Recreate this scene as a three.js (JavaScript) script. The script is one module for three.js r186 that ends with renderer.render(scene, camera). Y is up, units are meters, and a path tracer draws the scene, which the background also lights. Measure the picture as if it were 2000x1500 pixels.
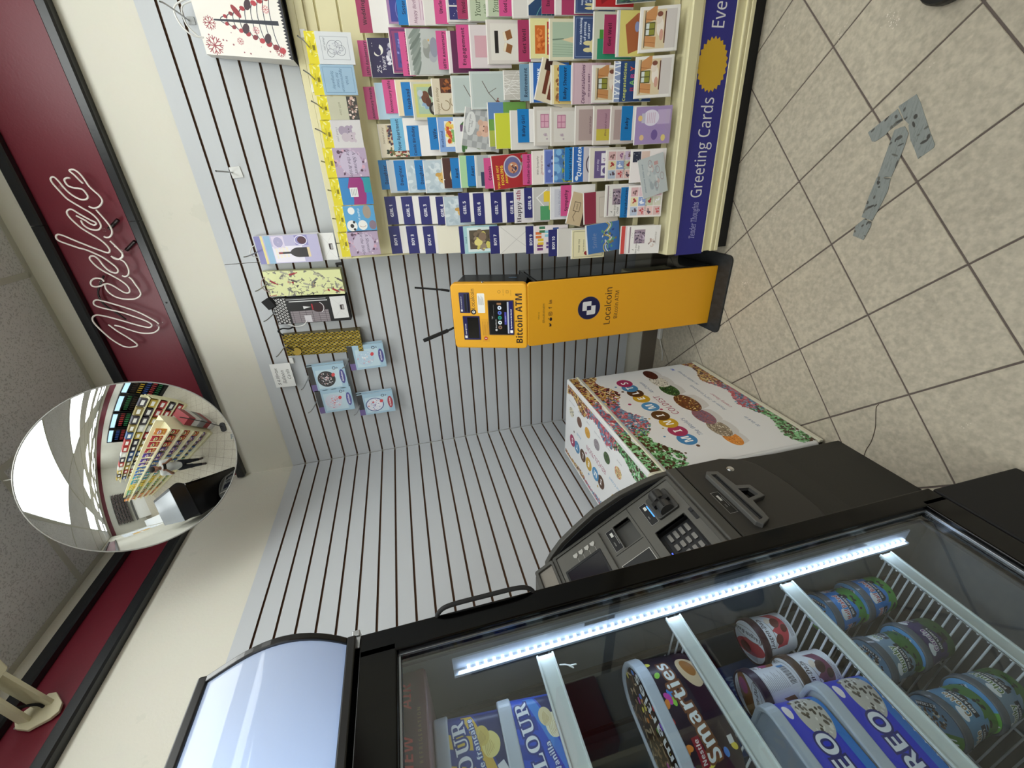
import * as THREE from 'three';
import { RoundedBoxGeometry } from 'three/addons/geometries/RoundedBoxGeometry.js';
import { mergeGeometries } from 'three/addons/utils/BufferGeometryUtils.js';
import { MarchingCubes } from 'three/addons/objects/MarchingCubes.js';
import { RectAreaLightUniformsLib } from 'three/addons/lights/RectAreaLightUniformsLib.js';

// ---------------------------------------------------------------- camera, light, exposure
const scene = new THREE.Scene();
const camera = new THREE.PerspectiveCamera((2 * Math.atan(750 / 803.498) * 180) / Math.PI, 4 / 3, 0.02, 60);
camera.position.set(1.55, 1.5793, 2.2926);
camera.rotation.order = 'YXZ';
camera.rotation.set(-0.212724, 0.486536, -0.145924 - Math.PI / 2);   // the phone was held sideways
const renderer = new THREE.WebGLRenderer();
renderer.toneMapping = THREE.LinearToneMapping;
renderer.toneMappingExposure = 0.97;
renderer.shadowMap.enabled = true;
scene.background = new THREE.Color(0.75, 0.88, 1.0);
scene.backgroundIntensity = 1.6;
scene.environmentIntensity = 1.6;
RectAreaLightUniformsLib.init();
const TROFFER = 5.2, TROFFER_COLOR = new THREE.Color(0.955, 1.0, 0.975);
const LED = 13, LED_COLOR = new THREE.Color(0.72, 0.84, 1.0);

// ---------------------------------------------------------------- helpers
let seed = 7;
const rnd = (a = 1, b) => { seed = (seed * 1664525 + 1013904223) >>> 0; const r = seed / 4294967296; return b === undefined ? r * a : a + r * (b - a); };
const used = new Map(), bases = new WeakMap();
function numbered(n) { const k = used.get(n) || 0; used.set(n, k + 1); return k ? n + '_' + String(k).padStart(3, '0') : n; }
const tag = (o, label, category, group) => { o.userData.label = label; if (category) o.userData.category = category; if (group) o.userData.group = group; return o; };
// a thing: a Group at its base; its parts are given in world coordinates unless local
function thing(name, label, category, pos = [0, 0, 0], group, local) {
  const o = new THREE.Group(); o.name = numbered(name); o.position.set(...pos); scene.add(o);
  tag(o, label, category, group);
  if (!local) bases.set(o, pos);
  return o;
}
function structure(name) { const o = new THREE.Group(); o.name = name; o.userData.kind = 'structure'; scene.add(o); return o; }
const flat = (g) => { const n = g.index ? g.toNonIndexed() : g; for (const k of Object.keys(n.attributes)) if (!['position', 'normal', 'uv', 'color'].includes(k)) n.deleteAttribute(k); return n; };
const join = (l) => (l.length === 1 ? l[0] : mergeGeometries(l.map(flat)));
function part(name, geo, material, parent = scene, label) {
  let g = Array.isArray(geo) ? join(geo) : geo;
  const b = bases.get(parent);
  if (b) g = g.clone().translate(-b[0], -b[1], -b[2]);
  const m = new THREE.Mesh(g, material);
  m.name = parent === scene ? numbered(name) : name; m.castShadow = m.receiveShadow = true;
  parent.add(m);
  if (b) bases.set(m, b);
  if (label) m.userData.label = label;
  return m;
}
function copy(root, name, pos, ry, label) { const c = root.clone(); c.name = numbered(name); c.position.set(...pos); if (ry !== undefined) c.rotation.y = ry; c.userData = { ...root.userData }; if (label) c.userData.label = label; scene.add(c); return c; }
const box = (x0, x1, y0, y1, z0, z1, r = 0) => (r ? new RoundedBoxGeometry(Math.abs(x1 - x0), Math.abs(y1 - y0), Math.abs(z1 - z0), 2, r) : new THREE.BoxGeometry(Math.abs(x1 - x0), Math.abs(y1 - y0), Math.abs(z1 - z0))).translate((x0 + x1) / 2, (y0 + y1) / 2, (z0 + z1) / 2);
const V = (x, y, z) => new THREE.Vector3(x, y, z);
const tube = (pts, r, seg = 24, rad = 8, closed = false, tension = 0.5) => new THREE.TubeGeometry(new THREE.CatmullRomCurve3(pts.map((p) => V(...p)), closed, 'catmullrom', tension), seg, r, rad, closed);
const rod = (a, b, r, rad = 8) => { const A = V(...a), B = V(...b), d = B.clone().sub(A); return new THREE.CylinderGeometry(r, r, d.length(), rad).applyQuaternion(new THREE.Quaternion().setFromUnitVectors(V(0, 1, 0), d.normalize())).translate((a[0] + b[0]) / 2, (a[1] + b[1]) / 2, (a[2] + b[2]) / 2); };
function shapeOf(pts, holes = []) { const s = new THREE.Shape(pts.map((p) => new THREE.Vector2(p[0], p[1]))); for (const h of holes) s.holes.push(new THREE.Path(h.map((p) => new THREE.Vector2(p[0], p[1])))); return s; }
const extrude = (s, depth, bevel = 0) => new THREE.ExtrudeGeometry(s, bevel ? { depth: depth - 2 * bevel, bevelEnabled: true, bevelSize: bevel, bevelThickness: bevel, bevelOffset: -bevel, bevelSegments: 2, curveSegments: 12 } : { depth, bevelEnabled: false, curveSegments: 12 }).translate(0, 0, bevel);
function rrect(w, h, r, cx = 0, cy = 0, n = 5) { const p = []; for (const [sx, sy, a] of [[1, 1, 0], [-1, 1, 90], [-1, -1, 180], [1, -1, 270]]) for (let i = 0; i <= n; i++) { const t = ((a + (90 * i) / n) * Math.PI) / 180; p.push([cx + sx * (w / 2 - r) + r * Math.cos(t), cy + sy * (h / 2 - r) + r * Math.sin(t)]); } return p; }
// uv in metres, laid on the face each triangle looks out of
function metres(g, ou = 0, ov = 0) {
  g = flat(g); const P = g.attributes.position, N = g.attributes.normal, uv = new Float32Array(P.count * 2);
  for (let i = 0; i < P.count; i++) {
    const nx = Math.abs(N.getX(i)), ny = Math.abs(N.getY(i)), nz = Math.abs(N.getZ(i)), x = P.getX(i), y = P.getY(i), z = P.getZ(i);
    const [u, v] = ny > nx && ny > nz ? [x, z] : nx > nz ? [z, y] : [x, y];
    uv[2 * i] = u + ou; uv[2 * i + 1] = v + ov;
  }
  g.setAttribute('uv', new THREE.BufferAttribute(uv, 2)); return g;
}
// a sheet whose picture shows on its +z side
const sheet = (w, h) => new THREE.PlaneGeometry(w, h);

// ---------------------------------------------------------------- materials
const C = (hex) => new THREE.Color(hex);
const mat = (color, roughness = 0.6, o = {}) => new THREE.MeshPhysicalMaterial({ color: typeof color === 'string' ? C(color) : color, roughness, ...o });
function canvas(w, h, draw, o = {}) {
  const c = document.createElement('canvas'); c.width = w; c.height = h; const g = c.getContext('2d');
  g.fillStyle = o.bg || '#fff'; g.fillRect(0, 0, w, h); draw(g, w, h);
  const t = new THREE.CanvasTexture(c); t.colorSpace = THREE.SRGBColorSpace; t.anisotropy = 8; return t;
}
const print = (w, h, draw, rough = 0.45, o = {}) => new THREE.MeshPhysicalMaterial({ map: canvas(w, h, draw, o), roughness: rough, ...(o.m || {}) });
// value noise on a torus
function noise(n, cells, octaves = 4, s = 1) {
  let q = s * 7919; const r = () => { q = (q * 1664525 + 1013904223) >>> 0; return q / 4294967296; };
  const out = new Float32Array(n * n); let amp = 1, tot = 0;
  for (let o = 0, c = cells; o < octaves; o++, c *= 2, amp *= 0.55) {
    const gr = new Float32Array(c * c).map(r); tot += amp;
    for (let y = 0; y < n; y++) for (let x = 0; x < n; x++) {
      const fx = (x / n) * c, fy = (y / n) * c, ix = Math.floor(fx), iy = Math.floor(fy), u = fx - ix, v = fy - iy, a = u * u * (3 - 2 * u), b = v * v * (3 - 2 * v), jx = (ix + 1) % c, jy = (iy + 1) % c;
      out[y * n + x] += amp * ((gr[iy * c + ix] * (1 - a) + gr[iy * c + jx] * a) * (1 - b) + (gr[jy * c + ix] * (1 - a) + gr[jy * c + jx] * a) * b);
    }
  }
  return out.map((v) => v / tot);
}
function tex(n, fn, srgb, rep) {   // fn(i, x, y) -> [r, g, b] in 0..1
  const d = new Uint8Array(n * n * 4);
  for (let i = 0; i < n * n; i++) { const c = fn(i, i % n, (i / n) | 0); for (let k = 0; k < 3; k++) d[4 * i + k] = Math.max(0, Math.min(255, 255 * c[k])); d[4 * i + 3] = 255; }
  const t = new THREE.DataTexture(d, n, n); t.wrapS = t.wrapT = THREE.RepeatWrapping; t.magFilter = THREE.LinearFilter; t.minFilter = THREE.LinearMipmapLinearFilter; t.generateMipmaps = true;
  if (srgb) t.colorSpace = THREE.SRGBColorSpace; if (rep) t.repeat.set(rep, rep); t.needsUpdate = true; return t;
}
const n1 = noise(512, 4, 7, 1), n2 = noise(512, 48, 3, 2), n3 = noise(512, 10, 6, 3), n4 = noise(512, 110, 2, 4);
const grey = (v) => [v, v, v];
const bumpFine = tex(512, (i) => grey(0.6 * n2[i] + 0.4 * n1[i]), false, 2);
const K = {
  white: mat('#e8e8e6', 0.5), cream: mat('#e3dcb4', 0.45), black: mat('#0d0d0e', 0.35), blackGloss: mat('#030303', 0.12, { specularIntensity: 0.45 }), blackMatte: mat('#151517', 0.75),
  steel: mat('#b9bcc0', 0.3, { metalness: 1 }), chrome: mat('#d8dadd', 0.12, { metalness: 1 }), gray: mat('#55544f', 0.55), grayDark: mat('#2c2b29', 0.5), paper: mat('#efeeea', 0.7),
  clear: new THREE.MeshPhysicalMaterial({ color: '#ffffff', transmission: 1, thickness: 0, roughness: 0.04, ior: 1.45 }),
  mdf: mat('#634733', 0.88),
};
const CARDS = [
['tag',1.271,1.630,0.131,["navy", "BOY 1"],0,0.165,'navy divider tag reading BOY 1 at the top of the outer rack column'],
['tag',1.268,1.549,0.131,["navy", "BOY 3"],0,0.165,'navy tag reading BOY 3, second down the outer rack column'],
['tag',1.264,1.472,0.131,["navy", "BOY 4"],0,0.165,'navy tag reading BOY 4 directly above the blank cream card'],
['card',1.262,1.408,0.131,'cream',0,0.165,'blank cream card below the BOY 4 tag'],
['tag',1.257,1.306,0.131,["navy", ""],0,0.165,'navy edge of a divider tag behind the teal animal photo card'],
['card',1.256,1.286,0.131,'friend',0,0.165,'teal bordered card with a puppy and kitten picture beside the BOY 7 tag'],
['tag',1.251,1.165,0.131,["navy", "BOY 7"],0,0.165,'navy tag reading BOY 7 under the teal bordered animal card'],
['card',1.249,1.117,0.131,'envelope',0,0.165,'white envelope with creased flap below the BOY 7 tag'],
['tag',1.244,0.999,0.131,["navy", "BOY 9"],0,0.165,'navy tag reading BOY 9 below the creased white envelope'],
['card',1.242,0.958,0.131,'presents',0,0.165,'card with coloured present boxes between the BOY 9 and BOY 10 tags'],
['tag',1.226,0.894,0.127,["navy", "BOY 10"],0,0.165,'navy divider tag reading BOY 10 sticking out of its pocket'],
['card',1.224,0.849,0.132,'plaingray',0,0.165,'blank grey card front below the BOY 10 tag'],
['card',1.214,0.785,0.137,'thanks',0,0.165,'cream card with a red flower and small printed thanks in the outer column'],
['card',1.231,0.716,0.138,'smile',6,0.165,'blue card with curling yellow and white ribbons tilted in its pocket'],
['card',1.225,0.558,0.131,'redpack',0,0.165,'card pack with a red top edge behind the grandchild card'],
['card',1.224,0.527,0.131,'newgrand',0,0.150,'white card with a mauve floral square and script in the bottom outer pocket'],
['tag',1.402,1.628,0.126,["navy", "GIRL 1"],0,0.165,'topmost navy tag of the second column, reading GIRL 1'],
['tag',1.399,1.553,0.126,["navy", "GIRL 2"],0,0.165,'navy tag reading GIRL 2, second from the top of its column'],
['tag',1.396,1.474,0.126,["navy", "GIRL 3"],0,0.165,'navy tag reading GIRL 3, third from the top of its column'],
['tag',1.392,1.398,0.126,["navy", "GIRL 4"],0,0.165,'navy tag reading GIRL 4 directly above the pale puppy card'],
['card',1.388,1.361,0.130,'puppy',0,0.165,'pale blue card with a golden puppy between the GIRL 4 and GIRL 5 tags'],
['tag',1.400,1.295,0.132,["navy", "GIRL 5"],0,0.165,'darkest navy tag, reading GIRL 5, directly below a puppy card'],
['tag',1.392,1.230,0.139,["navy", "GIRL 6"],0,0.165,'navy tag reading GIRL 6, one below the darkest navy tag'],
['tag',1.394,1.151,0.136,["navy", "GIRL 7"],0,0.165,'navy tag reading GIRL 7 beside the creased white envelope'],
['tag',1.392,1.082,0.134,["navy", "GIRL 8"],0,0.165,'navy tag reading GIRL 8 directly above the Happy 4th card'],
['card',1.396,1.043,0.151,'happy4',0,0.165,'white card printed Happy 4th above the GIRL 9 tag'],
['tag',1.408,1.001,0.133,["navy", "GIRL 9"],0,0.165,'lowest navy tag of the second column, reading GIRL 9'],
['card',1.401,0.960,0.146,'greenyellow',0,0.165,'grey card with green and yellow squares below the GIRL 9 tag'],
['card',1.401,0.882,0.144,'silver',0,0.165,'silvery birthday card just above the Sympathy tag'],
['tag',1.410,0.838,0.135,["pink", "Sympathy"],0,0.165,'pink divider tag reading Sympathy in the second column'],
['card',1.380,0.797,0.145,'chocopink',-14,0.165,'brown and beige card with a gift tag drawing tilted in its pocket'],
['card',1.371,0.732,0.141,'wine',3,0.165,'card with a wine red top half and cream lower half'],
['card',1.401,0.637,0.141,'newgrand',0,0.165,'white grandchild card with a mauve bar above the Congratulations tag'],
['tag',1.391,0.571,0.133,["blue", "Congratulations"],0,0.165,'blue divider tag reading Congratulations in the second column'],
['card',1.393,0.534,0.139,'grid9',0,0.150,'baby card with a grid of pastel picture squares in the second column bottom pocket'],
['tag',1.552,1.630,0.124,["blue", "Daughter"],0,0.165,'topmost blue divider tag reading Daughter in the third column'],
['card',1.543,1.591,0.136,'grayblue',0,0.165,'pale grey card between the two upper Daughter tags'],
['tag',1.546,1.563,0.128,["blue", "Daughter"],0,0.165,'blue divider tag reading Daughter, second from the top of its column'],
['card',1.540,1.510,0.137,'puppy',0,0.165,'pale blue puppy card half hidden by the third Daughter tag'],
['tag',1.545,1.473,0.124,["blue", "Daughter"],0,0.165,'blue divider tag reading Daughter, third from the top of its column'],
['card',1.536,1.433,0.137,'puppy',0,0.165,'shrink wrapped pale blue card with a golden puppy below the third Daughter tag'],
['card',1.547,1.351,0.127,'moon',0,0.165,'brown card with a cream moon and stars above the upper Aunt tag'],
['tag',1.545,1.317,0.126,["blue", "Aunt"],0,0.165,'upper blue divider tag reading Aunt'],
['card',1.549,1.276,0.134,'green',0,0.165,'mint and green card between the two Aunt tags'],
['tag',1.551,1.247,0.127,["blue", "Aunt"],0,0.165,'lower blue divider tag reading Aunt'],
['card',1.547,1.207,0.135,'navywhite',0,0.165,'grey and navy card above the Cousin tag'],
['tag',1.538,1.172,0.128,["pink", "Cousin"],0,0.165,'pink divider tag reading Cousin'],
['card',1.537,1.134,0.142,'fool',4,0.165,'red card with yellow capitals and a round glass picture'],
['tag',1.546,1.004,0.127,["pink", "Brother-in-Law"],0,0.165,'pink divider tag reading Brother-in-Law'],
['card',1.551,0.961,0.139,'rose',0,0.165,'white card with a red rose leaf below the Brother-in-Law tag'],
['card',1.553,0.910,0.141,'bluesketch',0,0.165,'blue card with a sketched skyline in the third column'],
['card',1.555,0.868,0.138,'landscape',0,0.165,'blue and yellow landscape birthday card above the Special Friend tag'],
['tag',1.560,0.822,0.136,["blue", "Special Friend"],0,0.165,'blue divider tag reading Special Friend'],
['card',1.556,0.784,0.144,'qualatex',0,0.165,'card pack with a bright blue header of bold white lettering'],
['card',1.552,0.713,0.138,'hearts',0,0.165,'cream card with purple squares and hearts in the third column'],
['card',1.547,0.642,0.126,'grid9',0,0.165,'baby card with a grid of pastel picture squares in the third column'],
['card',1.538,0.536,0.135,'starcard',0,0.150,'card with a night sky square and pink picture squares in the third column bottom'],
['card',1.685,1.607,0.132,'xmas',0,0.165,'beige card with a Christmas tree and sleigh beside the New Apartment tag'],
['tag',1.706,1.551,0.127,["ltblue", "New Apartment"],0,0.165,'pale blue divider tag reading New Apartment'],
['tag',1.679,1.487,0.122,["blue", "Comic Birthday"],0,0.165,'blue divider tag reading Comic Birthday'],
['tag',1.703,1.395,0.127,["blue", "Wife"],0,0.165,'blue divider tag reading Wife'],
['card',1.697,1.354,0.135,'husband',0,0.165,'blue framed card with an orange and green landscape below the Wife tag'],
['card',1.693,1.285,0.137,'leaf',0,0.165,'white card with green leaves and dark berries beside the tilted grey card'],
['card',1.726,1.245,0.149,'checker',-12,0.165,'grey checkered card with a pink animal and speech balloon leaning out of its pocket'],
['card',1.725,1.140,0.170,'greenpuzzle',0,0.165,'green and yellow puzzle card in the fourth column'],
['card',1.700,1.113,0.138,'limepuzzle',0,0.165,'lime yellow puzzle card in front of the green puzzle card'],
['card',1.700,1.048,0.153,'plaingray',0,0.165,'stack of white cards behind the Baby Girl tag'],
['tag',1.715,1.020,0.129,["blue", "Baby Girl"],0,0.165,'blue divider tag reading Baby Girl'],
['card',1.710,0.949,0.150,'pinkpkg',0,0.165,'grey card with a pink parcel drawing just below the Baby Girl tag'],
['card',1.705,0.879,0.146,'pinkpkg',0,0.165,'grey card with a pink parcel drawing, the lower of two alike'],
['card',1.706,0.778,0.150,'mauve',0,0.165,'dusty mauve photo card in a clear sleeve'],
['card',1.702,0.702,0.148,'yellowpurple',0,0.165,'card fading from yellow to purple in a clear sleeve'],
['card',1.701,0.631,0.144,'mauve',0,0.165,'beige and pink card above the Baby tag'],
['tag',1.705,0.589,0.132,["blue", "Baby"],0,0.165,'blue divider tag reading Baby'],
['card',1.692,0.529,0.144,'bottle',0,0.150,'lilac card with a big baby bottle and stars in the bottom pocket'],
['tag',1.826,1.643,0.122,["pink", "Anniversary Parents"],0,0.165,'pink divider tag reading Anniversary Parents'],
['card',1.831,1.595,0.136,'skyplain',0,0.165,'plain sky blue card between the Anniversary Parents and Anniversary Wife tags'],
['tag',1.846,1.563,0.124,["pink", "Anniversary Wife"],0,0.165,'pink divider tag reading Anniversary Wife'],
['card',1.839,1.509,0.133,'creamswirl',0,0.165,'cream swirl card above the Husband tag'],
['tag',1.834,1.488,0.124,["blue", "Husband"],0,0.165,'blue divider tag reading Husband'],
['card',1.825,1.447,0.141,'bike',0,0.165,'yellow green card with a brown motorbike picture'],
['card',1.837,1.361,0.131,'scroll',0,0.165,'cream card with brown scrollwork and a dark photo square'],
['card',1.841,1.281,0.136,'paleblue',0,0.165,'pale grey green card with a thin branch, smaller of two alike'],
['card',1.851,1.205,0.137,'paleblue',0,0.165,'large pale grey green card with a thin branch in a wrinkled clear wrapper'],
['card',1.864,1.069,0.106,'wrap',0,0.165,'clear crinkled wrapper over a grey card above the Retirement tag'],
['tag',1.869,1.006,0.132,["grayblue", "Retirement"],0,0.165,'grey blue divider tag reading Retirement'],
['card',1.867,0.963,0.143,'bluecard',0,0.165,'bright blue card behind the tilted chocolate card'],
['card',1.881,0.928,0.154,'choc',-15,0.165,'cream card with brown chocolate squares tilted out of its pocket'],
['card',1.856,0.878,0.140,'tan',0,0.165,'tan and yellow card above the Baby Shower tag'],
['tag',1.860,0.848,0.129,["blue", "Baby Shower"],0,0.165,'blue divider tag reading Baby Shower'],
['card',1.856,0.794,0.148,'congratpink',0,0.165,'pink card with a hand lettered congratulations'],
['card',1.851,0.712,0.134,'curtain',0,0.165,'white framed card with a dog behind orange curtains, uppermost of four alike'],
['card',1.855,0.625,0.145,'congratblue',0,0.165,'dark blue card with bright congratulations lettering and a silver zebra edge'],
['card',1.864,0.542,0.147,'curtain',0,0.150,'white framed curtain card in the bottom pocket beside the lilac bottle card'],
['tag',1.980,1.637,0.125,["pink", "25TH Anniversary"],0,0.165,'pink divider tag reading 25TH Anniversary'],
['card',1.981,1.597,0.136,'night25',0,0.165,'midnight blue card with a crescent moon and 25 Years in script'],
['card',2.001,1.508,0.155,'magenta',0,0.165,'magenta card with a blue photo strip below the moon card'],
['tag',1.987,1.472,0.151,["pink", "50TH Anniversary"],0,0.165,'pink divider tag partly hidden by the grey feather card'],
['card',1.993,1.442,0.158,'feather',0,0.165,'large grey card with feathery leaves and two pale birds'],
['tag',1.993,1.327,0.132,["pink", "60TH Anniversary"],0,0.165,'pink divider tag reading 60TH Anniversary'],
['card',1.985,1.283,0.144,'darkmag',0,0.165,'dark purple card behind the Engagement tag'],
['tag',2.001,1.247,0.147,["pink", "Engagement"],0,0.165,'pink divider tag reading Engagement under a torn clear wrapper'],
['card',1.999,1.193,0.146,'pinkwed',0,0.165,'pale pink card with a rose square in the sixth column'],
['card',2.011,1.127,0.148,'popcorn',0,0.165,'white card with two brown boxes under a black caption strip'],
['tag',2.008,1.008,0.140,["crim", "Get Well"],0,0.165,'upper crimson divider tag reading Get Well'],
['card',2.014,0.960,0.134,'orange',0,0.165,'yellow card with an orange block and red lettering'],
['card',2.007,0.884,0.139,'curtaingreen',0,0.165,'card with pale green curtains parted over cream'],
['card',2.009,0.789,0.141,'bunny',0,0.165,'dark blue card with a cream rabbit and small white lettering'],
['card',2.012,0.714,0.158,'greencard',0,0.165,'green and teal card above the lower Get Well tag'],
['tag',2.014,0.676,0.130,["crim", "Get Well"],0,0.165,'lower crimson divider tag reading Get Well'],
['card',2.014,0.623,0.153,'cake',0,0.165,'yellow card with a brown cake slice at an angle'],
['card',2.020,0.537,0.149,'curtain',0,0.150,'white framed curtain card in the bottom pocket of the sixth column'],
['tag',2.128,1.620,0.134,["crim", "Wedding"],0,0.165,'uppermost crimson divider tag reading Wedding'],
['card',2.145,1.503,0.121,'bluepurp',0,0.165,'indigo card with purple border beside the Sister tag'],
['tag',2.135,1.465,0.112,["blue", "Sister"],0,0.165,'blue divider tag reading Sister at the edge of the picture'],
['card',2.133,1.424,0.112,'pinkhappy',0,0.165,'pale pink card with Happy Birthday script in the seventh column'],
['card',2.130,1.362,0.112,'plaingray',0,0.165,'stack of off white cards above the Uncle tag'],
['tag',2.130,1.323,0.109,["pink", "Uncle"],0,0.165,'pink divider tag reading Uncle'],
['card',2.131,1.274,0.102,'squares',0,0.165,'dark blue card of star filled squares in the seventh column'],
['tag',2.134,1.236,0.093,["crim", "Wedding"],0,0.165,'crimson divider tag reading Wedding beside the pale green cards'],
['card',2.129,1.192,0.099,'yours',0,0.165,'pale green card with dark script at the right edge, upper of two alike'],
['card',2.133,1.123,0.085,'yours',0,0.165,'pale green card with dark script at the right edge, lower of two alike'],
['tag',2.131,1.077,0.085,["pink", "Good Luck"],0,0.165,'pink divider tag reading Good Luck at the edge of the picture'],
['card',2.126,1.023,0.090,'plaingray',0,0.165,'blank white card below the Good Luck tag'],
['card',2.127,0.965,0.082,'teal',0,0.165,'navy card with thin teal curves and a white corner'],
['tag',2.127,0.915,0.077,["crim", "Exam"],0,0.165,'crimson divider tag reading Exam at the edge of the picture'],
['card',2.123,0.862,0.080,'plaincrim',0,0.165,'white card with a crimson block below the Exam tag'],
['card',2.122,0.787,0.074,'bunny',0,0.165,'slate blue card with cream shapes above the red cards'],
['card',2.125,0.718,0.062,'redcard',0,0.165,'bright red card in the bottom right of the rack'],
['card',2.129,0.632,0.046,'darkgreen',0,0.150,'dark green and blue card in the bottom pocket at the picture edge'],
['card',1.480,0.507,0.167,'palebaby',15,0.120,'pale tilted baby card with faint toys lying loose in front of the lower pockets'],
];
// bent tube centre lines on the frieze, metres along the wall and up
const NEON = [
[[0.978,2.954],[0.943,2.932],[0.904,2.901],[0.875,2.882],[0.863,2.883],[0.859,2.898],[0.860,2.921],[0.872,2.943],[0.907,2.970],[0.958,2.994],[0.994,3.005],[1.014,3.002],[1.025,2.989],[1.025,2.970],[1.008,2.929],[0.983,2.881],[0.961,2.840],[0.946,2.805],[0.950,2.790],[0.962,2.787],[0.980,2.804],[1.003,2.839],[1.026,2.876],[1.045,2.919],[1.060,2.952],[1.072,2.968],[1.085,2.968],[1.094,2.957],[1.092,2.942],[1.073,2.902],[1.048,2.856],[1.021,2.814],[0.991,2.782],[0.970,2.763],[0.958,2.757]],
[[0.946,2.760],[0.931,2.769],[0.919,2.791],[0.918,2.818],[0.925,2.848],[0.945,2.885],[0.962,2.910],[0.972,2.932]],
[[1.172,2.891],[1.182,2.894],[1.187,2.902],[1.189,2.918],[1.182,2.934],[1.170,2.943],[1.157,2.942],[1.152,2.928],[1.155,2.910],[1.161,2.894],[1.161,2.880],[1.149,2.863],[1.129,2.846],[1.116,2.832],[1.116,2.817],[1.129,2.810],[1.149,2.813],[1.173,2.829],[1.196,2.852],[1.218,2.876],[1.241,2.893],[1.264,2.902],[1.276,2.902],[1.283,2.894],[1.281,2.882],[1.266,2.872],[1.242,2.866],[1.220,2.856],[1.208,2.842],[1.206,2.829],[1.215,2.820],[1.230,2.822],[1.251,2.835],[1.274,2.853],[1.292,2.875],[1.310,2.901],[1.319,2.923],[1.331,2.944]],
[[1.158,2.894],[1.140,2.897],[1.120,2.891],[1.100,2.874],[1.088,2.846],[1.085,2.810],[1.093,2.787],[1.106,2.775],[1.126,2.774],[1.149,2.779],[1.172,2.784],[1.184,2.791]],
[[1.192,2.814],[1.187,2.806],[1.192,2.792],[1.207,2.782],[1.226,2.779],[1.248,2.782],[1.261,2.793]],
[[1.276,2.820],[1.266,2.813],[1.263,2.798],[1.273,2.782],[1.288,2.776],[1.303,2.782],[1.319,2.792]],
[[1.319,2.923],[1.336,2.954],[1.351,2.978],[1.363,2.984],[1.374,2.979],[1.377,2.969],[1.369,2.952],[1.349,2.923],[1.325,2.886],[1.305,2.853],[1.293,2.831],[1.295,2.821],[1.307,2.816],[1.329,2.822],[1.353,2.838],[1.375,2.860],[1.398,2.881],[1.426,2.897],[1.448,2.905],[1.462,2.903],[1.470,2.893],[1.469,2.881],[1.455,2.867],[1.440,2.851],[1.425,2.834],[1.417,2.822],[1.410,2.822],[1.406,2.832],[1.414,2.844],[1.426,2.854],[1.435,2.865],[1.446,2.878]],
[[1.427,2.869],[1.410,2.868],[1.395,2.857],[1.387,2.840],[1.387,2.824],[1.398,2.810],[1.415,2.807],[1.435,2.812],[1.454,2.824],[1.473,2.844],[1.493,2.865],[1.512,2.882],[1.540,2.894],[1.567,2.904],[1.582,2.905],[1.590,2.898],[1.589,2.889],[1.574,2.881],[1.552,2.874],[1.531,2.864],[1.514,2.849],[1.505,2.833],[1.506,2.817],[1.515,2.807],[1.529,2.808],[1.542,2.814],[1.547,2.827],[1.550,2.843],[1.558,2.857],[1.573,2.861],[1.582,2.858],[1.586,2.849],[1.585,2.838]],
[[1.564,2.803],[1.576,2.810],[1.595,2.819],[1.608,2.828],[1.613,2.828],[1.615,2.815],[1.607,2.804],[1.592,2.796],[1.573,2.791],[1.554,2.787],[1.535,2.777],[1.519,2.767],[1.502,2.763],[1.489,2.769],[1.476,2.785],[1.471,2.802],[1.474,2.813],[1.479,2.819]],
[[1.465,2.799],[1.443,2.791],[1.416,2.781],[1.393,2.776],[1.373,2.779],[1.358,2.792],[1.354,2.806],[1.359,2.815]],
[[1.340,2.800],[1.324,2.792],[1.302,2.782],[1.283,2.776],[1.271,2.781],[1.263,2.798],[1.269,2.812],[1.277,2.822]],
].map((s) => s.map((p) => [p[0], p[1], 0.04]));
const NEON_POSTS = [[0.953,2.759,0],[1.098,2.931,0],[1.170,2.899,0],[1.216,2.844,0],[1.386,2.799,1],[1.295,2.771,1],[1.553,2.879,0]];
const NEON_BACK = [[1.194,2.894],[1.158,2.922],[1.127,2.943],[1.098,2.950],[1.063,2.942],[1.026,2.914],[0.988,2.889]];
// outlines of the tape strips and of a thread, metres on the floor
const TAPE = [[[1.724, 1.139], [1.699, 1.16], [1.66, 1.187], [1.643, 1.15], [1.661, 1.127], [1.698, 1.097]], [[1.661, 1.187], [1.619, 1.216], [1.586, 1.241], [1.577, 1.242], [1.548, 1.21], [1.574, 1.191], [1.602, 1.168], [1.643, 1.147]], [[1.691, 1.098], [1.658, 1.126], [1.632, 1.092], [1.623, 1.088], [1.604, 1.06], [1.605, 1.049], [1.633, 1.025]], [[1.633, 1.11], [1.639, 1.126], [1.641, 1.138], [1.621, 1.156], [1.588, 1.158], [1.546, 1.156], [1.499, 1.15], [1.495, 1.106], [1.56, 1.108]], [[1.497, 1.105], [1.495, 1.15], [1.457, 1.155], [1.413, 1.148], [1.364, 1.138], [1.373, 1.098], [1.442, 1.1]], [[1.367, 1.108], [1.361, 1.137], [1.347, 1.14], [1.318, 1.135], [1.3, 1.131], [1.31, 1.089], [1.342, 1.088]]];
const THREAD = [[0.768, 1.379], [0.752, 1.376], [0.717, 1.387], [0.679, 1.399], [0.625, 1.405], [0.585, 1.401], [0.554, 1.403]];
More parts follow.
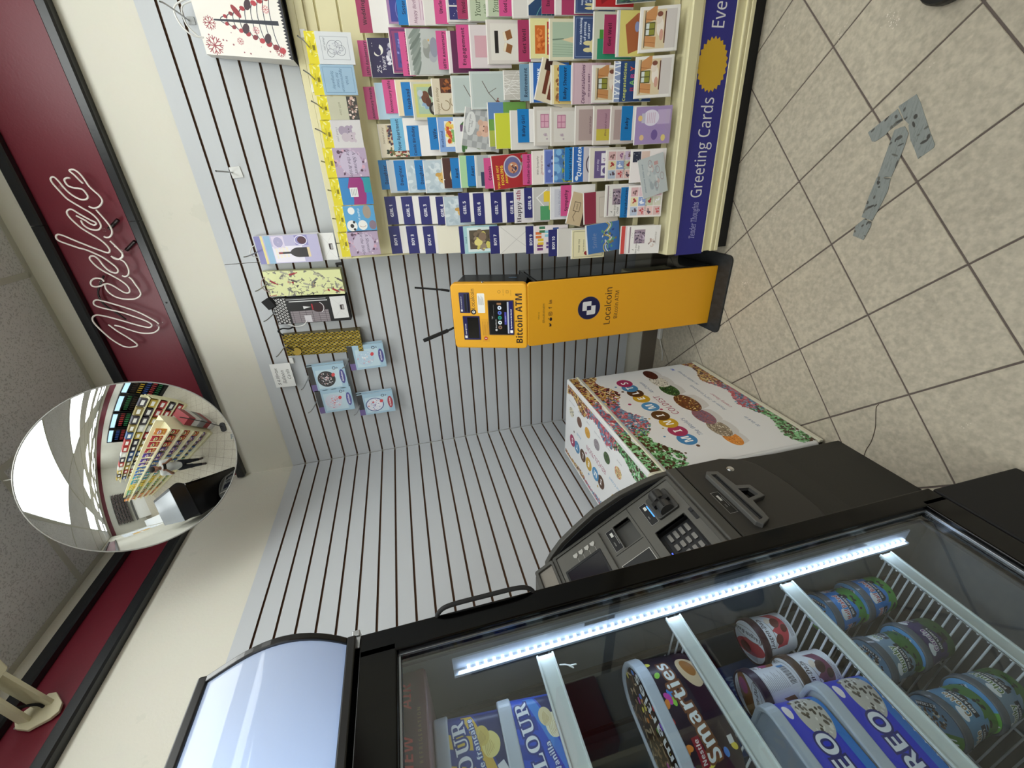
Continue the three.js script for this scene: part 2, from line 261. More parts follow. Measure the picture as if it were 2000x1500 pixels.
const SCUFFS = [[1.942,0.979,26,0.030,0.0050], [1.928,1.005,20,0.020,0.0050], [2.025,0.558,8,0.010,0.0040], [1.937,0.817,8,0.020,0.0040], [1.967,0.826,6,0.010,0.0030], [1.517,0.698,3,0.004,0.0030], [1.347,0.716,8,0.020,0.0030], [1.387,0.731,6,0.012,0.0040], [1.032,0.644,16,0.020,0.0060], [0.814,0.573,14,0.018,0.0060], [0.956,0.701,8,0.020,0.0030], [0.828,1.618,8,0.020,0.0030], [0.630,1.298,5,0.008,0.0030], [0.809,1.424,4,0.008,0.0030], [1.792,1.151,5,0.010,0.0030]];
// ================================================================ the room
const ROOM = { x: 8, z: 11, h: 3.165 };
const wallBump = tex(512, (i) => grey(0.7 * n2[i] + 0.3 * n3[i]), false, 3);
const beigeMap = tex(512, (i) => { const k = 0.985 + 0.03 * (n1[i] - 0.5) + (n3[i] > 0.71 ? -0.02 : 0); return [0.872 * k, 0.862 * k, 0.815 * k]; }, true, 0.7);
K.beige = mat('#ffffff', 0.62, { map: beigeMap, bumpMap: wallBump, bumpScale: 0.0006 });
K.slat = mat('#c3c7cc', 0.42, { bumpMap: bumpFine, bumpScale: 0.00015 });
K.slatEdge = K.mdf;
K.frieze = mat('#6b1326', 0.42, { bumpMap: wallBump, bumpScale: 0.0003 });
K.trim = mat('#15181c', 0.33, { bumpMap: bumpFine, bumpScale: 0.0003 });
K.baseboard = mat('#6f665b', 0.55);
K.grout = mat('#625853', 0.9);

// floor: square tiles laid on the diagonal, each its own piece
const floorTex = [0, 1, 2].map((s) => tex(512, (i) => { const k = 0.96 + 0.05 * (n1[(i + s * 9001) % n1.length] - 0.5) + 0.22 * (n2[(i + s * 777) % n2.length] - 0.5); return [0.735 * k, 0.702 * k, 0.632 * k]; }, true, 1.7));
const tileBump = tex(512, (i) => grey(0.5 * n2[i] + 0.5 * n3[i]), false, 2);
const tileMats = floorTex.flatMap((m) => [0.985, 1.0].map((k) => mat(new THREE.Color(k, k, k), 0.5, { map: m, bumpMap: tileBump, bumpScale: 0.0005 })));
function tileGeo(w, h, b, ou, ov) {
  const a = w / 2, c = a - b, P = [], q = (A, B, D, E) => P.push(...A, ...B, ...D, ...A, ...D, ...E), ring = (r, y) => [[-r, y, r], [r, y, r], [r, y, -r], [-r, y, -r]], T = ring(c, 0), M = ring(a, -b), L = ring(a, -h);
  q(...T); for (let i = 0; i < 4; i++) { const j = (i + 1) % 4; q(M[i], M[j], T[j], T[i]); q(L[i], L[j], M[j], M[i]); }
  const g = new THREE.BufferGeometry(); g.setAttribute('position', new THREE.Float32BufferAttribute(P, 3)); g.computeVertexNormals(); return metres(g, ou, ov);
}
const floor = structure('floor');
part('subfloor', metres(box(-0.2, ROOM.x, -0.16, -0.003, -0.2, ROOM.z)), K.grout, floor);
{
  const P = 0.303, a = (44.629 * Math.PI) / 180, variants = [0, 1, 2, 3, 4].map((k) => tileGeo(0.2972, 0.009, 0.0012, k * 0.37, k * 0.61)), far = [];
  const cells = [];
  for (let i = -30; i < 30; i++) for (let j = -30; j < 30; j++) {
    const u = (i + 0.5) * P, v = (j + 0.5) * P, x = 1.9107 - u * Math.cos(a) - v * Math.sin(a), z = 0.7987 - u * Math.sin(a) + v * Math.cos(a);
    if (x > 0.0 && x < ROOM.x - 0.2 && z > 0.0 && z < ROOM.z - 0.2) cells.push([x, z]);
    else if (x > -0.2 && x < ROOM.x - 0.2 && z > -0.2 && z < ROOM.z) cells.push([x, z]);
  }
  cells.sort((p, q) => Math.hypot(p[0] - 1.3, p[1] - 1.1) - Math.hypot(q[0] - 1.3, q[1] - 1.1));
  cells.forEach(([x, z], k) => {
    if (k < 240) { const m = part('tile', variants[(k * 7) % 5], tileMats[Math.floor(rnd(6))], floor); m.position.set(x, rnd(-0.0002, 0.0002), z); m.rotation.y = -a + (Math.floor(rnd(4)) * Math.PI) / 2 + rnd(-0.002, 0.002); } else far.push([x, z]);
  });
  const inst = new THREE.InstancedMesh(variants[0], tileMats[0], far.length), mx = new THREE.Matrix4();
  far.forEach(([x, z], k) => inst.setMatrixAt(k, mx.makeRotationY(-a).setPosition(x, 0, z)));
  inst.name = 'far_tiles'; inst.userData.kind = 'stuff'; inst.receiveShadow = true; floor.add(inst);
}

// back wall (z = 0) and left wall (x = 0): painted board, slatwall panels screwed to it, baseboard
const slatRows = [[2.3456, 2.413]]; for (let k = 0; k < 27; k++) slatRows.push([2.3408 - 0.0762 * (k + 1) + 0.0048, 2.3408 - 0.0762 * k - 0.0048]); slatRows.push([0.222, 2.3408 - 0.0762 * 27 - 0.0048]);
const slatMats = (along) => (along === 'x' ? [K.slatEdge, K.slatEdge, K.slatEdge, K.slatEdge, K.slat, K.slat] : [K.slat, K.slat, K.slatEdge, K.slatEdge, K.slatEdge, K.slatEdge]);
const back = structure('wall_back');
part('wall_surface', metres(box(-0.15, ROOM.x, -0.1, 3.3, -0.15, -0.012)), K.beige, back);
for (const [a, b] of [[0.0015, 1.2], [1.2025, 2.42], [2.4225, 3.64]]) {
  part('slatwall_backing', metres(box(a, b, 0.222, 2.413, -0.0118, -0.0096)), K.mdf, back);
  for (const [y0, y1] of slatRows) { const m = part('slat', box(a, b, y0, y1, -0.0098, 0), K.slat, back); m.material = slatMats('x'); }
}
const left = structure('wall_left');
for (const [z0, z1, y0, y1] of [[-0.15, 5.2, -0.1, 3.3], [8.6, ROOM.z, -0.1, 3.3], [5.2, 8.6, -0.1, 0.9], [5.2, 8.6, 2.55, 3.3]]) part('wall_surface', metres(box(-0.15, -0.012, y0, y1, z0, z1)), K.beige, left);
part('slatwall_backing', metres(box(-0.0118, -0.0096, 0.222, 2.413, 0.0, 1.222)), K.mdf, left);
for (const [y0, y1] of slatRows) { const m = part('slat', box(-0.0098, 0, y0, y1, 0.0015, 1.222), K.slat, left); m.material = slatMats('z'); }
part('panel_edge', box(-0.0118, 0.001, 0.222, 2.413, 1.2221, 1.2245), mat('#a98152', 0.8), left, 'raw tan board edge at the end of the slatwall');
for (const [n, s, g] of [['wall_right', 0], ['wall_front', 1]]) {
  const w = structure(n);
  part('wall_surface', metres(s ? box(-0.15, ROOM.x + 0.15, -0.1, 3.3, ROOM.z, ROOM.z + 0.15) : box(ROOM.x, ROOM.x + 0.15, -0.1, 3.3, -0.15, ROOM.z)), K.beige, w);
  part('frieze', s ? box(0, ROOM.x, 2.7, 3.02, ROOM.z - 0.01, ROOM.z) : box(ROOM.x - 0.01, ROOM.x, 2.7, 3.02, 0, ROOM.z), K.frieze, w);
}
const bb = structure('baseboard_back'); part('baseboard_strip', box(0.002, ROOM.x, 0.0, 0.109, -0.012, 0.0, 0.002), K.baseboard, bb);
const bl = structure('baseboard_left'); part('baseboard_strip', box(-0.012, 0.0, 0.0, 0.109, 0.002, ROOM.z, 0.002), K.baseboard, bl);

// trims: a red frieze between black frames, lower on the back wall than on the left one
function frameProfile(y0, y1, len, flip) {   // along +x from 0, standing 42 mm proud
  const s = shapeOf([[0, y0], [0.034, y0], [0.042, y0 + 0.006], [0.042, y1 - 0.004], [0.038, y1], [0, y1]]);
  return extrude(s, len);
}
const t1 = structure('trim_1');
{
  const put = (g) => g.rotateY(-Math.PI / 2).scale(1, 1, 1);   // profile x -> +z, depth -> -x
  for (const [y0, y1] of [[2.674, 2.712], [3.018, 3.06]]) for (const [a, b] of [[0, 1.412], [1.4135, 2.85], [2.8515, ROOM.x]]) part('frame', put(frameProfile(y0, y1, b - a)).translate(b, 0, -0.012), K.trim, t1);
  part('red_panel', metres(box(0, ROOM.x, 2.71, 3.02, -0.0118, -0.005)), K.frieze, t1);
  part('screw', new THREE.CylinderGeometry(0.004, 0.004, 0.002, 10).rotateX(Math.PI / 2).translate(1.053, 2.695, 0.0305), K.blackMatte, t1);
}
const t2 = structure('trim_2');
for (const [y0, y1] of [[2.824, 2.868], [3.038, 3.083]]) for (const [a, b] of [[0.0, 1.62], [1.6215, 5]]) part('frame', frameProfile(y0, y1, b - a).translate(-0.012, 0, a), K.trim, t2);
part('red_panel', metres(box(-0.0118, -0.005, 2.866, 3.04, 0.0, 5)), K.frieze, t2);

// ceiling: lay-in tiles on tees
const ceilTex = tex(512, (i) => { const pit = n4[i] > 0.66 ? -0.13 : 0, k = 0.97 + 0.06 * (n1[i] - 0.5) + pit; return [0.86 * k, 0.858 * k, 0.862 * k]; }, true, 2);
const ceilBump = tex(512, (i) => grey(n4[i] > 0.64 ? 0.3 : 0.9), false, 2);
K.ceil = mat('#ffffff', 0.95, { map: ceilTex, bumpMap: ceilBump, bumpScale: 0.0012 });
K.tee = mat('#bdbcb2', 0.6);
const ceiling = structure('ceiling');
part('slab', box(-0.15, ROOM.x + 0.15, 3.22, 3.3, -0.15, ROOM.z + 0.15), K.beige, ceiling);
const lamps = []; for (let i = 0; i < 6; i++) for (let j = 0; j < 4; j++) lamps.push([0.61 + 1.22 * i, 0.61 + 2.44 * j]);
{
  const tg = metres(new THREE.BoxGeometry(0.598, 0.012, 1.208)), th = metres(new THREE.BoxGeometry(0.598, 0.012, 0.598)), rest = [], mx = new THREE.Matrix4();
  for (let i = 0; i < 13; i++) for (let j = -1; j < 9; j++) {
    const x = 0.305 + 0.61 * i, z0 = j < 0 ? 0 : 0.61 + 1.22 * j, half = j < 0;
    if (!half && lamps.some(([lx, lz]) => Math.abs(lx + 0.305 - x) < 0.1 && Math.abs(lz - z0) < 0.1)) continue;
    if (x < 3.6 && z0 < 3) { const m = part('ceiling_tile', half ? th : tg, K.ceil, ceiling); m.position.set(x, 3.1745, z0 + (half ? 0.305 : 0.61)); } else if (!half) rest.push([x, z0 + 0.61]); else rest.push([x, -9]);
  }
  const far = rest.filter((r) => r[1] > 0), inst = new THREE.InstancedMesh(tg, K.ceil, far.length); far.forEach(([x, z], k) => inst.setMatrixAt(k, mx.makeTranslation(x, 3.1745, z)));
  inst.name = 'far_ceiling_tiles'; inst.userData.kind = 'stuff'; ceiling.add(inst);
  for (let i = 1; i < 13; i++) part('tee', box(0.61 * i - 0.012, 0.61 * i + 0.012, 3.165, 3.1685, 0, ROOM.z), K.tee, ceiling);
  for (let j = 0; j < 9; j++) part('tee', box(0, ROOM.x, 3.1652, 3.1684, 0.61 + 1.22 * j - 0.012, 0.61 + 1.22 * j + 0.012), K.tee, ceiling);
  part('wall_angle', [box(0, ROOM.x, 3.165, 3.168, -0.012, 0.014), box(-0.012, 0.014, 3.165, 3.168, 0, ROOM.z)], K.tee, ceiling);
}
// recessed light panels
{
  const glow = new THREE.MeshStandardMaterial({ color: '#ffffff', emissive: new THREE.Color(0.97, 1, 0.985), emissiveIntensity: 3.2, roughness: 0.6 });
  const t0 = thing('ceiling_light', 'recessed ceiling light panel, mirrored at the top of the round mirror', 'ceiling light', [0, 0, 0], 'ceiling light panels', true);
  part('frame', [box(-0.302, 0.302, -0.004, 0.004, -0.607, -0.59), box(-0.302, 0.302, -0.004, 0.004, 0.59, 0.607), box(-0.302, -0.285, -0.004, 0.004, -0.59, 0.59), box(0.285, 0.302, -0.004, 0.004, -0.59, 0.59)], K.white, t0);
  part('housing', box(-0.3, 0.3, 0.004, 0.04, -0.605, 0.605), K.white, t0);
  part('diffuser', box(-0.285, 0.285, -0.001, 0.003, -0.59, 0.59), glow, t0);
  lamps.forEach(([x, z], k) => {
    const p = [x + 0.305, 3.172, z + 0.61];
    const say = ['first', 'second', 'third', 'fourth', 'fifth', 'sixth'], label = `ceiling light panel, ${say[Math.floor(k / 4)]} from the left wall in the ${say[k % 4]} row from the back wall`;
    if (k) copy(t0, 'ceiling_light', p, undefined, label); else t0.userData.label = label; if (!k) t0.position.set(...p);
    const l = new THREE.RectAreaLight(TROFFER_COLOR, k ? TROFFER : TROFFER * 0.72, 0.57, 1.18); l.position.set(p[0], p[1] - 0.012, p[2]); l.lookAt(p[0], 0, p[2]); scene.add(l);
  });
}
// shop window in the left wall, far down the aisle
const win = structure('window_1');
for (const z of [5.2, 6.31, 7.44, 8.55]) part('window_frame', box(-0.12, -0.03, 0.9, 2.55, z, z + 0.05), K.white, win);
for (const y of [0.9, 1.75, 2.5]) part('window_frame', box(-0.12, -0.03, y, y + 0.05, 5.2, 8.6), K.white, win);
part('pane', box(-0.078, -0.072, 0.95, 2.5, 5.25, 8.55), K.clear, win);
// ================================================================ round mirror in the corner
{
  const az = (33.9 * Math.PI) / 180, el = (22.9 * Math.PI) / 180, H = (21.4 * Math.PI) / 180, R = 0.33 / Math.sin(H);
  const t = thing('convex_mirror', 'large round convex security mirror hung in the corner under the ceiling', 'mirror', [0.566, 2.722, 0.636], null, true);
  t.rotation.order = 'YXZ'; t.rotation.set(el, az, 0);
  const prof = []; for (let i = 0; i <= 40; i++) { const a = (H * i) / 40; prof.push(new THREE.Vector2(R * Math.sin(a), R * Math.cos(a) - R * Math.cos(H))); }
  part('dome', new THREE.LatheGeometry(prof, 96).rotateX(Math.PI / 2), mat('#e9edf0', 0.012, { metalness: 1 }), t);
  part('rim', new THREE.TorusGeometry(0.33, 0.0026, 10, 96), mat('#8f8e8a', 0.4), t);
  part('back_plate', new THREE.LatheGeometry([[0, -0.012], [0.31, -0.012], [0.33, -0.003]].map((p) => new THREE.Vector2(...p)), 64).rotateX(Math.PI / 2), K.grayDark, t);
  part('bracket', [box(-0.02, 0.02, -0.1, 0.1, -0.03, -0.012), rod([0, 0, -0.02], [0, -0.02, -0.34], 0.012)], K.grayDark, t);
  const w = thing('hanging_wire', 'thin white wire from the ceiling to the top of the round mirror', 'wire', [0.57, 3.02, 0.6]);
  part('strand', tube([[0.566, 3.03, 0.6], [0.568, 3.08, 0.612], [0.572, 3.165, 0.62]], 0.0022), K.white, w);
  part('hook_end', tube([[0.566, 3.03, 0.6], [0.56, 3.02, 0.606], [0.563, 3.01, 0.612]], 0.0022), K.steel, w);
}

// ================================================================ script sign on the red frieze: bent glass tubes, unlit
{
  const t = thing('neon_sign', 'unlit white tube sign spelling Videos in script on the red frieze', 'sign', [0.95, 2.86, 0.04]);
  const glass = mat('#f2ebe6', 0.18, { clearcoat: 0.6 }), paint = mat('#1a0a0c', 0.4);
  const S = (name, pts, m = glass, r = 0.0036, z = 0.052) => part(name, tube(pts.map((p) => [p[0], p[1], p.length > 2 ? p[2] : z]), r, pts.length * 9, 8), m, t);
  NEON.forEach((s) => S('tube', s));
  for (const [x, y, e] of NEON_POSTS) { part('tube_support', [rod([x, y, 0], [x, y, 0.05], 0.003), new THREE.TorusGeometry(0.006, 0.0018, 6, 14).translate(x, y, 0.05)], K.clear, t); if (e) part('electrode', rod([x, y, 0.012], [x + 0.035, y - 0.05, 0.018], 0.0075), paint, t); }
  S('painted_tube', NEON_BACK, paint, 0.0042, 0.02);
}

// ================================================================ camera bracket on the left frieze
{
  const t = thing('camera_bracket', 'ivory plastic camera arm bracket with black cable on the left red frieze', 'bracket', [-0.005, 2.96, 1.2]);
  const iv = mat('#cfc9ac', 0.5);
  const plate = shapeOf([[-0.055, -0.042], [-0.058, -0.02], [-0.04, 0.03], [0.0, 0.05], [0.03, 0.046], [0.045, 0.02], [0.048, -0.04], [0.03, -0.055], [-0.03, -0.056]]);
  part('plate', extrude(plate, 0.012, 0.002).rotateY(Math.PI / 2).rotateX(0.75).translate(0, 2.965, 1.196), iv, t);
  part('screw', new THREE.CylinderGeometry(0.005, 0.005, 0.004, 10).rotateZ(Math.PI / 2).translate(0.008, 2.925, 1.178), K.steel, t);
  part('screw', new THREE.CylinderGeometry(0.005, 0.005, 0.004, 10).rotateZ(Math.PI / 2).translate(0.008, 3.003, 1.226), K.steel, t);
  const arm = (a, b, w) => { const g = new THREE.BoxGeometry(w, 0.012, Math.hypot(b[0] - a[0], b[1] - a[1], b[2] - a[2])); const m = new THREE.Matrix4().lookAt(V(...b), V(...a), V(0, 0, 1)); return g.applyMatrix4(m).translate((a[0] + b[0]) / 2, (a[1] + b[1]) / 2, (a[2] + b[2]) / 2); };
  part('arm', [arm([0.002, 2.985, 1.212], [0.24, 2.985, 1.235], 0.03), arm([0.002, 2.958, 1.17], [0.24, 3.01, 1.17], 0.05), box(0.2, 0.26, 2.975, 3.02, 1.15, 1.24, 0.008)], iv, t);
  part('cable', tube([[0.0, 2.955, 1.178], [0.035, 2.962, 1.182], [0.06, 2.985, 1.195], [0.09, 3.0, 1.215], [0.14, 3.01, 1.235], [0.22, 3.03, 1.25]], 0.0045), K.blackMatte, t);
}

// ================================================================ hooks, bags and balloon packs on the slatwall
const hookMat = mat('#a9abac', 0.32, { metalness: 0.35 });
function hook(x, y, len, label, lift = 0.012) {
  const t = thing('slatwall_hook', label, 'hook', [x, y, 0]);
  part('clip', box(x - 0.012, x + 0.012, y - 0.02, y + 0.006, 0.0, 0.004, 0.001), hookMat, t);
  part('rod', tube([[x, y, 0.002], [x, y + 0.002, len * 0.5], [x, y + lift * 0.5, len * 0.9], [x, y + lift, len]], 0.0028), hookMat, t);
}
hook(1.252, 2.247, 0.16, 'wire hook holding the lilac wine bottle bag', 0.02);
hook(1.098, 2.25, 0.16, 'wire hook holding the pale green wine pattern bag', 0.015);
hook(0.95, 2.258, 0.15, 'wire hook holding the black and white bottle bag', 0.015);
hook(0.768, 2.255, 0.16, 'wire hook holding the gold scale bag', 0.01);
hook(0.566, 2.188, 0.15, 'wire hook holding the black confetti balloon pack', 0.012);
hook(0.428, 2.174, 0.16, 'wire hook holding the pastel balloon pack below the black one', 0.024);
hook(0.662, 1.953, 0.16, 'wire hook holding the balloon pack behind the gold bag', 0.02);
hook(0.378, 1.945, 0.17, 'wire hook holding the lone lowest balloon pack', 0.025);
hook(2.108, 2.248, 0.2, 'dark wire hook holding the Christmas tree gift bag', 0.014);
{
  const t = thing('slatwall_hook', 'single empty hook with a square white plate on the bare slatwall', 'hook', [1.588, 2.254, 0]);
  part('plate', new RoundedBoxGeometry(0.045, 0.045, 0.004, 2, 0.004).rotateZ(0.1).translate(1.588, 2.242, 0.003), mat('#dfe1e0', 0.4), t);
  part('rod', tube([[1.588, 2.258, 0.004], [1.59, 2.26, 0.07], [1.593, 2.276, 0.14]], 0.0032), hookMat, t);
}
{
  const t = thing('clip', 'small black plastic clip on the slat below the lilac bottle bag', 'clip', [1.166, 1.905, 0]);
  part('body', [box(1.16, 1.172, 1.886, 1.917, 0.0, 0.01, 0.002), box(1.152, 1.163, 1.908, 1.914, 0.004, 0.016, 0.001)], K.black, t);
  const u = thing('clip', 'small white plastic label clip beside the handwritten price note', 'clip', [0.68, 2.246, 0]);
  part('body', box(0.662, 0.696, 2.236, 2.258, 0.0, 0.012, 0.004), K.white, u);
}
{
  const t = thing('price_note', 'handwritten white paper note pricing the balloon cards', 'note', [0.607, 2.305, 0.02]);
  const m = print(300, 220, (g) => {
    g.strokeStyle = '#333'; g.fillStyle = '#2b2b2b'; g.font = 'italic 46px sans-serif'; g.fillText('$ 4.99+tax', 28, 66); g.font = 'italic 50px sans-serif'; g.fillText('Balloon', 40, 130); g.fillText('Cards', 92, 190);
  }, 0.7, { bg: '#e9eaea' });
  const paper = part('paper', new THREE.PlaneGeometry(0.14, 0.103, 6, 1).rotateX(-0.08).translate(0.607, 2.306, 0.022), m, t); paper.material.side = THREE.DoubleSide;
  part('holder', box(0.597, 0.617, 2.24, 2.262, 0, 0.02, 0.002), K.clear, t);
}
// a paper bag with creased sides; front on +z
function bag(name, label, cat, x0, x1, y0, y1, z0, d, front, side, o = {}) {
  const t = thing(name, label, cat, [(x0 + x1) / 2, y0, z0], o.group), w = x1 - x0, h = y1 - y0, sk = o.skew || 0;
  const body = box(x0, x1, y0, y1, z0, z0 + d), P = body.attributes.position;
  for (let i = 0; i < P.count; i++) { const k = (P.getY(i) - y0) / h; P.setX(i, P.getX(i) + sk * (k - 0.5)); if (P.getZ(i) > z0 + d / 2) P.setZ(i, P.getZ(i) - d * 0.55 * k); }
  body.computeVertexNormals();
  const m = part('body', body, side, t); m.material = [side, side, side, o.bottom || side, front, side];
  return t;
}
const wineBag = print(256, 640, (g, w, h) => {
  g.fillStyle = '#b9b4d6'; g.fillRect(0, 0, w, h); g.fillStyle = '#7d7bb5'; g.fillRect(0, 0, w, 60); g.fillStyle = '#e9d98a'; g.fillRect(0, 62, w, 22); g.fillStyle = '#8fb7d6'; g.fillRect(0, 96, w, 60);
  g.fillStyle = '#e8e4f2'; g.fillRect(8, 160, 150, 300); g.fillStyle = '#d9cfe6'; g.fillRect(140, 170, 110, 120); g.strokeStyle = '#5f62a0'; g.lineWidth = 4;
  for (let r = 10; r < 44; r += 8) { g.beginPath(); g.arc(196, 230, r, 0, 7); g.stroke(); }
  g.fillStyle = '#f2e7c4'; g.font = 'italic bold 40px serif'; for (let i = 0; i < 4; i++) g.fillText('wine', 40 + 4 * i, 205 + 36 * i);
  g.fillStyle = '#1d1418'; g.beginPath(); g.moveTo(86, 210); g.lineTo(104, 210); g.lineTo(104, 330); g.quadraticCurveTo(140, 360, 140, 420); g.lineTo(140, 520); g.lineTo(50, 520); g.lineTo(50, 420); g.quadraticCurveTo(50, 360, 86, 330); g.fill(); g.fillStyle = '#e2cfa6'; g.fillRect(50, 505, 90, 26); g.fillStyle = '#8c1f2b'; g.fillRect(86, 210, 18, 40);
  g.fillStyle = '#8f8ac2'; g.fillRect(160, 400, 90, 130); g.fillStyle = '#4b2030'; g.beginPath(); g.ellipse(205, 470, 34, 44, 0, 0, 7); g.fill(); g.strokeStyle = '#fff'; g.lineWidth = 5; g.beginPath(); g.ellipse(205, 460, 42, 60, 0, 0, 7); g.stroke();
  g.fillStyle = '#fff'; g.font = 'bold 60px serif'; g.fillText('❋', 30, 600); g.fillStyle = '#6a66a8'; g.font = '54px serif'; g.fillText('❋', 176, 360);
}, 0.35);
const foldPrint = print(200, 200, (g, w, h) => { g.fillStyle = '#dcdcdc'; g.fillRect(0, 0, w, h); g.strokeStyle = '#c2c2c4'; g.lineWidth = 2; g.beginPath(); g.moveTo(0, 0); g.lineTo(70, 100); g.lineTo(0, 200); g.moveTo(200, 0); g.lineTo(130, 100); g.lineTo(200, 200); g.moveTo(70, 100); g.lineTo(130, 100); g.stroke(); g.fillStyle = '#26181c'; g.fillRect(78, 110, 44, 50); g.fillStyle = '#f4f4f4'; for (let i = 0; i < 8; i++) g.fillRect(84 + i * 4, 132, 2, 24); }, 0.5);
{
  const t = bag('wine_bag', 'lilac bottle gift bag printed with a wine bottle and glass', 'gift bag', 1.196, 1.322, 1.958, 2.243, 0.004, 0.075, wineBag, mat('#eceaf0', 0.4));
  part('base_fold', new THREE.PlaneGeometry(0.124, 0.072).rotateX(-0.25).translate(1.2605, 1.922, 0.07), foldPrint, t).material.side = THREE.DoubleSide;
  part('handle', tube([[1.225, 2.235, 0.03], [1.235, 2.262, 0.045], [1.252, 2.268, 0.06], [1.275, 2.26, 0.045], [1.29, 2.235, 0.03]], 0.0022), K.white, t);
}
const wineGlyphs = (g, w, h, cols) => {
  for (let i = 0; i < 70; i++) {
    g.save(); g.translate(rnd(w), rnd(h)); g.rotate(rnd(6.28)); g.fillStyle = g.strokeStyle = cols[Math.floor(rnd(cols.length))]; g.lineWidth = 4; const k = rnd(3);
    if (k < 1) { g.fillRect(-9, -30, 18, 52); g.fillRect(-4, -52, 8, 26); } else if (k < 2) { g.beginPath(); g.arc(0, -16, 15, 0, 3.2); g.fill(); g.beginPath(); g.moveTo(0, -4); g.lineTo(0, 28); g.moveTo(-12, 30); g.lineTo(12, 30); g.stroke(); } else { g.fillRect(-3, -28, 6, 56); g.fillRect(-14, -30, 28, 7); }
    g.restore();
  }
};
{
  const m = print(256, 640, (g, w, h) => { g.fillStyle = '#dfe3a9'; g.fillRect(0, 0, w, h); wineGlyphs(g, w, h, ['#8c8c80', '#74746c', '#a9a894', '#9b1f2a', '#55514d', '#b8b79a']); }, 0.35);
  const t = bag('wine_bag', 'pale green bottle gift bag patterned with wine bottles and corkscrews', 'gift bag', 1.033, 1.155, 1.894, 2.252, 0.004, 0.06, m, mat('#c9cb9a', 0.4), { skew: 0.012 });
  part('handle', tube([[1.06, 2.245, 0.03], [1.075, 2.262, 0.04], [1.098, 2.266, 0.05], [1.12, 2.262, 0.04], [1.135, 2.245, 0.03]], 0.002), mat('#b9a0a0', 0.5), t);
}
{
  const m = print(256, 640, (g, w, h) => {
    g.fillStyle = '#141315'; g.fillRect(0, 0, w, h); g.fillStyle = '#f1f1f1'; for (let y = 0; y < 5; y++) for (let x = 0; x < 9; x++) { g.save(); g.translate(14 + x * 30 + (y % 2) * 15, 14 + y * 22); g.rotate(0.785); g.fillRect(-8, -8, 16, 16); g.fillStyle = '#141315'; g.fillRect(-4, -4, 8, 8); g.fillStyle = '#f1f1f1'; g.restore(); }
    g.fillStyle = '#8f868c'; g.fillRect(4, 130, 120, 330); g.strokeStyle = '#4b4348'; g.lineWidth = 3; for (let i = 0; i < 6; i++) { g.beginPath(); g.moveTo(4, 150 + i * 56); g.lineTo(124, 150 + i * 56); g.stroke(); g.beginPath(); g.moveTo(24 + i * 20, 130); g.lineTo(20 + i * 21, 460); g.stroke(); } g.fillStyle = '#cfcbd1'; g.fillRect(6, 240, 70, 60);
    g.fillStyle = '#2c1015'; g.beginPath(); g.ellipse(150, 380, 46, 60, 0, 0, 7); g.fill(); g.strokeStyle = '#e8e8ea'; g.lineWidth = 6; g.beginPath(); g.arc(150, 370, 56, 2.6, 0.5, true); g.stroke(); g.fillStyle = '#a3202e'; g.fillRect(128, 322, 60, 12); g.fillStyle = '#dcdcde'; g.fillRect(214, 140, 9, 330); g.fillRect(236, 120, 5, 340); g.beginPath(); g.moveTo(140, 250); g.lineTo(170, 250); g.lineTo(158, 316); g.fill();
  }, 0.35);
  const t = bag('wine_bag', 'black bottle gift bag with white lattice top and a wine glass picture', 'gift bag', 0.889, 1.022, 1.893, 2.25, 0.004, 0.055, m, K.blackMatte, { skew: 0.006 });
  part('folded_base', new THREE.PlaneGeometry(0.115, 0.075).rotateX(-0.08).translate(0.96, 1.936, 0.0615), foldPrint, t).material.side = THREE.DoubleSide;
  part('top_flap', [0, 1, 2].map((k) => new THREE.PlaneGeometry(0.05, 0.04).rotateZ(0.5).translate(1.005, 2.252 + k * 0.006, 0.03 + k * 0.006)), K.blackMatte, t).material.side = THREE.DoubleSide;
  part('handle', tube([[0.9, 2.11, 0.045], [0.882, 2.13, 0.05], [0.88, 2.17, 0.05], [0.895, 2.2, 0.045]], 0.0022), K.white, t);
}
{
  const m = print(256, 760, (g, w, h) => {
    const gr = ['#8f7a2a', '#b29a3c', '#a08a33', '#c4ad4f'];
    for (let y = 0; y < 32; y++) for (let x = -1; x < 8; x++) { g.fillStyle = gr[(x * 7 + y * 13 + 14) % 4]; g.strokeStyle = '#17130c'; g.lineWidth = 6; g.beginPath(); g.moveTo(x * 36 + (y % 2) * 18, y * 25); g.quadraticCurveTo(x * 36 + (y % 2) * 18 + 2, y * 25 + 26, x * 36 + (y % 2) * 18 + 18, y * 25 + 40); g.quadraticCurveTo(x * 36 + (y % 2) * 18 + 34, y * 25 + 26, x * 36 + (y % 2) * 18 + 36, y * 25); g.fill(); g.stroke(); }
  }, 0.28, { m: { metalness: 0.55 } });
  const t = bag('wine_bag', 'gold bottle gift bag with a black edged scale pattern and round tag', 'gift bag', 0.712, 0.831, 1.864, 2.25, 0.004, 0.06, m, mat('#6d5f27', 0.3, { metalness: 0.5 }), { skew: 0.01 });
  part('round_tag', new THREE.CylinderGeometry(0.021, 0.021, 0.001, 28).rotateX(Math.PI / 2).translate(0.742, 2.196, 0.047), mat('#c8ad57', 0.25, { metalness: 0.8 }), t);
  part('ribbon', [tube([[0.77, 2.24, 0.035], [0.758, 2.22, 0.046], [0.75, 2.208, 0.047]], 0.004), tube([[0.83, 2.24, 0.03], [0.86, 2.258, 0.04], [0.872, 2.235, 0.04], [0.866, 2.205, 0.035], [0.872, 2.185, 0.03]], 0.004)], K.blackMatte, t);
}
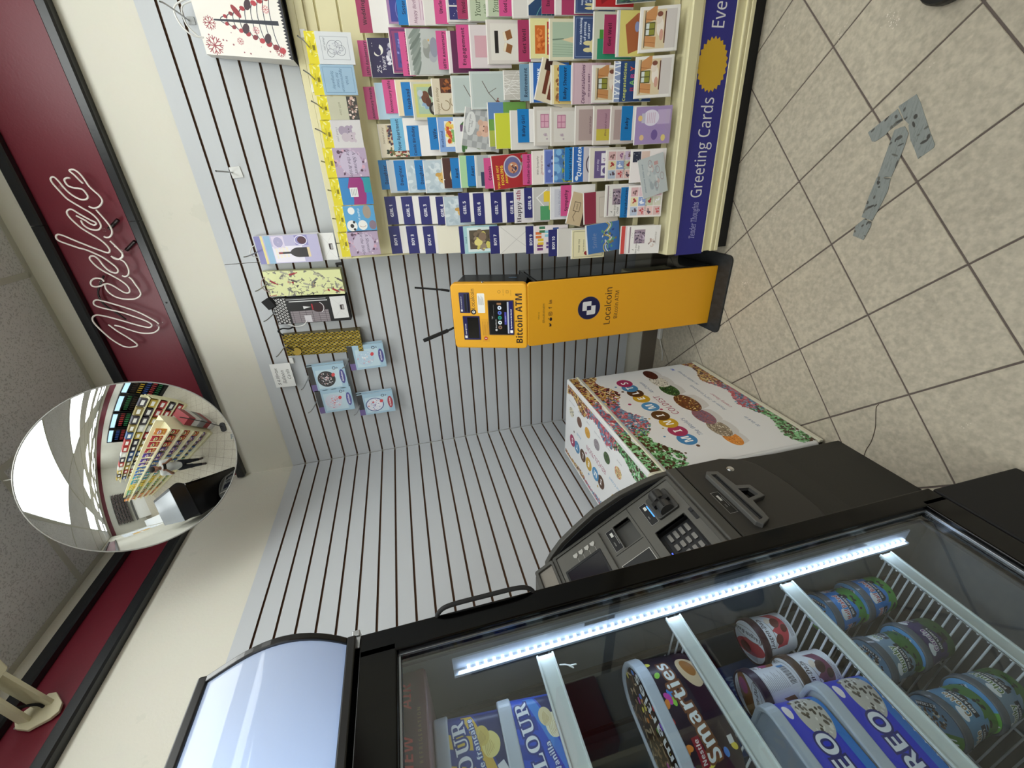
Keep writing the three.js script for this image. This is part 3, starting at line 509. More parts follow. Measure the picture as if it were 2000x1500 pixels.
// balloon packs
function balloonPack(label, cx, yb, w, h, ball, oval) {
  const t = thing('balloon_pack', label, 'balloon pack', [cx, yb, 0.05], 'foil balloon packs on hooks');
  const m = print(230, 300, (g, W, H) => {
    g.fillStyle = '#a7c8de'; g.fillRect(0, 0, W, H); g.fillStyle = '#c4dcea'; g.fillRect(20, 60, W - 60, H - 110);
    g.save(); g.translate(104, 136); ball(g); g.restore(); g.fillStyle = '#d8434b'; g.beginPath(); g.ellipse(136, 196, 18, 14, 0.4, 0, 7); g.fill();
    g.fillStyle = oval; g.beginPath(); g.ellipse(112, 268, 66, 22, 0, 0, 7); g.fill(); g.fillStyle = '#fff'; g.font = 'bold 17px sans-serif'; g.textAlign = 'center'; g.fillText('foil balloon', 112, 273);
    g.strokeStyle = '#223'; g.lineWidth = 4; g.beginPath(); g.arc(196, 214, 12, 0, 7); g.stroke(); g.fillStyle = '#223'; g.font = 'bold 14px sans-serif'; g.fillText('18"', 196, 245);
    g.fillStyle = '#2a2a2e'; g.fillRect(0, 0, W, 44); g.fillStyle = '#6d5a97'; g.fillRect(0, 0, 64, 44);
  }, 0.3, { m: { clearcoat: 0.8, clearcoatRoughness: 0.15 } });
  const side = mat('#b7cfdf', 0.4);
  for (let k = 0; k < 2; k++) { const g = box(cx - w / 2, cx + w / 2, yb, yb + h, 0.03 + k * 0.018, 0.044 + k * 0.018); const p = part(k ? 'front_card' : 'rear_card', g.translate(k * -0.004, k * -0.004, 0), side, t); p.material = [side, side, side, side, m, side]; }
}
const confetti = (bg, cols, ring) => (g) => { g.fillStyle = bg; g.beginPath(); g.arc(0, 0, 72, 0, 7); g.fill(); if (ring) { g.strokeStyle = ring; g.lineWidth = 7; g.stroke(); } for (let i = 0; i < 60; i++) { const a = rnd(6.28), r = rnd(64); g.fillStyle = cols[Math.floor(rnd(cols.length))]; g.beginPath(); g.arc(r * Math.cos(a), r * Math.sin(a), rnd(2, 6), 0, 7); g.fill(); } g.fillStyle = '#fff'; };
balloonPack('foil balloon pack with a black confetti ball, nearest the price note', 0.58, 1.985, 0.15, 0.19, confetti('#26242a', ['#fff', '#c9c4d2', '#8a8490', '#e2b7b7']), '#4b4a92');
balloonPack('foil balloon pack with a pale pastel ball below the black confetti one', 0.436, 1.98, 0.146, 0.188, confetti('#cfd5e6', ['#e89aa4', '#f2f4fb', '#a9b9dd', '#e8b5c0', '#d8434b']), '#5a5aa0');
balloonPack('foil balloon pack half hidden behind the gold scale bag', 0.674, 1.762, 0.142, 0.19, confetti('#b9d3e8', ['#f4f8fc', '#e8a4ae', '#c9def0']), '#4d4b93');
balloonPack('foil balloon pack hanging lowest with a striped blue ringed ball', 0.378, 1.759, 0.134, 0.198, confetti('#e4e6f2', ['#c24a56', '#7d86b8', '#f8f8ff', '#98a2d0'], '#3f4f8e'), '#b0414f');
// the big Christmas gift bag
{
  const front = print(512, 620, (g, w, h) => {
    g.fillStyle = '#e7e3dc'; g.fillRect(0, 0, w, h);
    const flake = (x, y, r, c) => { g.strokeStyle = c; g.lineWidth = r * 0.09; g.lineCap = 'round'; for (let i = 0; i < 8; i++) { const a = (i * Math.PI) / 4; g.beginPath(); g.moveTo(x, y); g.lineTo(x + r * Math.cos(a), y + r * Math.sin(a)); for (const s of [-0.5, 0.5]) { g.moveTo(x + 0.55 * r * Math.cos(a), y + 0.55 * r * Math.sin(a)); g.lineTo(x + 0.9 * r * Math.cos(a + s * 0.6), y + 0.9 * r * Math.sin(a + s * 0.6)); } g.stroke(); } };
    flake(60, 76, 60, '#8e2430'); flake(196, 84, 44, '#8e2430'); flake(48, 540, 36, '#8e2430'); flake(96, 268, 24, '#a5434c'); g.fillStyle = '#8b4a50'; for (let i = 0; i < 16; i++) { g.beginPath(); g.arc(rnd(10, 150), rnd(40, 560), rnd(2, 7), 0, 7); g.fill(); }
    g.fillStyle = '#1f2433'; g.beginPath(); g.moveTo(212, 120); g.lineTo(222, 120); g.lineTo(236, 570); g.lineTo(208, 570); g.fill(); g.strokeStyle = '#1f2433'; g.lineWidth = 5;
    for (let k = 0; k < 9; k++) { const y = 170 + k * 44, r = 22 + k * 18; for (const s of [-1, 1]) { g.beginPath(); g.moveTo(220, y); g.quadraticCurveTo(220 + s * r * 0.6, y - 6, 220 + s * r, y + 26); g.stroke(); g.fillStyle = ['#9c1f2d', '#7c2530', '#b03540'][k % 3]; g.beginPath(); g.ellipse(220 + s * r, y + 36, 11 + k, 15 + k, 0.3 * s, 0, 7); g.fill(); } }
    g.fillStyle = '#38202c'; for (const [x, y] of [[124, 470], [320, 380], [176, 330]]) { g.beginPath(); g.ellipse(x, y, 34, 22, 0.5, 0, 7); g.fill(); } g.fillStyle = '#8e2430'; g.beginPath(); g.ellipse(276, 290, 44, 18, -0.6, 0, 7); g.fill();
    flake(300, 500, 26, '#c2606a'); flake(170, 400, 24, '#c2606a'); flake(400, 300, 50, '#8e2430'); flake(440, 120, 44, '#8e2430');
    g.fillStyle = '#23232c'; g.beginPath(); g.moveTo(0, h); for (let x = 0; x <= w; x += 21) { g.lineTo(x, h - 12); g.lineTo(x + 10.5, h - 30); } g.lineTo(w, h); g.fill();
  }, 0.4);
  const dark = mat('#22252e', 0.45);
  const t = bag('gift_bag', 'large white paper gift bag with a red folk art Christmas tree', 'gift bag', 1.982, 2.236, 1.888, 2.205, 0.01, 0.11, front, mat('#d9d6d0', 0.5), { skew: 0.024, bottom: dark });
  part('handle', tube([[2.045, 2.2, 0.06], [2.05, 2.235, 0.07], [2.085, 2.262, 0.075], [2.13, 2.262, 0.07], [2.165, 2.2, 0.06]], 0.003), K.white, t);
  part('handle', tube([[2.045, 2.2, 0.025], [2.055, 2.225, 0.03], [2.09, 2.25, 0.04], [2.14, 2.248, 0.035], [2.165, 2.2, 0.025]], 0.003), K.white, t);
}
// ================================================================ yellow Bitcoin kiosk
K.yellow = mat('#f0ae22', 0.42, { bumpMap: bumpFine, bumpScale: 0.0001 });
{
  const t = thing('kiosk', 'narrow yellow Bitcoin ATM kiosk with a tilted head on a dark base plate', 'kiosk', [0.935, 0, 0.33]);
  part('base_plate', extrude(shapeOf(rrect(0.405, 0.43, 0.03, 0.948, -0.33)), 0.012, 0.002).rotateX(-Math.PI / 2), mat('#3a3d40', 0.55, { map: tex(256, (i) => { const v = 0.75 + 0.4 * (n3[i * 4] - 0.5); return grey(v); }, true, 3) }), t, 'dark grey steel base plate');
  const glossy = mat('#0b0c0d', 0.12, { clearcoat: 0.5 });
  part('column', box(0.785, 1.088, 0.012, 1.0, 0.15, 0.446, 0.006), glossy, t);
  // front panel, a folded sheet with rounded upper corners
  const pw = 0.318, ph = 1.03, px = 0.934;
  const panelPrint = print(512, 1658, (g, w, h) => {
    g.fillStyle = '#eeab20'; g.fillRect(0, 0, w, h); g.fillStyle = '#2a1c1e'; g.textAlign = 'center';
    g.font = '15px sans-serif'; g.fillText('follow us', 246, 84); g.font = '25px sans-serif'; g.fillText('@localcoinatm', 262, 128);
    const y = 176; g.font = 'bold 36px sans-serif'; g.fillText('in', 352, y + 12); g.font = 'bold 38px sans-serif'; g.fillText('f', 302, y + 12);
    g.strokeStyle = '#2a1c1e'; g.lineWidth = 4; g.beginPath(); g.roundRect(238, y - 14, 28, 28, 8); g.stroke(); g.beginPath(); g.arc(252, y, 6, 0, 7); g.stroke(); g.beginPath(); g.ellipse(206, y + 4, 15, 11, 0, 0, 7); g.fill(); g.beginPath(); g.arc(212, y - 14, 4, 0, 7); g.fill();
    g.beginPath(); g.moveTo(144, y + 8); g.quadraticCurveTo(170, y + 16, 172, y - 10); g.lineTo(164, y - 8); g.lineTo(158, y - 2); g.lineTo(146, y - 12); g.fill();
    // round emblem: two interlocked white corners on navy
    const cx = 264, cy = 506, R = 96; g.fillStyle = '#d9a24a'; g.beginPath(); g.arc(cx, cy, R + 5, 0, 7); g.fill(); g.fillStyle = '#1a1c4a'; g.beginPath(); g.arc(cx, cy, R, 0, 7); g.fill();
    g.fillStyle = '#e9e9ec'; const u = 19; g.beginPath(); g.moveTo(cx - u, cy - 3 * u); g.lineTo(cx + 2.2 * u, cy - 3 * u); g.quadraticCurveTo(cx + 3 * u, cy - 3 * u, cx + 3 * u, cy - 2.2 * u); g.lineTo(cx + 3 * u, cy + u); g.lineTo(cx + u, cy + u); g.lineTo(cx + u, cy - u); g.lineTo(cx - u, cy - u); g.fill();
    g.beginPath(); g.moveTo(cx + u, cy + 3 * u); g.lineTo(cx - 2.2 * u, cy + 3 * u); g.quadraticCurveTo(cx - 3 * u, cy + 3 * u, cx - 3 * u, cy + 2.2 * u); g.lineTo(cx - 3 * u, cy - u); g.lineTo(cx - u, cy - u); g.lineTo(cx - u, cy + u); g.lineTo(cx + u, cy + u); g.fill();
    g.fillStyle = '#2a1418'; g.font = '78px sans-serif'; g.fillText('Localcoin', 262, 700); g.font = '46px sans-serif'; g.fillText('Bitcoin ATM', 268, 764);
  }, 0.42);
  const out = shapeOf([...rrect(pw, ph, 0.018, px, 0.012 + ph / 2).filter((p) => p[1] > 0.5), [px - pw / 2 + 0.006, 0.012], [px + pw / 2 - 0.004, 0.012]]);
  part('front_panel', extrude(out, 0.016, 0.003).translate(0, 0, 0.444), K.yellow, t);
  part('panel_print', sheet(pw - 0.012, ph - 0.014).translate(px + 0.001, 0.012 + ph / 2, 0.4608), panelPrint, t);
  part('side_sheet', box(1.089, 1.0925, 0.05, 0.985, 0.2, 0.43), mat('#1b1d1f', 0.1, { clearcoat: 0.8 }), t, 'glossy dark side sheet');
  // head: local frame, leaning back
  const head = new THREE.Matrix4().makeRotationX(-0.36).setPosition(0.929, 1.045, 0.462);
  const H = (g) => flat(g).applyMatrix4(head), hw = 0.326, hh = 0.366;
  part('head_shell', H(extrude(shapeOf(rrect(hw, hh, 0.022, 0, hh / 2)), 0.045, 0.006).translate(0, 0, -0.045)), K.yellow, t);
  part('head_case', H(box(-hw / 2 + 0.004, hw / 2 - 0.004, 0.006, hh - 0.02, -0.215, -0.046, 0.008)), mat('#191a1c', 0.25), t, 'black rear case of the head');
  part('neck', [box(0.82, 1.06, 0.97, 1.07, 0.25, 0.42, 0.02)], K.black, t);
  const hp = print(620, 700, (g, w, h) => {
    g.fillStyle = '#f3b226'; g.fillRect(0, 0, w, h); g.fillStyle = '#24181a'; g.textAlign = 'left';
    g.font = 'bold 88px sans-serif'; g.fillText('Bitcoin ATM', 40, 668);
    g.font = '47px sans-serif'; g.fillText('Localcoin', 390, 212); g.beginPath(); g.arc(362, 196, 26, 0, 7); g.fill(); g.fillStyle = '#f4f4f4'; g.beginPath(); g.arc(362, 196, 13, 0, 7); g.fill(); g.fillStyle = '#24181a'; g.fillRect(357, 191, 10, 10);
    g.fillStyle = '#f4f4f0'; g.beginPath(); g.roundRect(352, 238, 190, 72, 8); g.fill(); g.fillStyle = '#8a8a86'; for (let i = 0; i < 6; i++) g.fillRect(430, 250 + i * 9, 90 - (i % 3) * 14, 3);
    g.fillStyle = '#e7a72a'; g.fillRect(56, 266, 236, 72); g.fillStyle = '#c8412b'; g.beginPath(); g.arc(92, 302, 19, 0, 7); g.fill(); g.fillStyle = '#fff'; g.fillRect(89, 292, 6, 20); g.fillStyle = '#b9801f'; for (let i = 0; i < 5; i++) g.fillRect(124, 276 + i * 12, 140 - (i % 2) * 30, 4);
    g.strokeStyle = '#8a5d17'; g.lineWidth = 3; g.beginPath(); g.arc(556, 452, 13, 0, 7); g.stroke(); g.strokeRect(544, 520, 24, 20); g.fillStyle = '#8a5d17'; g.font = '11px sans-serif'; g.fillText('use camera', 520, 494); g.fillText('touch here', 520, 566);
  }, 0.42);
  part('head_print', H(sheet(hw - 0.014, hh - 0.016).translate(0, hh / 2, 0.0006)), hp, t);
  const u = (x, y) => [(-hw / 2 + 0.007) + (x / 620) * (hw - 0.014), (hh - 0.008) - (y / 700) * (hh - 0.016)];
  const bezel = (x0, y0, x1, y1, m, name, d = 0.002) => { const [a, b] = u(x0, y0), [c, e] = u(x1, y1); return part(name, H(extrude(shapeOf(rrect(c - a, b - e, 0.004, (a + c) / 2, (b + e) / 2)), d, 0.0006)), m, t); };
  const onFace = (x0, y0, x1, y1, m, name, z) => { const [a, b] = u(x0, y0), [c, e] = u(x1, y1); return part(name, H(sheet(c - a, b - e).translate((a + c) / 2, (b + e) / 2, z)), m, t); };
  const edge = mat('#5b4636', 0.4);
  bezel(352, 62, 552, 166, edge, 'cash_slot_bezel'); onFace(356, 66, 548, 162, print(384, 192, (g, w, h) => { g.fillStyle = '#26265c'; g.fillRect(0, 0, w, h); g.fillStyle = '#f2f2f2'; g.fillRect(20, 16, 44, 34); g.font = 'bold 21px sans-serif'; g.fillText('Insert and pull bills one', 76, 42); }), 'cash_slot_plate', 0.0024);
  { const [a, b] = u(366, 112), [c, e] = u(540, 152); part('cash_slot', H(box(a, c, e, b, 0.0022, 0.006, 0.001)), K.black, t); part('slot_lip', H(box(a, c, e, e + 0.008, 0.002, 0.012, 0.002)), mat('#1f2344', 0.3), t); }
  bezel(76, 82, 322, 252, edge, 'scanner_bezel'); onFace(80, 86, 318, 248, print(476, 324, (g, w, h) => { g.fillStyle = '#26265c'; g.fillRect(0, 0, w, h); g.fillStyle = '#f2f2f2'; g.fillRect(30, 14, 54, 48); g.font = 'bold 34px sans-serif'; g.fillText('Scan QR Code', 104, 54); g.fillStyle = '#0b0908'; g.fillRect(26, 82, 430, 222); }, 0.2), 'scanner_window', 0.0024);
  bezel(130, 338, 478, 588, edge, 'screen_bezel', 0.004);
  const scr = canvas(696, 500, (g, w, h) => {
    g.fillStyle = '#191919'; g.fillRect(0, 0, w, h); g.fillStyle = '#d9d9d9'; g.font = '28px sans-serif'; g.fillText('⎕  login', 300, 74); g.fillStyle = '#b9b9b9'; g.beginPath(); g.arc(94, 142, 24, 0, 7); g.fill(); g.font = 'bold 34px sans-serif'; g.fillText('Buy Bitcoin', 136, 152); g.font = '18px sans-serif'; g.fillStyle = '#8a8a8a'; g.fillText('Select a coin to begin your purchase', 330, 104);
    ['#8a6a55', '#d6e0e4', '#2e8c7c', '#5a6fc2', '#cfd9ea'].forEach((c, i) => { g.fillStyle = c; g.beginPath(); g.arc(150 + i * 102, 224, 40, 0, 7); g.fill(); g.fillStyle = '#2a2f44'; g.beginPath(); g.arc(150 + i * 102, 224, 16, 0, 7); g.fill(); });
    g.fillStyle = '#8f6a4c'; g.fillRect(620, 170, 40, 90); g.fillStyle = '#45459a'; g.fillRect(210, 320, 260, 44); g.fillStyle = '#d6d8e6'; g.font = '20px sans-serif'; g.fillText('Other options', 270, 350); g.fillStyle = '#aab0c4'; g.fillRect(20, 380, 660, 34); g.fillStyle = '#26265c'; g.fillRect(0, 420, w, 80); g.fillStyle = '#f4f4f4'; g.fillRect(30, 432, 60, 56); g.font = 'bold 34px sans-serif'; g.fillText('Tap Screen to Get Started', 112, 472);
  });
  onFace(138, 346, 470, 580, new THREE.MeshPhysicalMaterial({ map: scr, emissiveMap: scr, emissive: new THREE.Color(1, 1, 1), emissiveIntensity: 0.32, roughness: 0.15 }), 'screen', 0.0046);
  part('lock', H(new THREE.CylinderGeometry(0.007, 0.007, 0.006, 20).rotateZ(Math.PI / 2).translate(hw / 2 + 0.002, 0.212, -0.02)), K.chrome, t);
  part('side_label', H(sheet(0.02, 0.04).rotateY(Math.PI / 2).translate(hw / 2 - 0.0035, 0.08, -0.14)), print(64, 128, (g, w, h) => { g.fillStyle = '#3f5a78'; g.fillRect(0, 0, w, h); g.fillStyle = '#a9c0d6'; for (let i = 0; i < 6; i++) g.fillRect(8, 12 + i * 18, 46, 5); }), t);
  part('antenna', [rod([1.03, 1.38, 0.22], [1.04, 1.42, 0.22], 0.006), rod([1.04, 1.42, 0.22], [1.062, 1.548, 0.22], 0.0048)], K.blackMatte, t);
  part('antenna', [rod([0.835, 1.375, 0.22], [0.822, 1.41, 0.22], 0.006), new RoundedBoxGeometry(0.02, 0.14, 0.01, 2, 0.004).rotateZ(0.3).translate(0.803, 1.474, 0.22)], K.blackMatte, t);
}

// white cord with an inline plug lying along the baseboard
{
  const t = thing('power_cord', 'white power cord with an inline plug behind the yellow kiosk', 'cord', [0.55, 0, 0.05]);
  const w = mat('#d9d8d4', 0.5);
  part('cord', [tube([[0.82, 0.03, 0.06], [0.7, 0.018, 0.05], [0.62, 0.014, 0.05]], 0.004), tube([[0.545, 0.012, 0.05], [0.52, 0.01, 0.06], [0.49, 0.008, 0.075], [0.46, 0.006, 0.09], [0.4, 0.005, 0.1]], 0.0035)], w, t);
  part('plug', [box(0.54, 0.625, 0.002, 0.028, 0.036, 0.064, 0.006)], w, t);
}

// ================================================================ ice cream chest freezer
{
  const t = thing('chest_freezer', 'white chest freezer wrapped in bead ice cream graphics in the corner', 'freezer', [0.3, 0, 0.835]);
  const white = mat('#e4e5e6', 0.38), trim = mat('#d9d6c2', 0.35);
  const Z0 = 0.412, Z1 = 1.262, X0 = 0.05, XF = 0.53;
  part('cabinet', box(X0, XF, 0.03, 0.738, Z0, Z1, 0.018), white, t);
  part('kick', box(X0 + 0.02, XF - 0.012, 0.0, 0.034, Z0 + 0.02, Z1 - 0.02), K.grayDark, t);
  part('bottom_trim', box(XF - 0.01, XF + 0.002, 0.012, 0.032, Z0 + 0.01, Z1 - 0.01, 0.002), trim, t);
  part('gasket', box(X0 + 0.01, XF - 0.008, 0.736, 0.746, Z0 + 0.008, Z1 - 0.008), K.grayDark, t);
  part('lid', box(X0 - 0.004, XF + 0.006, 0.748, 0.81, Z0 - 0.003, Z1 + 0.003, 0.008), white, t);
  part('lid_trim', box(XF - 0.004, XF + 0.011, 0.745, 0.7555, Z0, Z1, 0.003), trim, t);
  part('corner_cap', box(XF - 0.09, XF + 0.009, 0.742, 0.8125, Z1 - 0.03, Z1 + 0.007, 0.014), trim, t, 'ivory plastic corner cap on the lid');
  const zx = (z) => ((Z1 - z) / 0.85) * 1700;
  const sprinkle = (g, x0, x1, y0, y1, n, dense) => {   // pebble candy in three colour runs; y0 is the solid edge, y1 the ragged one
    const runs = [['#3f7d45', '#7fb983', '#3a2416', '#94cf98', '#4a2e1c'], ['#c05a66', '#5a86a8', '#d27782', '#3f5f80', '#6fa0bd', '#a8434f'], ['#5b2f24', '#c8a052', '#3d1d16', '#b98a3e', '#8c3b46', '#e0c88a']];
    for (let i = 0; i < n; i++) { const f = rnd(), x = x0 + (x1 - x0) * f, k = Math.min(2, Math.floor(f * 3 + rnd(-0.18, 0.18) < 0 ? 0 : f * 3 + rnd(-0.18, 0.18))), r = runs[Math.max(0, k)], d = Math.pow(rnd(), dense); g.fillStyle = r[Math.floor(rnd(r.length))]; g.beginPath(); g.ellipse(x, y0 + (y1 - y0) * d * (0.75 + 0.3 * Math.sin(f * 19)), rnd(10, 24), rnd(7, 14), rnd(3), 0, 7); g.fill(); }
  };
  const balls = (g, pts, r, flip) => { const T = 'MINI MELTS', cols = ['#3f86bd', '#a8305f', '#c9a02c', '#54351d', '', '#4a8fc2', '#c9a02c', '#54351d', '#4a86b4', '#a52f5e']; let k = 0; for (let i = 0; i < 10; i++) { if (T[i] === ' ') continue; const [x, y] = pts[k++]; g.fillStyle = cols[i]; g.beginPath(); g.arc(x, y, r, 0, 7); g.fill(); g.fillStyle = '#fff'; g.font = `bold ${Math.round(r * 1.25)}px sans-serif`; g.textAlign = 'center'; g.fillText(T[i], x, y + r * 0.45); } };
  const beads = (g, x, y, rx, ry, cols, n = 130) => { g.save(); g.beginPath(); g.ellipse(x, y, rx, ry, 0, 0, 7); g.fillStyle = cols[0]; g.fill(); g.clip(); for (let i = 0; i < n; i++) { g.fillStyle = cols[Math.floor(rnd(cols.length))]; g.beginPath(); g.ellipse(x + rnd(-rx, rx), y + rnd(-ry, ry), rnd(4, 9), rnd(4, 8), rnd(3), 0, 7); g.fill(); } g.restore(); };
  const kinds = [['#d7842a', '#e9a14a', '#b96a1c'], ['#8a7a66', '#c9bca4', '#5b4c3c', '#e4dccb'], ['#8d5f6c', '#4f6e92', '#b0616c', '#6f4657'], ['#6b3d22', '#cfae55', '#8c3b2a', '#e4cf8f', '#4d2918'], ['#2c4a24', '#4f7a3a', '#241a10', '#7ba65c'], ['#ddd8cc', '#2a2220', '#b9b09f', '#f2eee6'], ['#4d2418', '#6d3524', '#3a1a12']];
  const front = print(1700, 1410, (g, w, h) => {
    g.fillStyle = '#e6e7e9'; g.fillRect(0, 0, w, h); const y = (v) => ((0.735 - v) / 0.705) * 1410;
    sprinkle(g, 0, w, 0, 230, 1900, 1.25); sprinkle(g, 0, w, h, h - 170, 1700, 1.1);
    [[1.18, 0.6], [1.05, 0.615], [0.9, 0.6], [0.75, 0.62], [0.62, 0.59], [0.56, 0.6], [0.99, 0.585], [0.84, 0.5], [1.15, 0.52]].forEach(([z, v], i) => { g.fillStyle = ['#54351d', '#4a86b4', '#c9a02c', '#a52f5e'][i % 4]; g.beginPath(); g.arc(zx(z), y(v), rnd(10, 17), 0, 7); g.fill(); });
    balls(g, [1.095, 1.027, 0.956, 0.889, 0.8, 0.713, 0.652, 0.593, 0.535].map((z) => [zx(z), y(0.535)]), 86);
    g.textAlign = 'center'; g.fillStyle = '#9a2a55'; g.font = '92px sans-serif'; g.fillText('COLDEST', zx(0.807), y(0.438)); g.fillStyle = '#3d5f8f'; g.font = 'italic 56px sans-serif'; g.fillText("The World's", zx(1.015), y(0.446)); g.fillText('ice Cream', zx(0.612), y(0.438));
    [1.145, 1.062, 0.956, 0.821, 0.672, 0.57, 0.484].forEach((z, i) => { const r = i === 3 ? 172 : i === 0 || i === 6 ? 112 : 140, cx = zx(z), cy = y(i === 3 ? 0.335 : 0.342); g.fillStyle = '#d2d0cf'; g.beginPath(); g.moveTo(cx - r, cy); g.lineTo(cx - r * 0.7, cy + r * 0.85); g.quadraticCurveTo(cx, cy + r * 1.1, cx + r * 0.7, cy + r * 0.85); g.lineTo(cx + r, cy); g.fill(); beads(g, cx, cy - r * 0.1, r, r * 0.62, kinds[i], 190); });
    g.fillStyle = '#3d5f8f'; g.font = 'italic 44px sans-serif'; g.fillText('Frozen at -197°C in seconds', zx(0.8), y(0.207)); g.fillStyle = '#9a2a55'; g.fillText('creamy flavour', zx(0.85), y(0.166)); g.fillStyle = '#3d5f8f'; g.fillText('to lock in', zx(1.06), y(0.166)); g.fillText('no matter the way', zx(0.58), y(0.166));
    g.fillStyle = '#b9c2e0'; g.fillRect(zx(0.475), y(0.2), 60, 40); g.fillStyle = '#3c4cc0'; g.fillRect(zx(0.47), y(0.195), 24, 22);
  }, 0.34);
  part('front_wrap', sheet(0.815, 0.69).rotateY(Math.PI / 2).translate(XF + 0.0008, 0.386, (Z0 + Z1) / 2), front, t);
  const lid = print(1700, 960, (g, w, h) => {
    g.fillStyle = '#e9eaec'; g.fillRect(0, 0, w, h); const y = (x) => ((x - 0.046) / 0.48) * 960;
    sprinkle(g, 0, w, h, h - 150, 1500, 1.3); sprinkle(g, 0, w, 0, 60, 500, 1.2);
    [0.484, 0.595, 0.702, 0.814, 0.926, 1.04].forEach((z, i) => { beads(g, zx(z), y(0.377), 66, 60, [['#d9d3bd', '#efe9d6', '#2b2724'], ['#6b4a3c', '#7d5a4a'], ['#d09a35', '#dba84a'], ['#9a9298', '#857d86', '#a9a2aa'], ['#38502c', '#5f7d46', '#27201a'], ['#d8c48a', '#c45a52', '#efe0b4', '#7a5a3a']][i], 110); g.fillStyle = '#9a9aa2'; g.font = '24px sans-serif'; g.textAlign = 'center'; g.fillText(['cookies & cream', 'chocolate', 'orange', 'cotton candy', 'mint chip', 'brownie'][i], zx(z), y(0.44)); });
    balls(g, [1.225, 1.16, 1.1, 0.95, 0.885, 0.8, 0.722, 0.64, 0.572].map((z) => [zx(z - 0.06), y(0.195)]), 76);
    g.textAlign = 'center'; g.fillStyle = '#9a2a55'; g.font = '78px sans-serif'; g.fillText('REVOLUTION', zx(0.815), y(0.3)); g.fillStyle = '#6fa0c8'; g.font = 'italic 46px sans-serif'; g.fillText('Ice Cream', zx(1.02), y(0.297)); g.fillText('inside', zx(0.6), y(0.292)); g.font = 'italic 30px sans-serif'; g.fillText('the', zx(1.06), y(0.12));
    [[0.99, 0.14], [0.75, 0.135], [0.86, 0.142], [0.7, 0.24], [0.53, 0.27]].forEach(([z, x], i) => { g.fillStyle = ['#54351d', '#4a86b4', '#c9a02c', '#a52f5e'][i % 4]; g.beginPath(); g.arc(zx(z), y(x), 14, 0, 7); g.fill(); });
  }, 0.34);
  part('lid_front_wrap', sheet(0.83, 0.046).rotateY(Math.PI / 2).translate(XF + 0.0068, 0.779, (Z0 + Z1) / 2), print(1700, 96, (g, w, h) => { g.fillStyle = '#e6e7e9'; g.fillRect(0, 0, w, h); sprinkle(g, 0, w, -10, h + 60, 1500, 1); }, 0.34), t);
  part('lid_wrap', sheet(0.815, 0.448).rotateX(-Math.PI / 2).rotateY(Math.PI / 2).translate(0.29, 0.8106, (Z0 + Z1) / 2), lid, t);
}
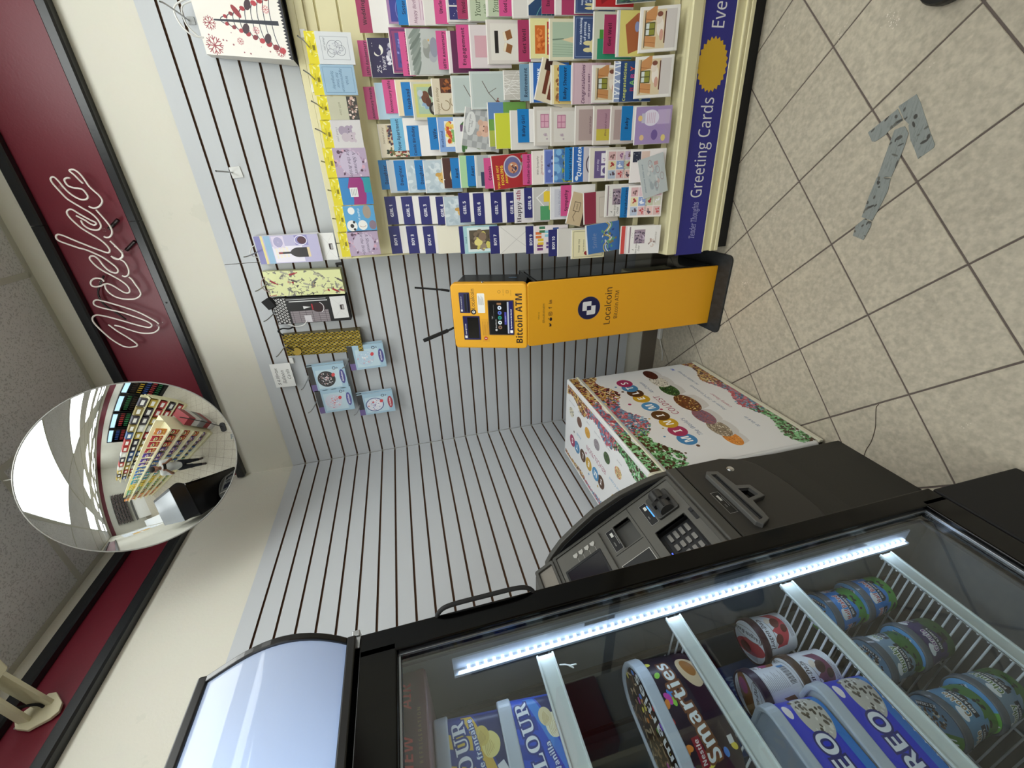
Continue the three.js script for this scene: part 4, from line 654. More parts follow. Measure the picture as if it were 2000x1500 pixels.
// ================================================================ grey bank machine
{
  const t = thing('bank_machine', 'dark grey cash machine with arched side wings between the chest and glass freezers', 'cash machine', [0.3, 0, 1.52]);
  const body = mat('#2a2926', 0.55, { bumpMap: bumpFine, bumpScale: 0.0002 }), wing = mat('#4b4a46', 0.5, { bumpMap: bumpFine, bumpScale: 0.0002 }), face = mat('#5d5c57', 0.5, { bumpMap: bumpFine, bumpScale: 0.0002 }), dark = mat('#15171c', 0.4);
  const Z0 = 1.296, Z1 = 1.736, side = (s, z, d, b = 0.003) => extrude(s, d, b).translate(0, 0, z);
  const fr = [[0.556, 0], [0.558, 0.3], [0.568, 0.45]];
  part('pedestal', side(shapeOf([[0.07, 0], ...fr, [0.572, 0.5], [0.57, 0.74], [0.07, 0.74]]), Z0, Z1 - Z0), body, t);
  const arch = [[0.586, 0.76], [0.583, 0.82], [0.571, 0.872], [0.536, 0.97], [0.478, 1.066], [0.418, 1.132], [0.368, 1.181], [0.312, 1.217], [0.27, 1.235]];
  for (const z of [Z0, Z1 - 0.02]) part('side_wing', side(shapeOf([[0.07, 0.73], [0.584, 0.73], ...arch, [0.07, 1.235]]), z, 0.02), wing, t);
  part('wing_lining', side(shapeOf([[0.2, 0.78], [0.575, 0.79], ...arch.slice(2).map(([x, y]) => [x - 0.013, y - 0.013])]), Z0 + 0.0195, 0.003, 0.001), mat('#12141b', 0.5), t, 'black inner face of the wing');
  // console plane: t runs up the slope, z along the machine
  const ux = -0.557, uy = 0.83, O = [0.575, 0.8], M = new THREE.Matrix4().makeBasis(V(0, 0, -1), V(ux, uy, 0), V(0.83, 0.557, 0)).setPosition(O[0], O[1], 0);
  const F = (g) => flat(g).applyMatrix4(M);   // local x = -z, y = t, z = out of the console
  const slab = (z0, z1, t0, t1, d0, d1, r = 0.004, bev = 0.0015) => F(extrude(shapeOf(rrect(z1 - z0, t1 - t0, r, -(z0 + z1) / 2, (t0 + t1) / 2)), d1 - d0, bev).translate(0, 0, d0));
  const ring = (z0, z1, t0, t1, iz0, iz1, it0, it1, d0, d1, r = 0.006) => F(extrude(shapeOf(rrect(z1 - z0, t1 - t0, r, -(z0 + z1) / 2, (t0 + t1) / 2), [rrect(iz1 - iz0, it1 - it0, r * 0.7, -(iz0 + iz1) / 2, (it0 + it1) / 2)]), d1 - d0, 0.0012).translate(0, 0, d0));
  const decal = (z0, z1, t0, t1, d, m) => F(sheet(z1 - z0, t1 - t0).translate(-(z0 + z1) / 2, (t0 + t1) / 2, d));
  const zc = [Z0 + 0.021, Z1 - 0.021];
  part('core', side(shapeOf([[0.07, 0.74], [0.53, 0.74], [0.53, 0.77], [0.25, 1.19], [0.07, 1.19]]), zc[0], zc[1] - zc[0]), body, t);
  // console sheet with openings for the receipt tray, the card reader and the keypad
  const S0 = -0.015, S1 = 0.5, cut = (z0, z1, a, b) => rrect(z1 - z0, b - a, 0.004, -(z0 + z1) / 2, (a + b) / 2);
  part('console', F(extrude(shapeOf(rrect(zc[1] - zc[0], S1 - S0, 0.006, -(zc[0] + zc[1]) / 2, (S0 + S1) / 2), [cut(1.356, 1.449, 0.184, 0.249), cut(1.356, 1.442, 0.03, 0.1), cut(1.467, 1.66, 0.028, 0.142)]), 0.02, 0.002).translate(0, 0, -0.02)), face, t);
  part('console_rim', ring(zc[0] + 0.002, zc[1] - 0.002, -0.012, 0.496, zc[0] + 0.012, zc[1] - 0.012, 0.0, 0.484, -0.001, 0.006), wing, t);
  part('screen_panel', slab(1.338, 1.69, 0.302, 0.48, -0.002, 0.012, 0.01, 0.003), face, t);
  for (const tt of [0.41, 0.387, 0.362, 0.338]) part('side_button', [F(extrude(shapeOf([[-1.366, tt - 0.0085], [-1.366, tt + 0.0085], [-1.376, tt + 0.0085], [-1.384, tt], [-1.376, tt - 0.0085]]), 0.004, 0.001).translate(0, 0, 0.012)), F(new THREE.BoxGeometry(0.02, 0.0008, 0.0006).translate(-1.394, tt - 0.003, 0.0122))], mat('#b9b8b3', 0.35), t);
  part('screen_frame', ring(1.402, 1.64, 0.322, 0.468, 1.41, 1.632, 0.33, 0.46, 0.011, 0.0145, 0.003), dark, t);
  part('screen', decal(1.408, 1.634, 0.328, 0.462, 0.0124), mat('#22232a', 0.12), t);
  const recess = (name, z0, z1, a, b, dp, m) => part(name, [slab(z0 - 0.004, z1 + 0.004, a - 0.004, b + 0.004, -dp - 0.004, -dp, 0.002, 0.0005), slab(z0 - 0.004, z0, a, b, -dp, -0.004, 0.001, 0.0003), slab(z1, z1 + 0.004, a, b, -dp, -0.004, 0.001, 0.0003), slab(z0, z1, a - 0.004, a, -dp, -0.004, 0.001, 0.0003), slab(z0, z1, b, b + 0.004, -dp, -0.004, 0.001, 0.0003)], m, t);
  recess('receipt_tray', 1.356, 1.449, 0.184, 0.249, 0.03, mat('#4d4d4b', 0.4));
  recess('reader_well', 1.356, 1.442, 0.03, 0.1, 0.02, dark);
  recess('keypad_well', 1.467, 1.66, 0.028, 0.142, 0.04, mat('#1c1c1d', 0.5));
  const label = (z0, z1, a, b, draw, name, glow) => { const c = canvas(360, 132, (g, w, h) => { g.fillStyle = '#15171b'; g.fillRect(0, 0, w, h); g.strokeStyle = '#b9b9b4'; g.lineWidth = 4; g.strokeRect(6, 6, w - 12, h - 12); draw(g); }); return part(name, decal(z0, z1, a, b, 0.0012), new THREE.MeshPhysicalMaterial({ map: c, roughness: 0.35 }), t); };
  const tri = (g, x, y, n) => { g.fillStyle = '#d6d6d2'; for (let i = 0; i < n; i++) { g.beginPath(); g.moveTo(x + i * 18, y); g.lineTo(x + 14 + i * 18, y); g.lineTo(x + 7 + i * 18, y + 10); g.fill(); } };
  label(1.359, 1.446, 0.251, 0.284, (g) => { tri(g, 90, 104, 9); g.fillStyle = '#d6d6d2'; g.fillRect(234, 50, 70, 40); g.font = '20px sans-serif'; g.fillText('RECEIPT', 84, 56); }, 'receipt_label');
  label(1.353, 1.443, 0.107, 0.137, (g) => { g.fillStyle = '#d6d6d2'; g.fillRect(244, 50, 60, 42); g.font = '20px sans-serif'; g.fillText('CARD', 100, 50); }, 'card_label');
  part('card_light', F(new THREE.BoxGeometry(0.05, 0.0035, 0.0015).translate(-1.395, 0.111, 0.0018)), new THREE.MeshStandardMaterial({ color: '#1b6fd0', emissive: new THREE.Color(0.08, 0.35, 1), emissiveIntensity: 1.6 }), t);
  part('keypad_light', F(new THREE.BoxGeometry(0.022, 0.004, 0.003).translate(-1.555, 0.137, -0.018)), new THREE.MeshStandardMaterial({ color: '#1b3fd0', emissive: new THREE.Color(0.1, 0.16, 1), emissiveIntensity: 1.6 }), t);
  part('instruction_plate', decal(1.494, 1.66, 0.182, 0.291, 0.001), print(400, 262, (g, w, h) => { g.fillStyle = '#202224'; g.fillRect(0, 0, w, h); g.strokeStyle = '#c9c9c4'; g.lineWidth = 5; g.strokeRect(4, 4, w - 8, h - 8); g.fillStyle = '#d0d0cc'; g.fillRect(30, 60, 90, 8); for (let i = 0; i < 4; i++) g.fillRect(44, 84 + i * 18, 60, 8); g.font = 'bold 30px sans-serif'; g.fillText('INSERT CARD', 150, 90); }), t);
  part('console_seam', [F(new THREE.BoxGeometry(0.38, 0.0015, 0.001).translate(-1.52, 0.174, 0.0006)), F(new THREE.BoxGeometry(0.0015, 0.11, 0.001).translate(-1.455, 0.235, 0.0006))], K.black, t);
  // dip card reader: a bezel with two rounded jaws and a slot
  part('card_reader', [slab(1.354, 1.444, 0.024, 0.104, -0.004, 0.01, 0.008, 0.003), F(new THREE.CylinderGeometry(0.022, 0.024, 0.034, 24).rotateZ(Math.PI / 2).translate(-1.377, 0.064, 0.016)), F(new THREE.CylinderGeometry(0.024, 0.022, 0.03, 24).rotateZ(Math.PI / 2).translate(-1.424, 0.064, 0.018))], mat('#3b3b3a', 0.4), t);
  part('card_slot', [slab(1.366, 1.436, 0.061, 0.067, 0.02, 0.045, 0.001, 0.0003), slab(1.394, 1.409, 0.034, 0.094, 0.01, 0.03, 0.002, 0.0005)], K.black, t);
  const keyM = mat('#8d8c8a', 0.3, { metalness: 0.7 });
  for (let r = 0; r < 4; r++) for (let c = 0; c < 5; c++) part('key', slab(1.485 + c * 0.034 - (c ? 0 : 0.006), 1.485 + c * 0.034 + 0.022, 0.04 + r * 0.022, 0.04 + r * 0.022 + 0.014, -0.041, -0.031, 0.003, 0.0012), keyM, t);
  part('keypad_plate', slab(1.472, 1.655, 0.032, 0.132, -0.043, -0.037, 0.002, 0.0005), dark, t);
  part('camera_eye', [slab(1.466, 1.512, -0.006, 0.012, -0.001, 0.002, 0.003, 0.0005), F(new THREE.CylinderGeometry(0.005, 0.005, 0.004, 18).rotateX(Math.PI / 2).translate(-1.478, 0.004, 0.002))], dark, t);
  // top sign
  part('sign_frame', ring(1.326, 1.706, 0.496, 0.575, 1.338, 1.694, 0.504, 0.563, -0.02, 0.012, 0.008), wing, t);
  part('sign', decal(1.336, 1.696, 0.502, 0.565, 0.002), print(640, 112, (g, w, h) => { g.fillStyle = '#8b867e'; g.fillRect(0, 0, w, h); g.fillStyle = '#3a3733'; g.beginPath(); g.moveTo(0, 30); g.lineTo(30, 0); g.lineTo(0, 0); g.fill(); g.font = 'italic bold 40px serif'; g.fillText('Cash', 40, 76); g.fillStyle = '#4c4843'; g.fillRect(0, 100, w, 8); }, 0.25), t);
  part('sign_back', side(shapeOf([[0.07, 1.18], [0.3, 1.18], [0.262, 1.272], [0.24, 1.28], [0.07, 1.28]]), Z0 + 0.03, Z1 - Z0 - 0.06), wing, t);
  // lower fascia: bulging apron with the cash outlet
  const ap = new THREE.Shape([[0, 0.742], [0, 0.56], [0.025, 0.49], [0.06, 0.458], [0.14, 0.438], [0.22, 0.432], [0.3, 0.438], [0.38, 0.458], [0.415, 0.49], [0.44, 0.56], [0.44, 0.742]].map((p) => new THREE.Vector2(-p[0], p[1])));
  part('apron', extrude(ap, 0.04, 0.006).rotateY(Math.PI / 2).translate(0.552, 0, Z0), mat('#34322f', 0.52, { bumpMap: bumpFine, bumpScale: 0.0002 }), t);
  part('seam', box(0.59, 0.5935, 0.7425, 0.7455, Z0, Z1), K.black, t);
  part('upper_band', box(0.5, 0.594, 0.7455, 0.786, Z0 + 0.001, Z1 - 0.001, 0.006), wing, t);
  const out = (z, y) => [-(z - Z0), y];
  part('outlet_rim', extrude(shapeOf([out(1.362, 0.668), out(1.372, 0.632), out(1.45, 0.622), out(1.46, 0.578), out(1.516, 0.57), out(1.524, 0.622), out(1.6, 0.632), out(1.615, 0.668), out(1.6, 0.68), out(1.375, 0.68)], [[out(1.378, 0.668), out(1.384, 0.645), out(1.594, 0.645), out(1.6, 0.668)], [out(1.462, 0.632), out(1.47, 0.59), out(1.508, 0.583), out(1.516, 0.632)]]), 0.018, 0.003).rotateY(Math.PI / 2).translate(0.591, 0, Z0), mat('#5a5a58', 0.4), t);
  part('outlet_mouth', [box(0.58, 0.5935, 0.642, 0.672, 1.376, 1.602), box(0.58, 0.594, 0.58, 0.635, 1.462, 1.516)], K.blackGloss, t);
  part('outlet_shutter', new THREE.CylinderGeometry(0.012, 0.012, 0.2, 16).rotateX(Math.PI / 2).translate(0.592, 0.652, 1.49), mat('#24262a', 0.2), t);
  const cl = canvas(360, 130, (g, w, h) => { g.fillStyle = '#131416'; g.fillRect(0, 0, w, h); g.strokeStyle = '#b9b9b4'; g.lineWidth = 4; g.strokeRect(5, 5, w - 10, h - 10); tri(g, 110, 96, 9); g.fillStyle = '#c9c9c5'; g.fillRect(210, 44, 90, 34); g.font = '20px sans-serif'; g.fillText('CASH', 100, 60); });
  part('outlet_label', sheet(0.095, 0.031).rotateY(Math.PI / 2).translate(0.5935, 0.702, 1.493), new THREE.MeshPhysicalMaterial({ map: cl, roughness: 0.35 }), t);
  part('key_lock', [new THREE.CylinderGeometry(0.0085, 0.0095, 0.006, 24).rotateZ(Math.PI / 2).translate(0.594, 0.567, 1.36), new THREE.TorusGeometry(0.011, 0.002, 8, 24).rotateY(Math.PI / 2).translate(0.593, 0.567, 1.36)], K.chrome, t);
}
// ================================================================ upright glass door freezer with lit header
const FR = { z0: 1.757, z1: 2.457, xb: 0.1, xf: 0.735, xd: 0.785 };
{
  const { z0, z1, xb, xf, xd } = FR;
  const t = thing('display_freezer', 'tall black glass door ice cream freezer with a lit header panel', 'freezer', [0.43, 0, 2.107]);
  const shell = mat('#050505', 0.3, { specularIntensity: 0.5, bumpMap: bumpFine, bumpScale: 0.0001 }), liner = mat('#5d6368', 0.5), linerDark = mat('#5c6165', 0.55);
  part('cabinet', [box(xb, xf, 0.0, 0.33, z0, z1, 0.004), box(xb, xf, 1.745, 1.772, z0, z1, 0.004), box(xb, xf, 0.3, 1.76, z0, z0 + 0.036), box(xb, xf, 0.3, 1.76, z1 - 0.036, z1), box(xb, xb + 0.03, 0.3, 1.76, z0, z1)], shell, t);
  part('liner', [box(xb + 0.03, xf - 0.006, 0.345, 1.72, z0 + 0.036, z0 + 0.041), box(xb + 0.03, xf - 0.006, 0.345, 1.72, z1 - 0.041, z1 - 0.036), box(xb + 0.03, xb + 0.036, 0.345, 1.72, z0 + 0.04, z1 - 0.04), box(xb + 0.03, xf - 0.006, 0.33, 0.345, z0 + 0.036, z1 - 0.036)], liner, t);
  part('fan_cover', [box(0.3, 0.7, 1.652, 1.745, z0 + 0.04, z1 - 0.04, 0.006)], mat('#8a5c64', 0.4), t, 'dark maroon fan cover inside the top');
  part('maker_plate', sheet(0.17, 0.055).rotateY(Math.PI / 2).translate(0.7015, 1.683, 1.885), print(512, 166, (g, w, h) => { g.fillStyle = '#5c1522'; g.fillRect(0, 0, w, h); g.fillStyle = '#ff4f55'; g.font = 'italic bold 78px sans-serif'; g.fillText('NEW', 18, 90); g.fillText('AIR', 318, 90); g.fillStyle = '#d8b24a'; g.font = '54px sans-serif'; g.fillText('✽', 244, 84); g.fillStyle = '#a58a4a'; g.font = '24px sans-serif'; g.fillText('R E F R I G E R A T I O N', 70, 138); }, 0.35), t);
  part('grille', [box(xf - 0.02, xd - 0.004, 0.02, 0.325, z0 + 0.003, z1 - 0.003, 0.006), ...[0, 1, 2, 3, 4, 5].map((k) => box(xd - 0.005, xd - 0.001, 0.06 + k * 0.03, 0.072 + k * 0.03, z0 + 0.16, z1 - 0.12))], K.blackMatte, t, 'black lower grille');
  // door
  const door = part('door', [box(xf + 0.004, xd, 0.34, 1.76, z0, z0 + 0.047, 0.004), box(xf + 0.004, xd, 0.34, 1.76, z1 - 0.047, z1, 0.004), box(xf + 0.004, xd, 0.34, 0.412, z0 + 0.03, z1 - 0.03, 0.004), box(xf + 0.004, xd, 1.692, 1.76, z0 + 0.03, z1 - 0.03, 0.004)], K.blackGloss, t, 'gloss black door frame');
  part('glass', box(xd - 0.022, xd - 0.018, 0.406, 1.698, z0 + 0.04, z1 - 0.04), new THREE.MeshPhysicalMaterial({ color: '#f2f7fa', transmission: 1, thickness: 0, roughness: 0, ior: 1.5 }), door);
  part('gasket', [box(xf - 0.002, xf + 0.006, 0.36, 1.74, z0 + 0.03, z0 + 0.05), box(xf - 0.002, xf + 0.006, 0.36, 1.74, z1 - 0.05, z1 - 0.03), box(xf - 0.002, xf + 0.006, 0.395, 0.415, z0 + 0.03, z1 - 0.03), box(xf - 0.002, xf + 0.006, 1.69, 1.71, z0 + 0.03, z1 - 0.03)], mat('#3c3f42', 0.6), door);
  part('bead', [box(xd - 0.019, xd - 0.012, 0.41, 1.694, z0 + 0.046, z0 + 0.0505, 0.001), box(xd - 0.019, xd - 0.012, 0.411, 0.4165, z0 + 0.05, z1 - 0.05, 0.001), box(xd - 0.019, xd - 0.012, 1.687, 1.692, z0 + 0.05, z1 - 0.05, 0.001)], mat('#8b9096', 0.25, { metalness: 0.8 }), door, 'metal glazing bead');
  part('handle', tube([[0.775, 1.618, 1.761], [0.79, 1.612, 1.757], [0.8015, 1.59, 1.7555], [0.803, 1.52, 1.7555], [0.8015, 1.45, 1.7555], [0.79, 1.424, 1.757], [0.775, 1.418, 1.761]], 0.0045, 40), K.blackMatte, door, 'slim loop handle on the door edge');
  part('hinge', [box(0.74, 0.778, 1.762, 1.776, 1.74, 1.752, 0.002), box(0.744, 0.776, 1.76, 1.772, 1.752, 1.775, 0.002)], K.steel, door);
  // header: shallow convex light box between black side bows
  const bow = (o) => { const p = []; for (let i = 0; i <= 16; i++) { const v = i / 16; p.push([0.776 + o + 0.062 * Math.sin(Math.PI * Math.pow(v, 0.9)) * (1 - 0.25 * v), 1.776 + 0.244 * v]); } return p; };
  const hdr = mat('#0e0e10', 0.28);
  for (const z of [z0, z1 - 0.012]) part('header_bow', extrude(shapeOf([[0.15, 1.776], ...bow(0.006), [0.74, 2.028], [0.15, 2.028]]), 0.012, 0.002).translate(0, 0, z), hdr, t);
  const strip = (a, b, z, w, o) => { const pts = bow(o); const P = [], UV = [], I = []; pts.forEach(([x, y], i) => { P.push(x, y, z + w, x, y, z); UV.push(0, i / 16, 1, i / 16); if (i) { const k = 2 * i; I.push(k - 2, k - 1, k + 1, k - 2, k + 1, k); } }); const g = new THREE.BufferGeometry(); g.setAttribute('position', new THREE.Float32BufferAttribute(P, 3)); g.setAttribute('uv', new THREE.Float32BufferAttribute(UV, 2)); g.setIndex(I); g.computeVertexNormals(); return g; };
  part('header_panel', strip(0, 0, z0 + 0.012, z1 - z0 - 0.024, 0), new THREE.MeshPhysicalMaterial({ color: '#c3cbdd', roughness: 0.9, transmission: 0.55, thickness: 0, side: THREE.DoubleSide, emissive: new THREE.Color(0.42, 0.56, 0.9), emissiveIntensity: 0.2, clearcoat: 1, clearcoatRoughness: 0.03 }), t, 'pale blue lit header panel');
  part('header_rim', [box(0.74, 0.79, 1.766, 1.782, z0, z1, 0.003), box(0.735, 0.785, 2.012, 2.03, z0, z1, 0.004)], hdr, t);
  part('header_back', [box(0.15, 0.72, 1.776, 1.79, z0 + 0.012, z1 - 0.012), box(0.15, 0.165, 1.79, 2.015, z0 + 0.012, z1 - 0.012)], K.white, t);
  part('roof', box(0.15, 0.745, 2.012, 2.028, z0 + 0.005, z1 - 0.005, 0.003), mat('#a9adb2', 0.25), t, 'pale grey metal roof');
  const hl = part('header_lamp', rod([0.6, 1.9, z0 + 0.1], [0.6, 1.9, z1 - 0.1], 0.012), new THREE.MeshStandardMaterial({ color: '#fff', emissive: new THREE.Color(0.8, 0.88, 1), emissiveIntensity: 3 }), t);
  for (const z of [z0 + 0.3, z1 - 0.2]) { const l = new THREE.PointLight(new THREE.Color(0.62, 0.8, 1), 0.24); l.position.set(0.6, 1.9, z); l.shadow.radius = 4; scene.add(l); }
  // lamp column on the inner side of the opening, near the hinge
  const col = part('led_holder', [box(0.668, 0.702, 0.42, 1.6, z0 + 0.041, z0 + 0.0445), box(0.66, 0.668, 0.42, 1.6, z0 + 0.041, z0 + 0.056, 0.001)], mat('#c9d3e2', 0.25), t, 'clear bluish lamp holder');
  const dots = []; for (let k = 0; k < 66; k++) dots.push(new THREE.BoxGeometry(0.004, 0.0055, 0.004).translate(0.673, 0.432 + k * 0.0175, z0 + 0.0475));
  const led = part('led_strip', dots, new THREE.MeshStandardMaterial({ color: '#fff', emissive: new THREE.Color(0.82, 0.9, 1), emissiveIntensity: 4 }), t); led.userData.kind = 'stuff';
  const l = new THREE.RectAreaLight(LED_COLOR, LED, 0.012, 1.16); l.position.set(0.673, 1.01, z0 + 0.053); l.lookAt(0.45, 1.01, z0 + 0.3); scene.add(l);
  part('ledge_label', [0.55, 0.9, 1.25].map((y) => box(0.69, 0.7035, y, y + 0.07, z0 + 0.0445, z0 + 0.046)), K.clear, t);
  part('shelf_track', [box(0.5, 0.52, 0.36, 1.64, z0 + 0.041, z0 + 0.047), box(0.2, 0.22, 0.36, 1.64, z0 + 0.041, z0 + 0.047), box(0.5, 0.52, 0.36, 1.64, z1 - 0.047, z1 - 0.041)], K.grayDark, t);
  // wire shelves with white price rails
  const wire = mat('#dfe3e6', 0.4), rail = mat('#d4dcd8', 0.3);
  for (const y of [1.405, 1.105, 0.8, 0.495]) {
    const g = [];
    for (let z = z0 + 0.065; z < z1 - 0.05; z += 0.018) g.push(rod([0.16, y, z], [0.648, y, z], 0.0022, 5));
    for (const x of [0.17, 0.33, 0.49, 0.645]) g.push(rod([x, y - 0.005, z0 + 0.05], [x, y - 0.005, z1 - 0.05], 0.003, 6));
    for (let z = z0 + 0.065; z < z1 - 0.05; z += 0.018) g.push(rod([0.648, y, z], [0.652, y + 0.024, z], 0.0022, 5));
    const s = part('shelf', g, wire, t);
    part('price_rail', [box(0.655, 0.66, y - 0.01, y + 0.027, z0 + 0.06, z1 - 0.045, 0.0015), box(0.655, 0.664, y + 0.023, y + 0.027, z0 + 0.06, z1 - 0.045, 0.001), box(0.655, 0.664, y - 0.01, y - 0.006, z0 + 0.06, z1 - 0.045, 0.001)], rail, s, 'white price rail');
  }
  part('cable_tie', [tube([[0.655, 1.39, z0 + 0.085], [0.662, 1.378, z0 + 0.092], [0.66, 1.366, z0 + 0.1], [0.655, 1.372, z0 + 0.09]], 0.0014), tube([[0.66, 1.372, z0 + 0.094], [0.67, 1.36, z0 + 0.1]], 0.0014)], K.white, t, 'white cable tie');
}
// ---- tubs and pints
const lidClear = mat('#d8dee4', 0.3, { transmission: 0.25, thickness: 0 }), lidFrost = mat('#b9c2cc', 0.35);
// rounded rectangular tub: label round the wall, lid with a rim; front towards +x
function tub(label, x, y, z, w, d, h, r, side, top, lidM, ry = 0, group) {
  const t = thing('ice_cream_tub', label, 'ice cream tub', [x, y, z], group, true); t.rotation.y = ry;
  const loop = (s) => { const p = rrect(w * s, d * s, r, 0, 0, 8); return p; };
  const wall = (s0, s1, y0, y1) => {   // u runs once round, starting behind
    const a = loop(s0), b = loop(s1), n = a.length, P = [], UV = [], I = []; let len = 0; const L = [0];
    for (let i = 1; i <= n; i++) { const p = a[(i - 1) % n], q = a[i % n]; len += Math.hypot(q[0] - p[0], q[1] - p[1]); L.push(len); }
    for (let i = 0; i <= n; i++) { const p = a[i % n], q = b[i % n]; P.push(p[1], y0, -p[0], q[1], y1, -q[0]); UV.push(1 - L[i] / len, 0, 1 - L[i] / len, 1); if (i) { const k = 2 * i; I.push(k - 2, k, k + 1, k - 2, k + 1, k - 1); } }
    const g = new THREE.BufferGeometry(); g.setAttribute('position', new THREE.Float32BufferAttribute(P, 3)); g.setAttribute('uv', new THREE.Float32BufferAttribute(UV, 2)); g.setIndex(I); g.computeVertexNormals(); return g;
  };
  side.side = THREE.DoubleSide;
  part('body', wall(0.93, 1, 0, h - 0.02), side, t);
  const ls = shapeOf(rrect(w * 1.035, d * 1.035, r, 0, 0, 8), [rrect(w * 0.94, d * 0.94, r * 0.9, 0, 0, 8)]);
  const lid = part('lid', [extrude(ls, 0.026, 0.003).rotateX(-Math.PI / 2).rotateY(Math.PI / 2).translate(0, h - 0.026, 0), extrude(shapeOf(rrect(w * 0.95, d * 0.95, r * 0.9, 0, 0, 8)), 0.004).rotateX(-Math.PI / 2).rotateY(Math.PI / 2).translate(0, h - 0.01, 0)], lidM, t);
  if (top) { const s = new THREE.ShapeGeometry(shapeOf(rrect(w * 0.93, d * 0.93, r * 0.85, 0, 0, 8))); const P = s.attributes.position, U = s.attributes.uv; for (let i = 0; i < P.count; i++) U.setXY(i, P.getX(i) / (w * 0.93) + 0.5, P.getY(i) / (d * 0.93) + 0.5); part('lid_print', s.rotateX(-Math.PI / 2).rotateY(Math.PI / 2).translate(0, h - 0.0055, 0), top, lid); }
  return t;
}
// pictures for a wall of 4 faces; f(g) draws the front face into 400 x 240, which is the side towards +x
const wrapPrint = (bg, f, w = 1, d = 0.7, mid = 0.807) => {
  const tot = 2 * (w + d), W = 1200, h = 240;
  return print(W, h, (g) => { g.fillStyle = bg; g.fillRect(0, 0, W, h); for (const u of [mid - 0.5, mid]) { g.save(); g.translate(W * u - (W * w) / tot / 2, 0); const k = ((W * w) / tot) / 400; g.scale(k, 1); f(g); g.restore(); } }, 0.35);
};
const scoops = (g, x, y, s, c1, c2) => { for (const [dx, dy, r, c] of [[30, -4, 30, c2], [0, 26, 40, c1]].reverse()) { g.fillStyle = c; g.beginPath(); g.ellipse(x + dx * s, y + dy * s, r * s, r * s * 0.95, 0, 0, 7); g.fill(); g.strokeStyle = 'rgba(160,130,60,0.55)'; g.lineWidth = 2; for (let i = 0; i < 6; i++) { g.beginPath(); g.arc(x + dx * s - 10 * s, y + dy * s + 20 * s, r * s * (0.3 + 0.16 * i), 4.2, 5.6); g.stroke(); } } };
const parlour = (yellow, name) => (g) => {
  g.fillStyle = yellow ? '#2a3f8f' : '#1f4fc4'; g.fillRect(0, 0, 400, 240); for (let i = 0; i < 9; i++) { g.fillStyle = yellow ? '#d8bb4e' : '#1a3f9e'; if (yellow ? i % 2 : i % 2) { g.beginPath(); g.moveTo(i * 46 - 20, 0); g.lineTo(i * 46 + 24, 0); g.lineTo(i * 46 + 4, 110); g.lineTo(i * 46 - 40, 110); g.fill(); } }
  g.fillStyle = yellow ? '#d9b64a' : '#3f86d8'; g.beginPath(); g.moveTo(0, 210); g.quadraticCurveTo(180, 190, 400, 70); g.lineTo(400, 116); g.quadraticCurveTo(200, 220, 0, 240); g.fill(); g.fillStyle = '#1c2a63'; g.beginPath(); g.moveTo(60, 240); g.quadraticCurveTo(240, 210, 400, 126); g.lineTo(400, 240); g.fill();
  scoops(g, 290, 158, 1.05, yellow ? '#ece08e' : '#efe8c8', yellow ? '#d9c46a' : '#e0d2a4');
  g.fillStyle = '#e2e6ea'; g.beginPath(); g.moveTo(0, 240); g.quadraticCurveTo(120, 226, 220, 196); g.lineTo(230, 226); g.lineTo(200, 240); g.fill();
  g.save(); g.translate(18, 128); g.rotate(-0.13); g.font = 'bold 78px serif'; g.lineWidth = 14; g.strokeStyle = '#22357f'; g.strokeText('PARLOUR', 0, 0, 370); g.fillStyle = '#e8ecf0'; g.fillText('PARLOUR', 0, 0, 370); g.restore();
  g.save(); g.translate(150, 164); g.rotate(-0.2); g.font = 'bold 30px sans-serif'; g.lineWidth = 6; g.strokeStyle = '#26408f'; g.strokeText(name, 0, 0); g.fillStyle = '#dfe9f4'; g.fillText(name, 0, 0); g.restore();
  if (!yellow) { g.fillStyle = '#c9ccd2'; g.beginPath(); g.ellipse(60, 180, 52, 30, -0.2, 0, 7); g.fill(); g.fillStyle = '#8c3b4a'; g.font = 'italic bold 30px sans-serif'; g.fillText('Nestle', 16, 190); }
};
{
  const P = (yl, nm) => wrapPrint(yl ? '#2a3f8f' : '#1f4fc4', parlour(yl, nm), 0.2, 0.13);
  tub('vanilla tub with yellow and navy striped label, top of the upper shelf stack', 0.57, 1.528, 1.965, 0.22, 0.13, 0.122, 0.028, P(true, 'Vanille francaise'), null, lidFrost);
  tub('vanilla ice cream tub with a bright blue label under the yellow striped tub', 0.572, 1.408, 1.968, 0.22, 0.13, 0.12, 0.028, P(false, 'Vanilla'), null, lidFrost);
}
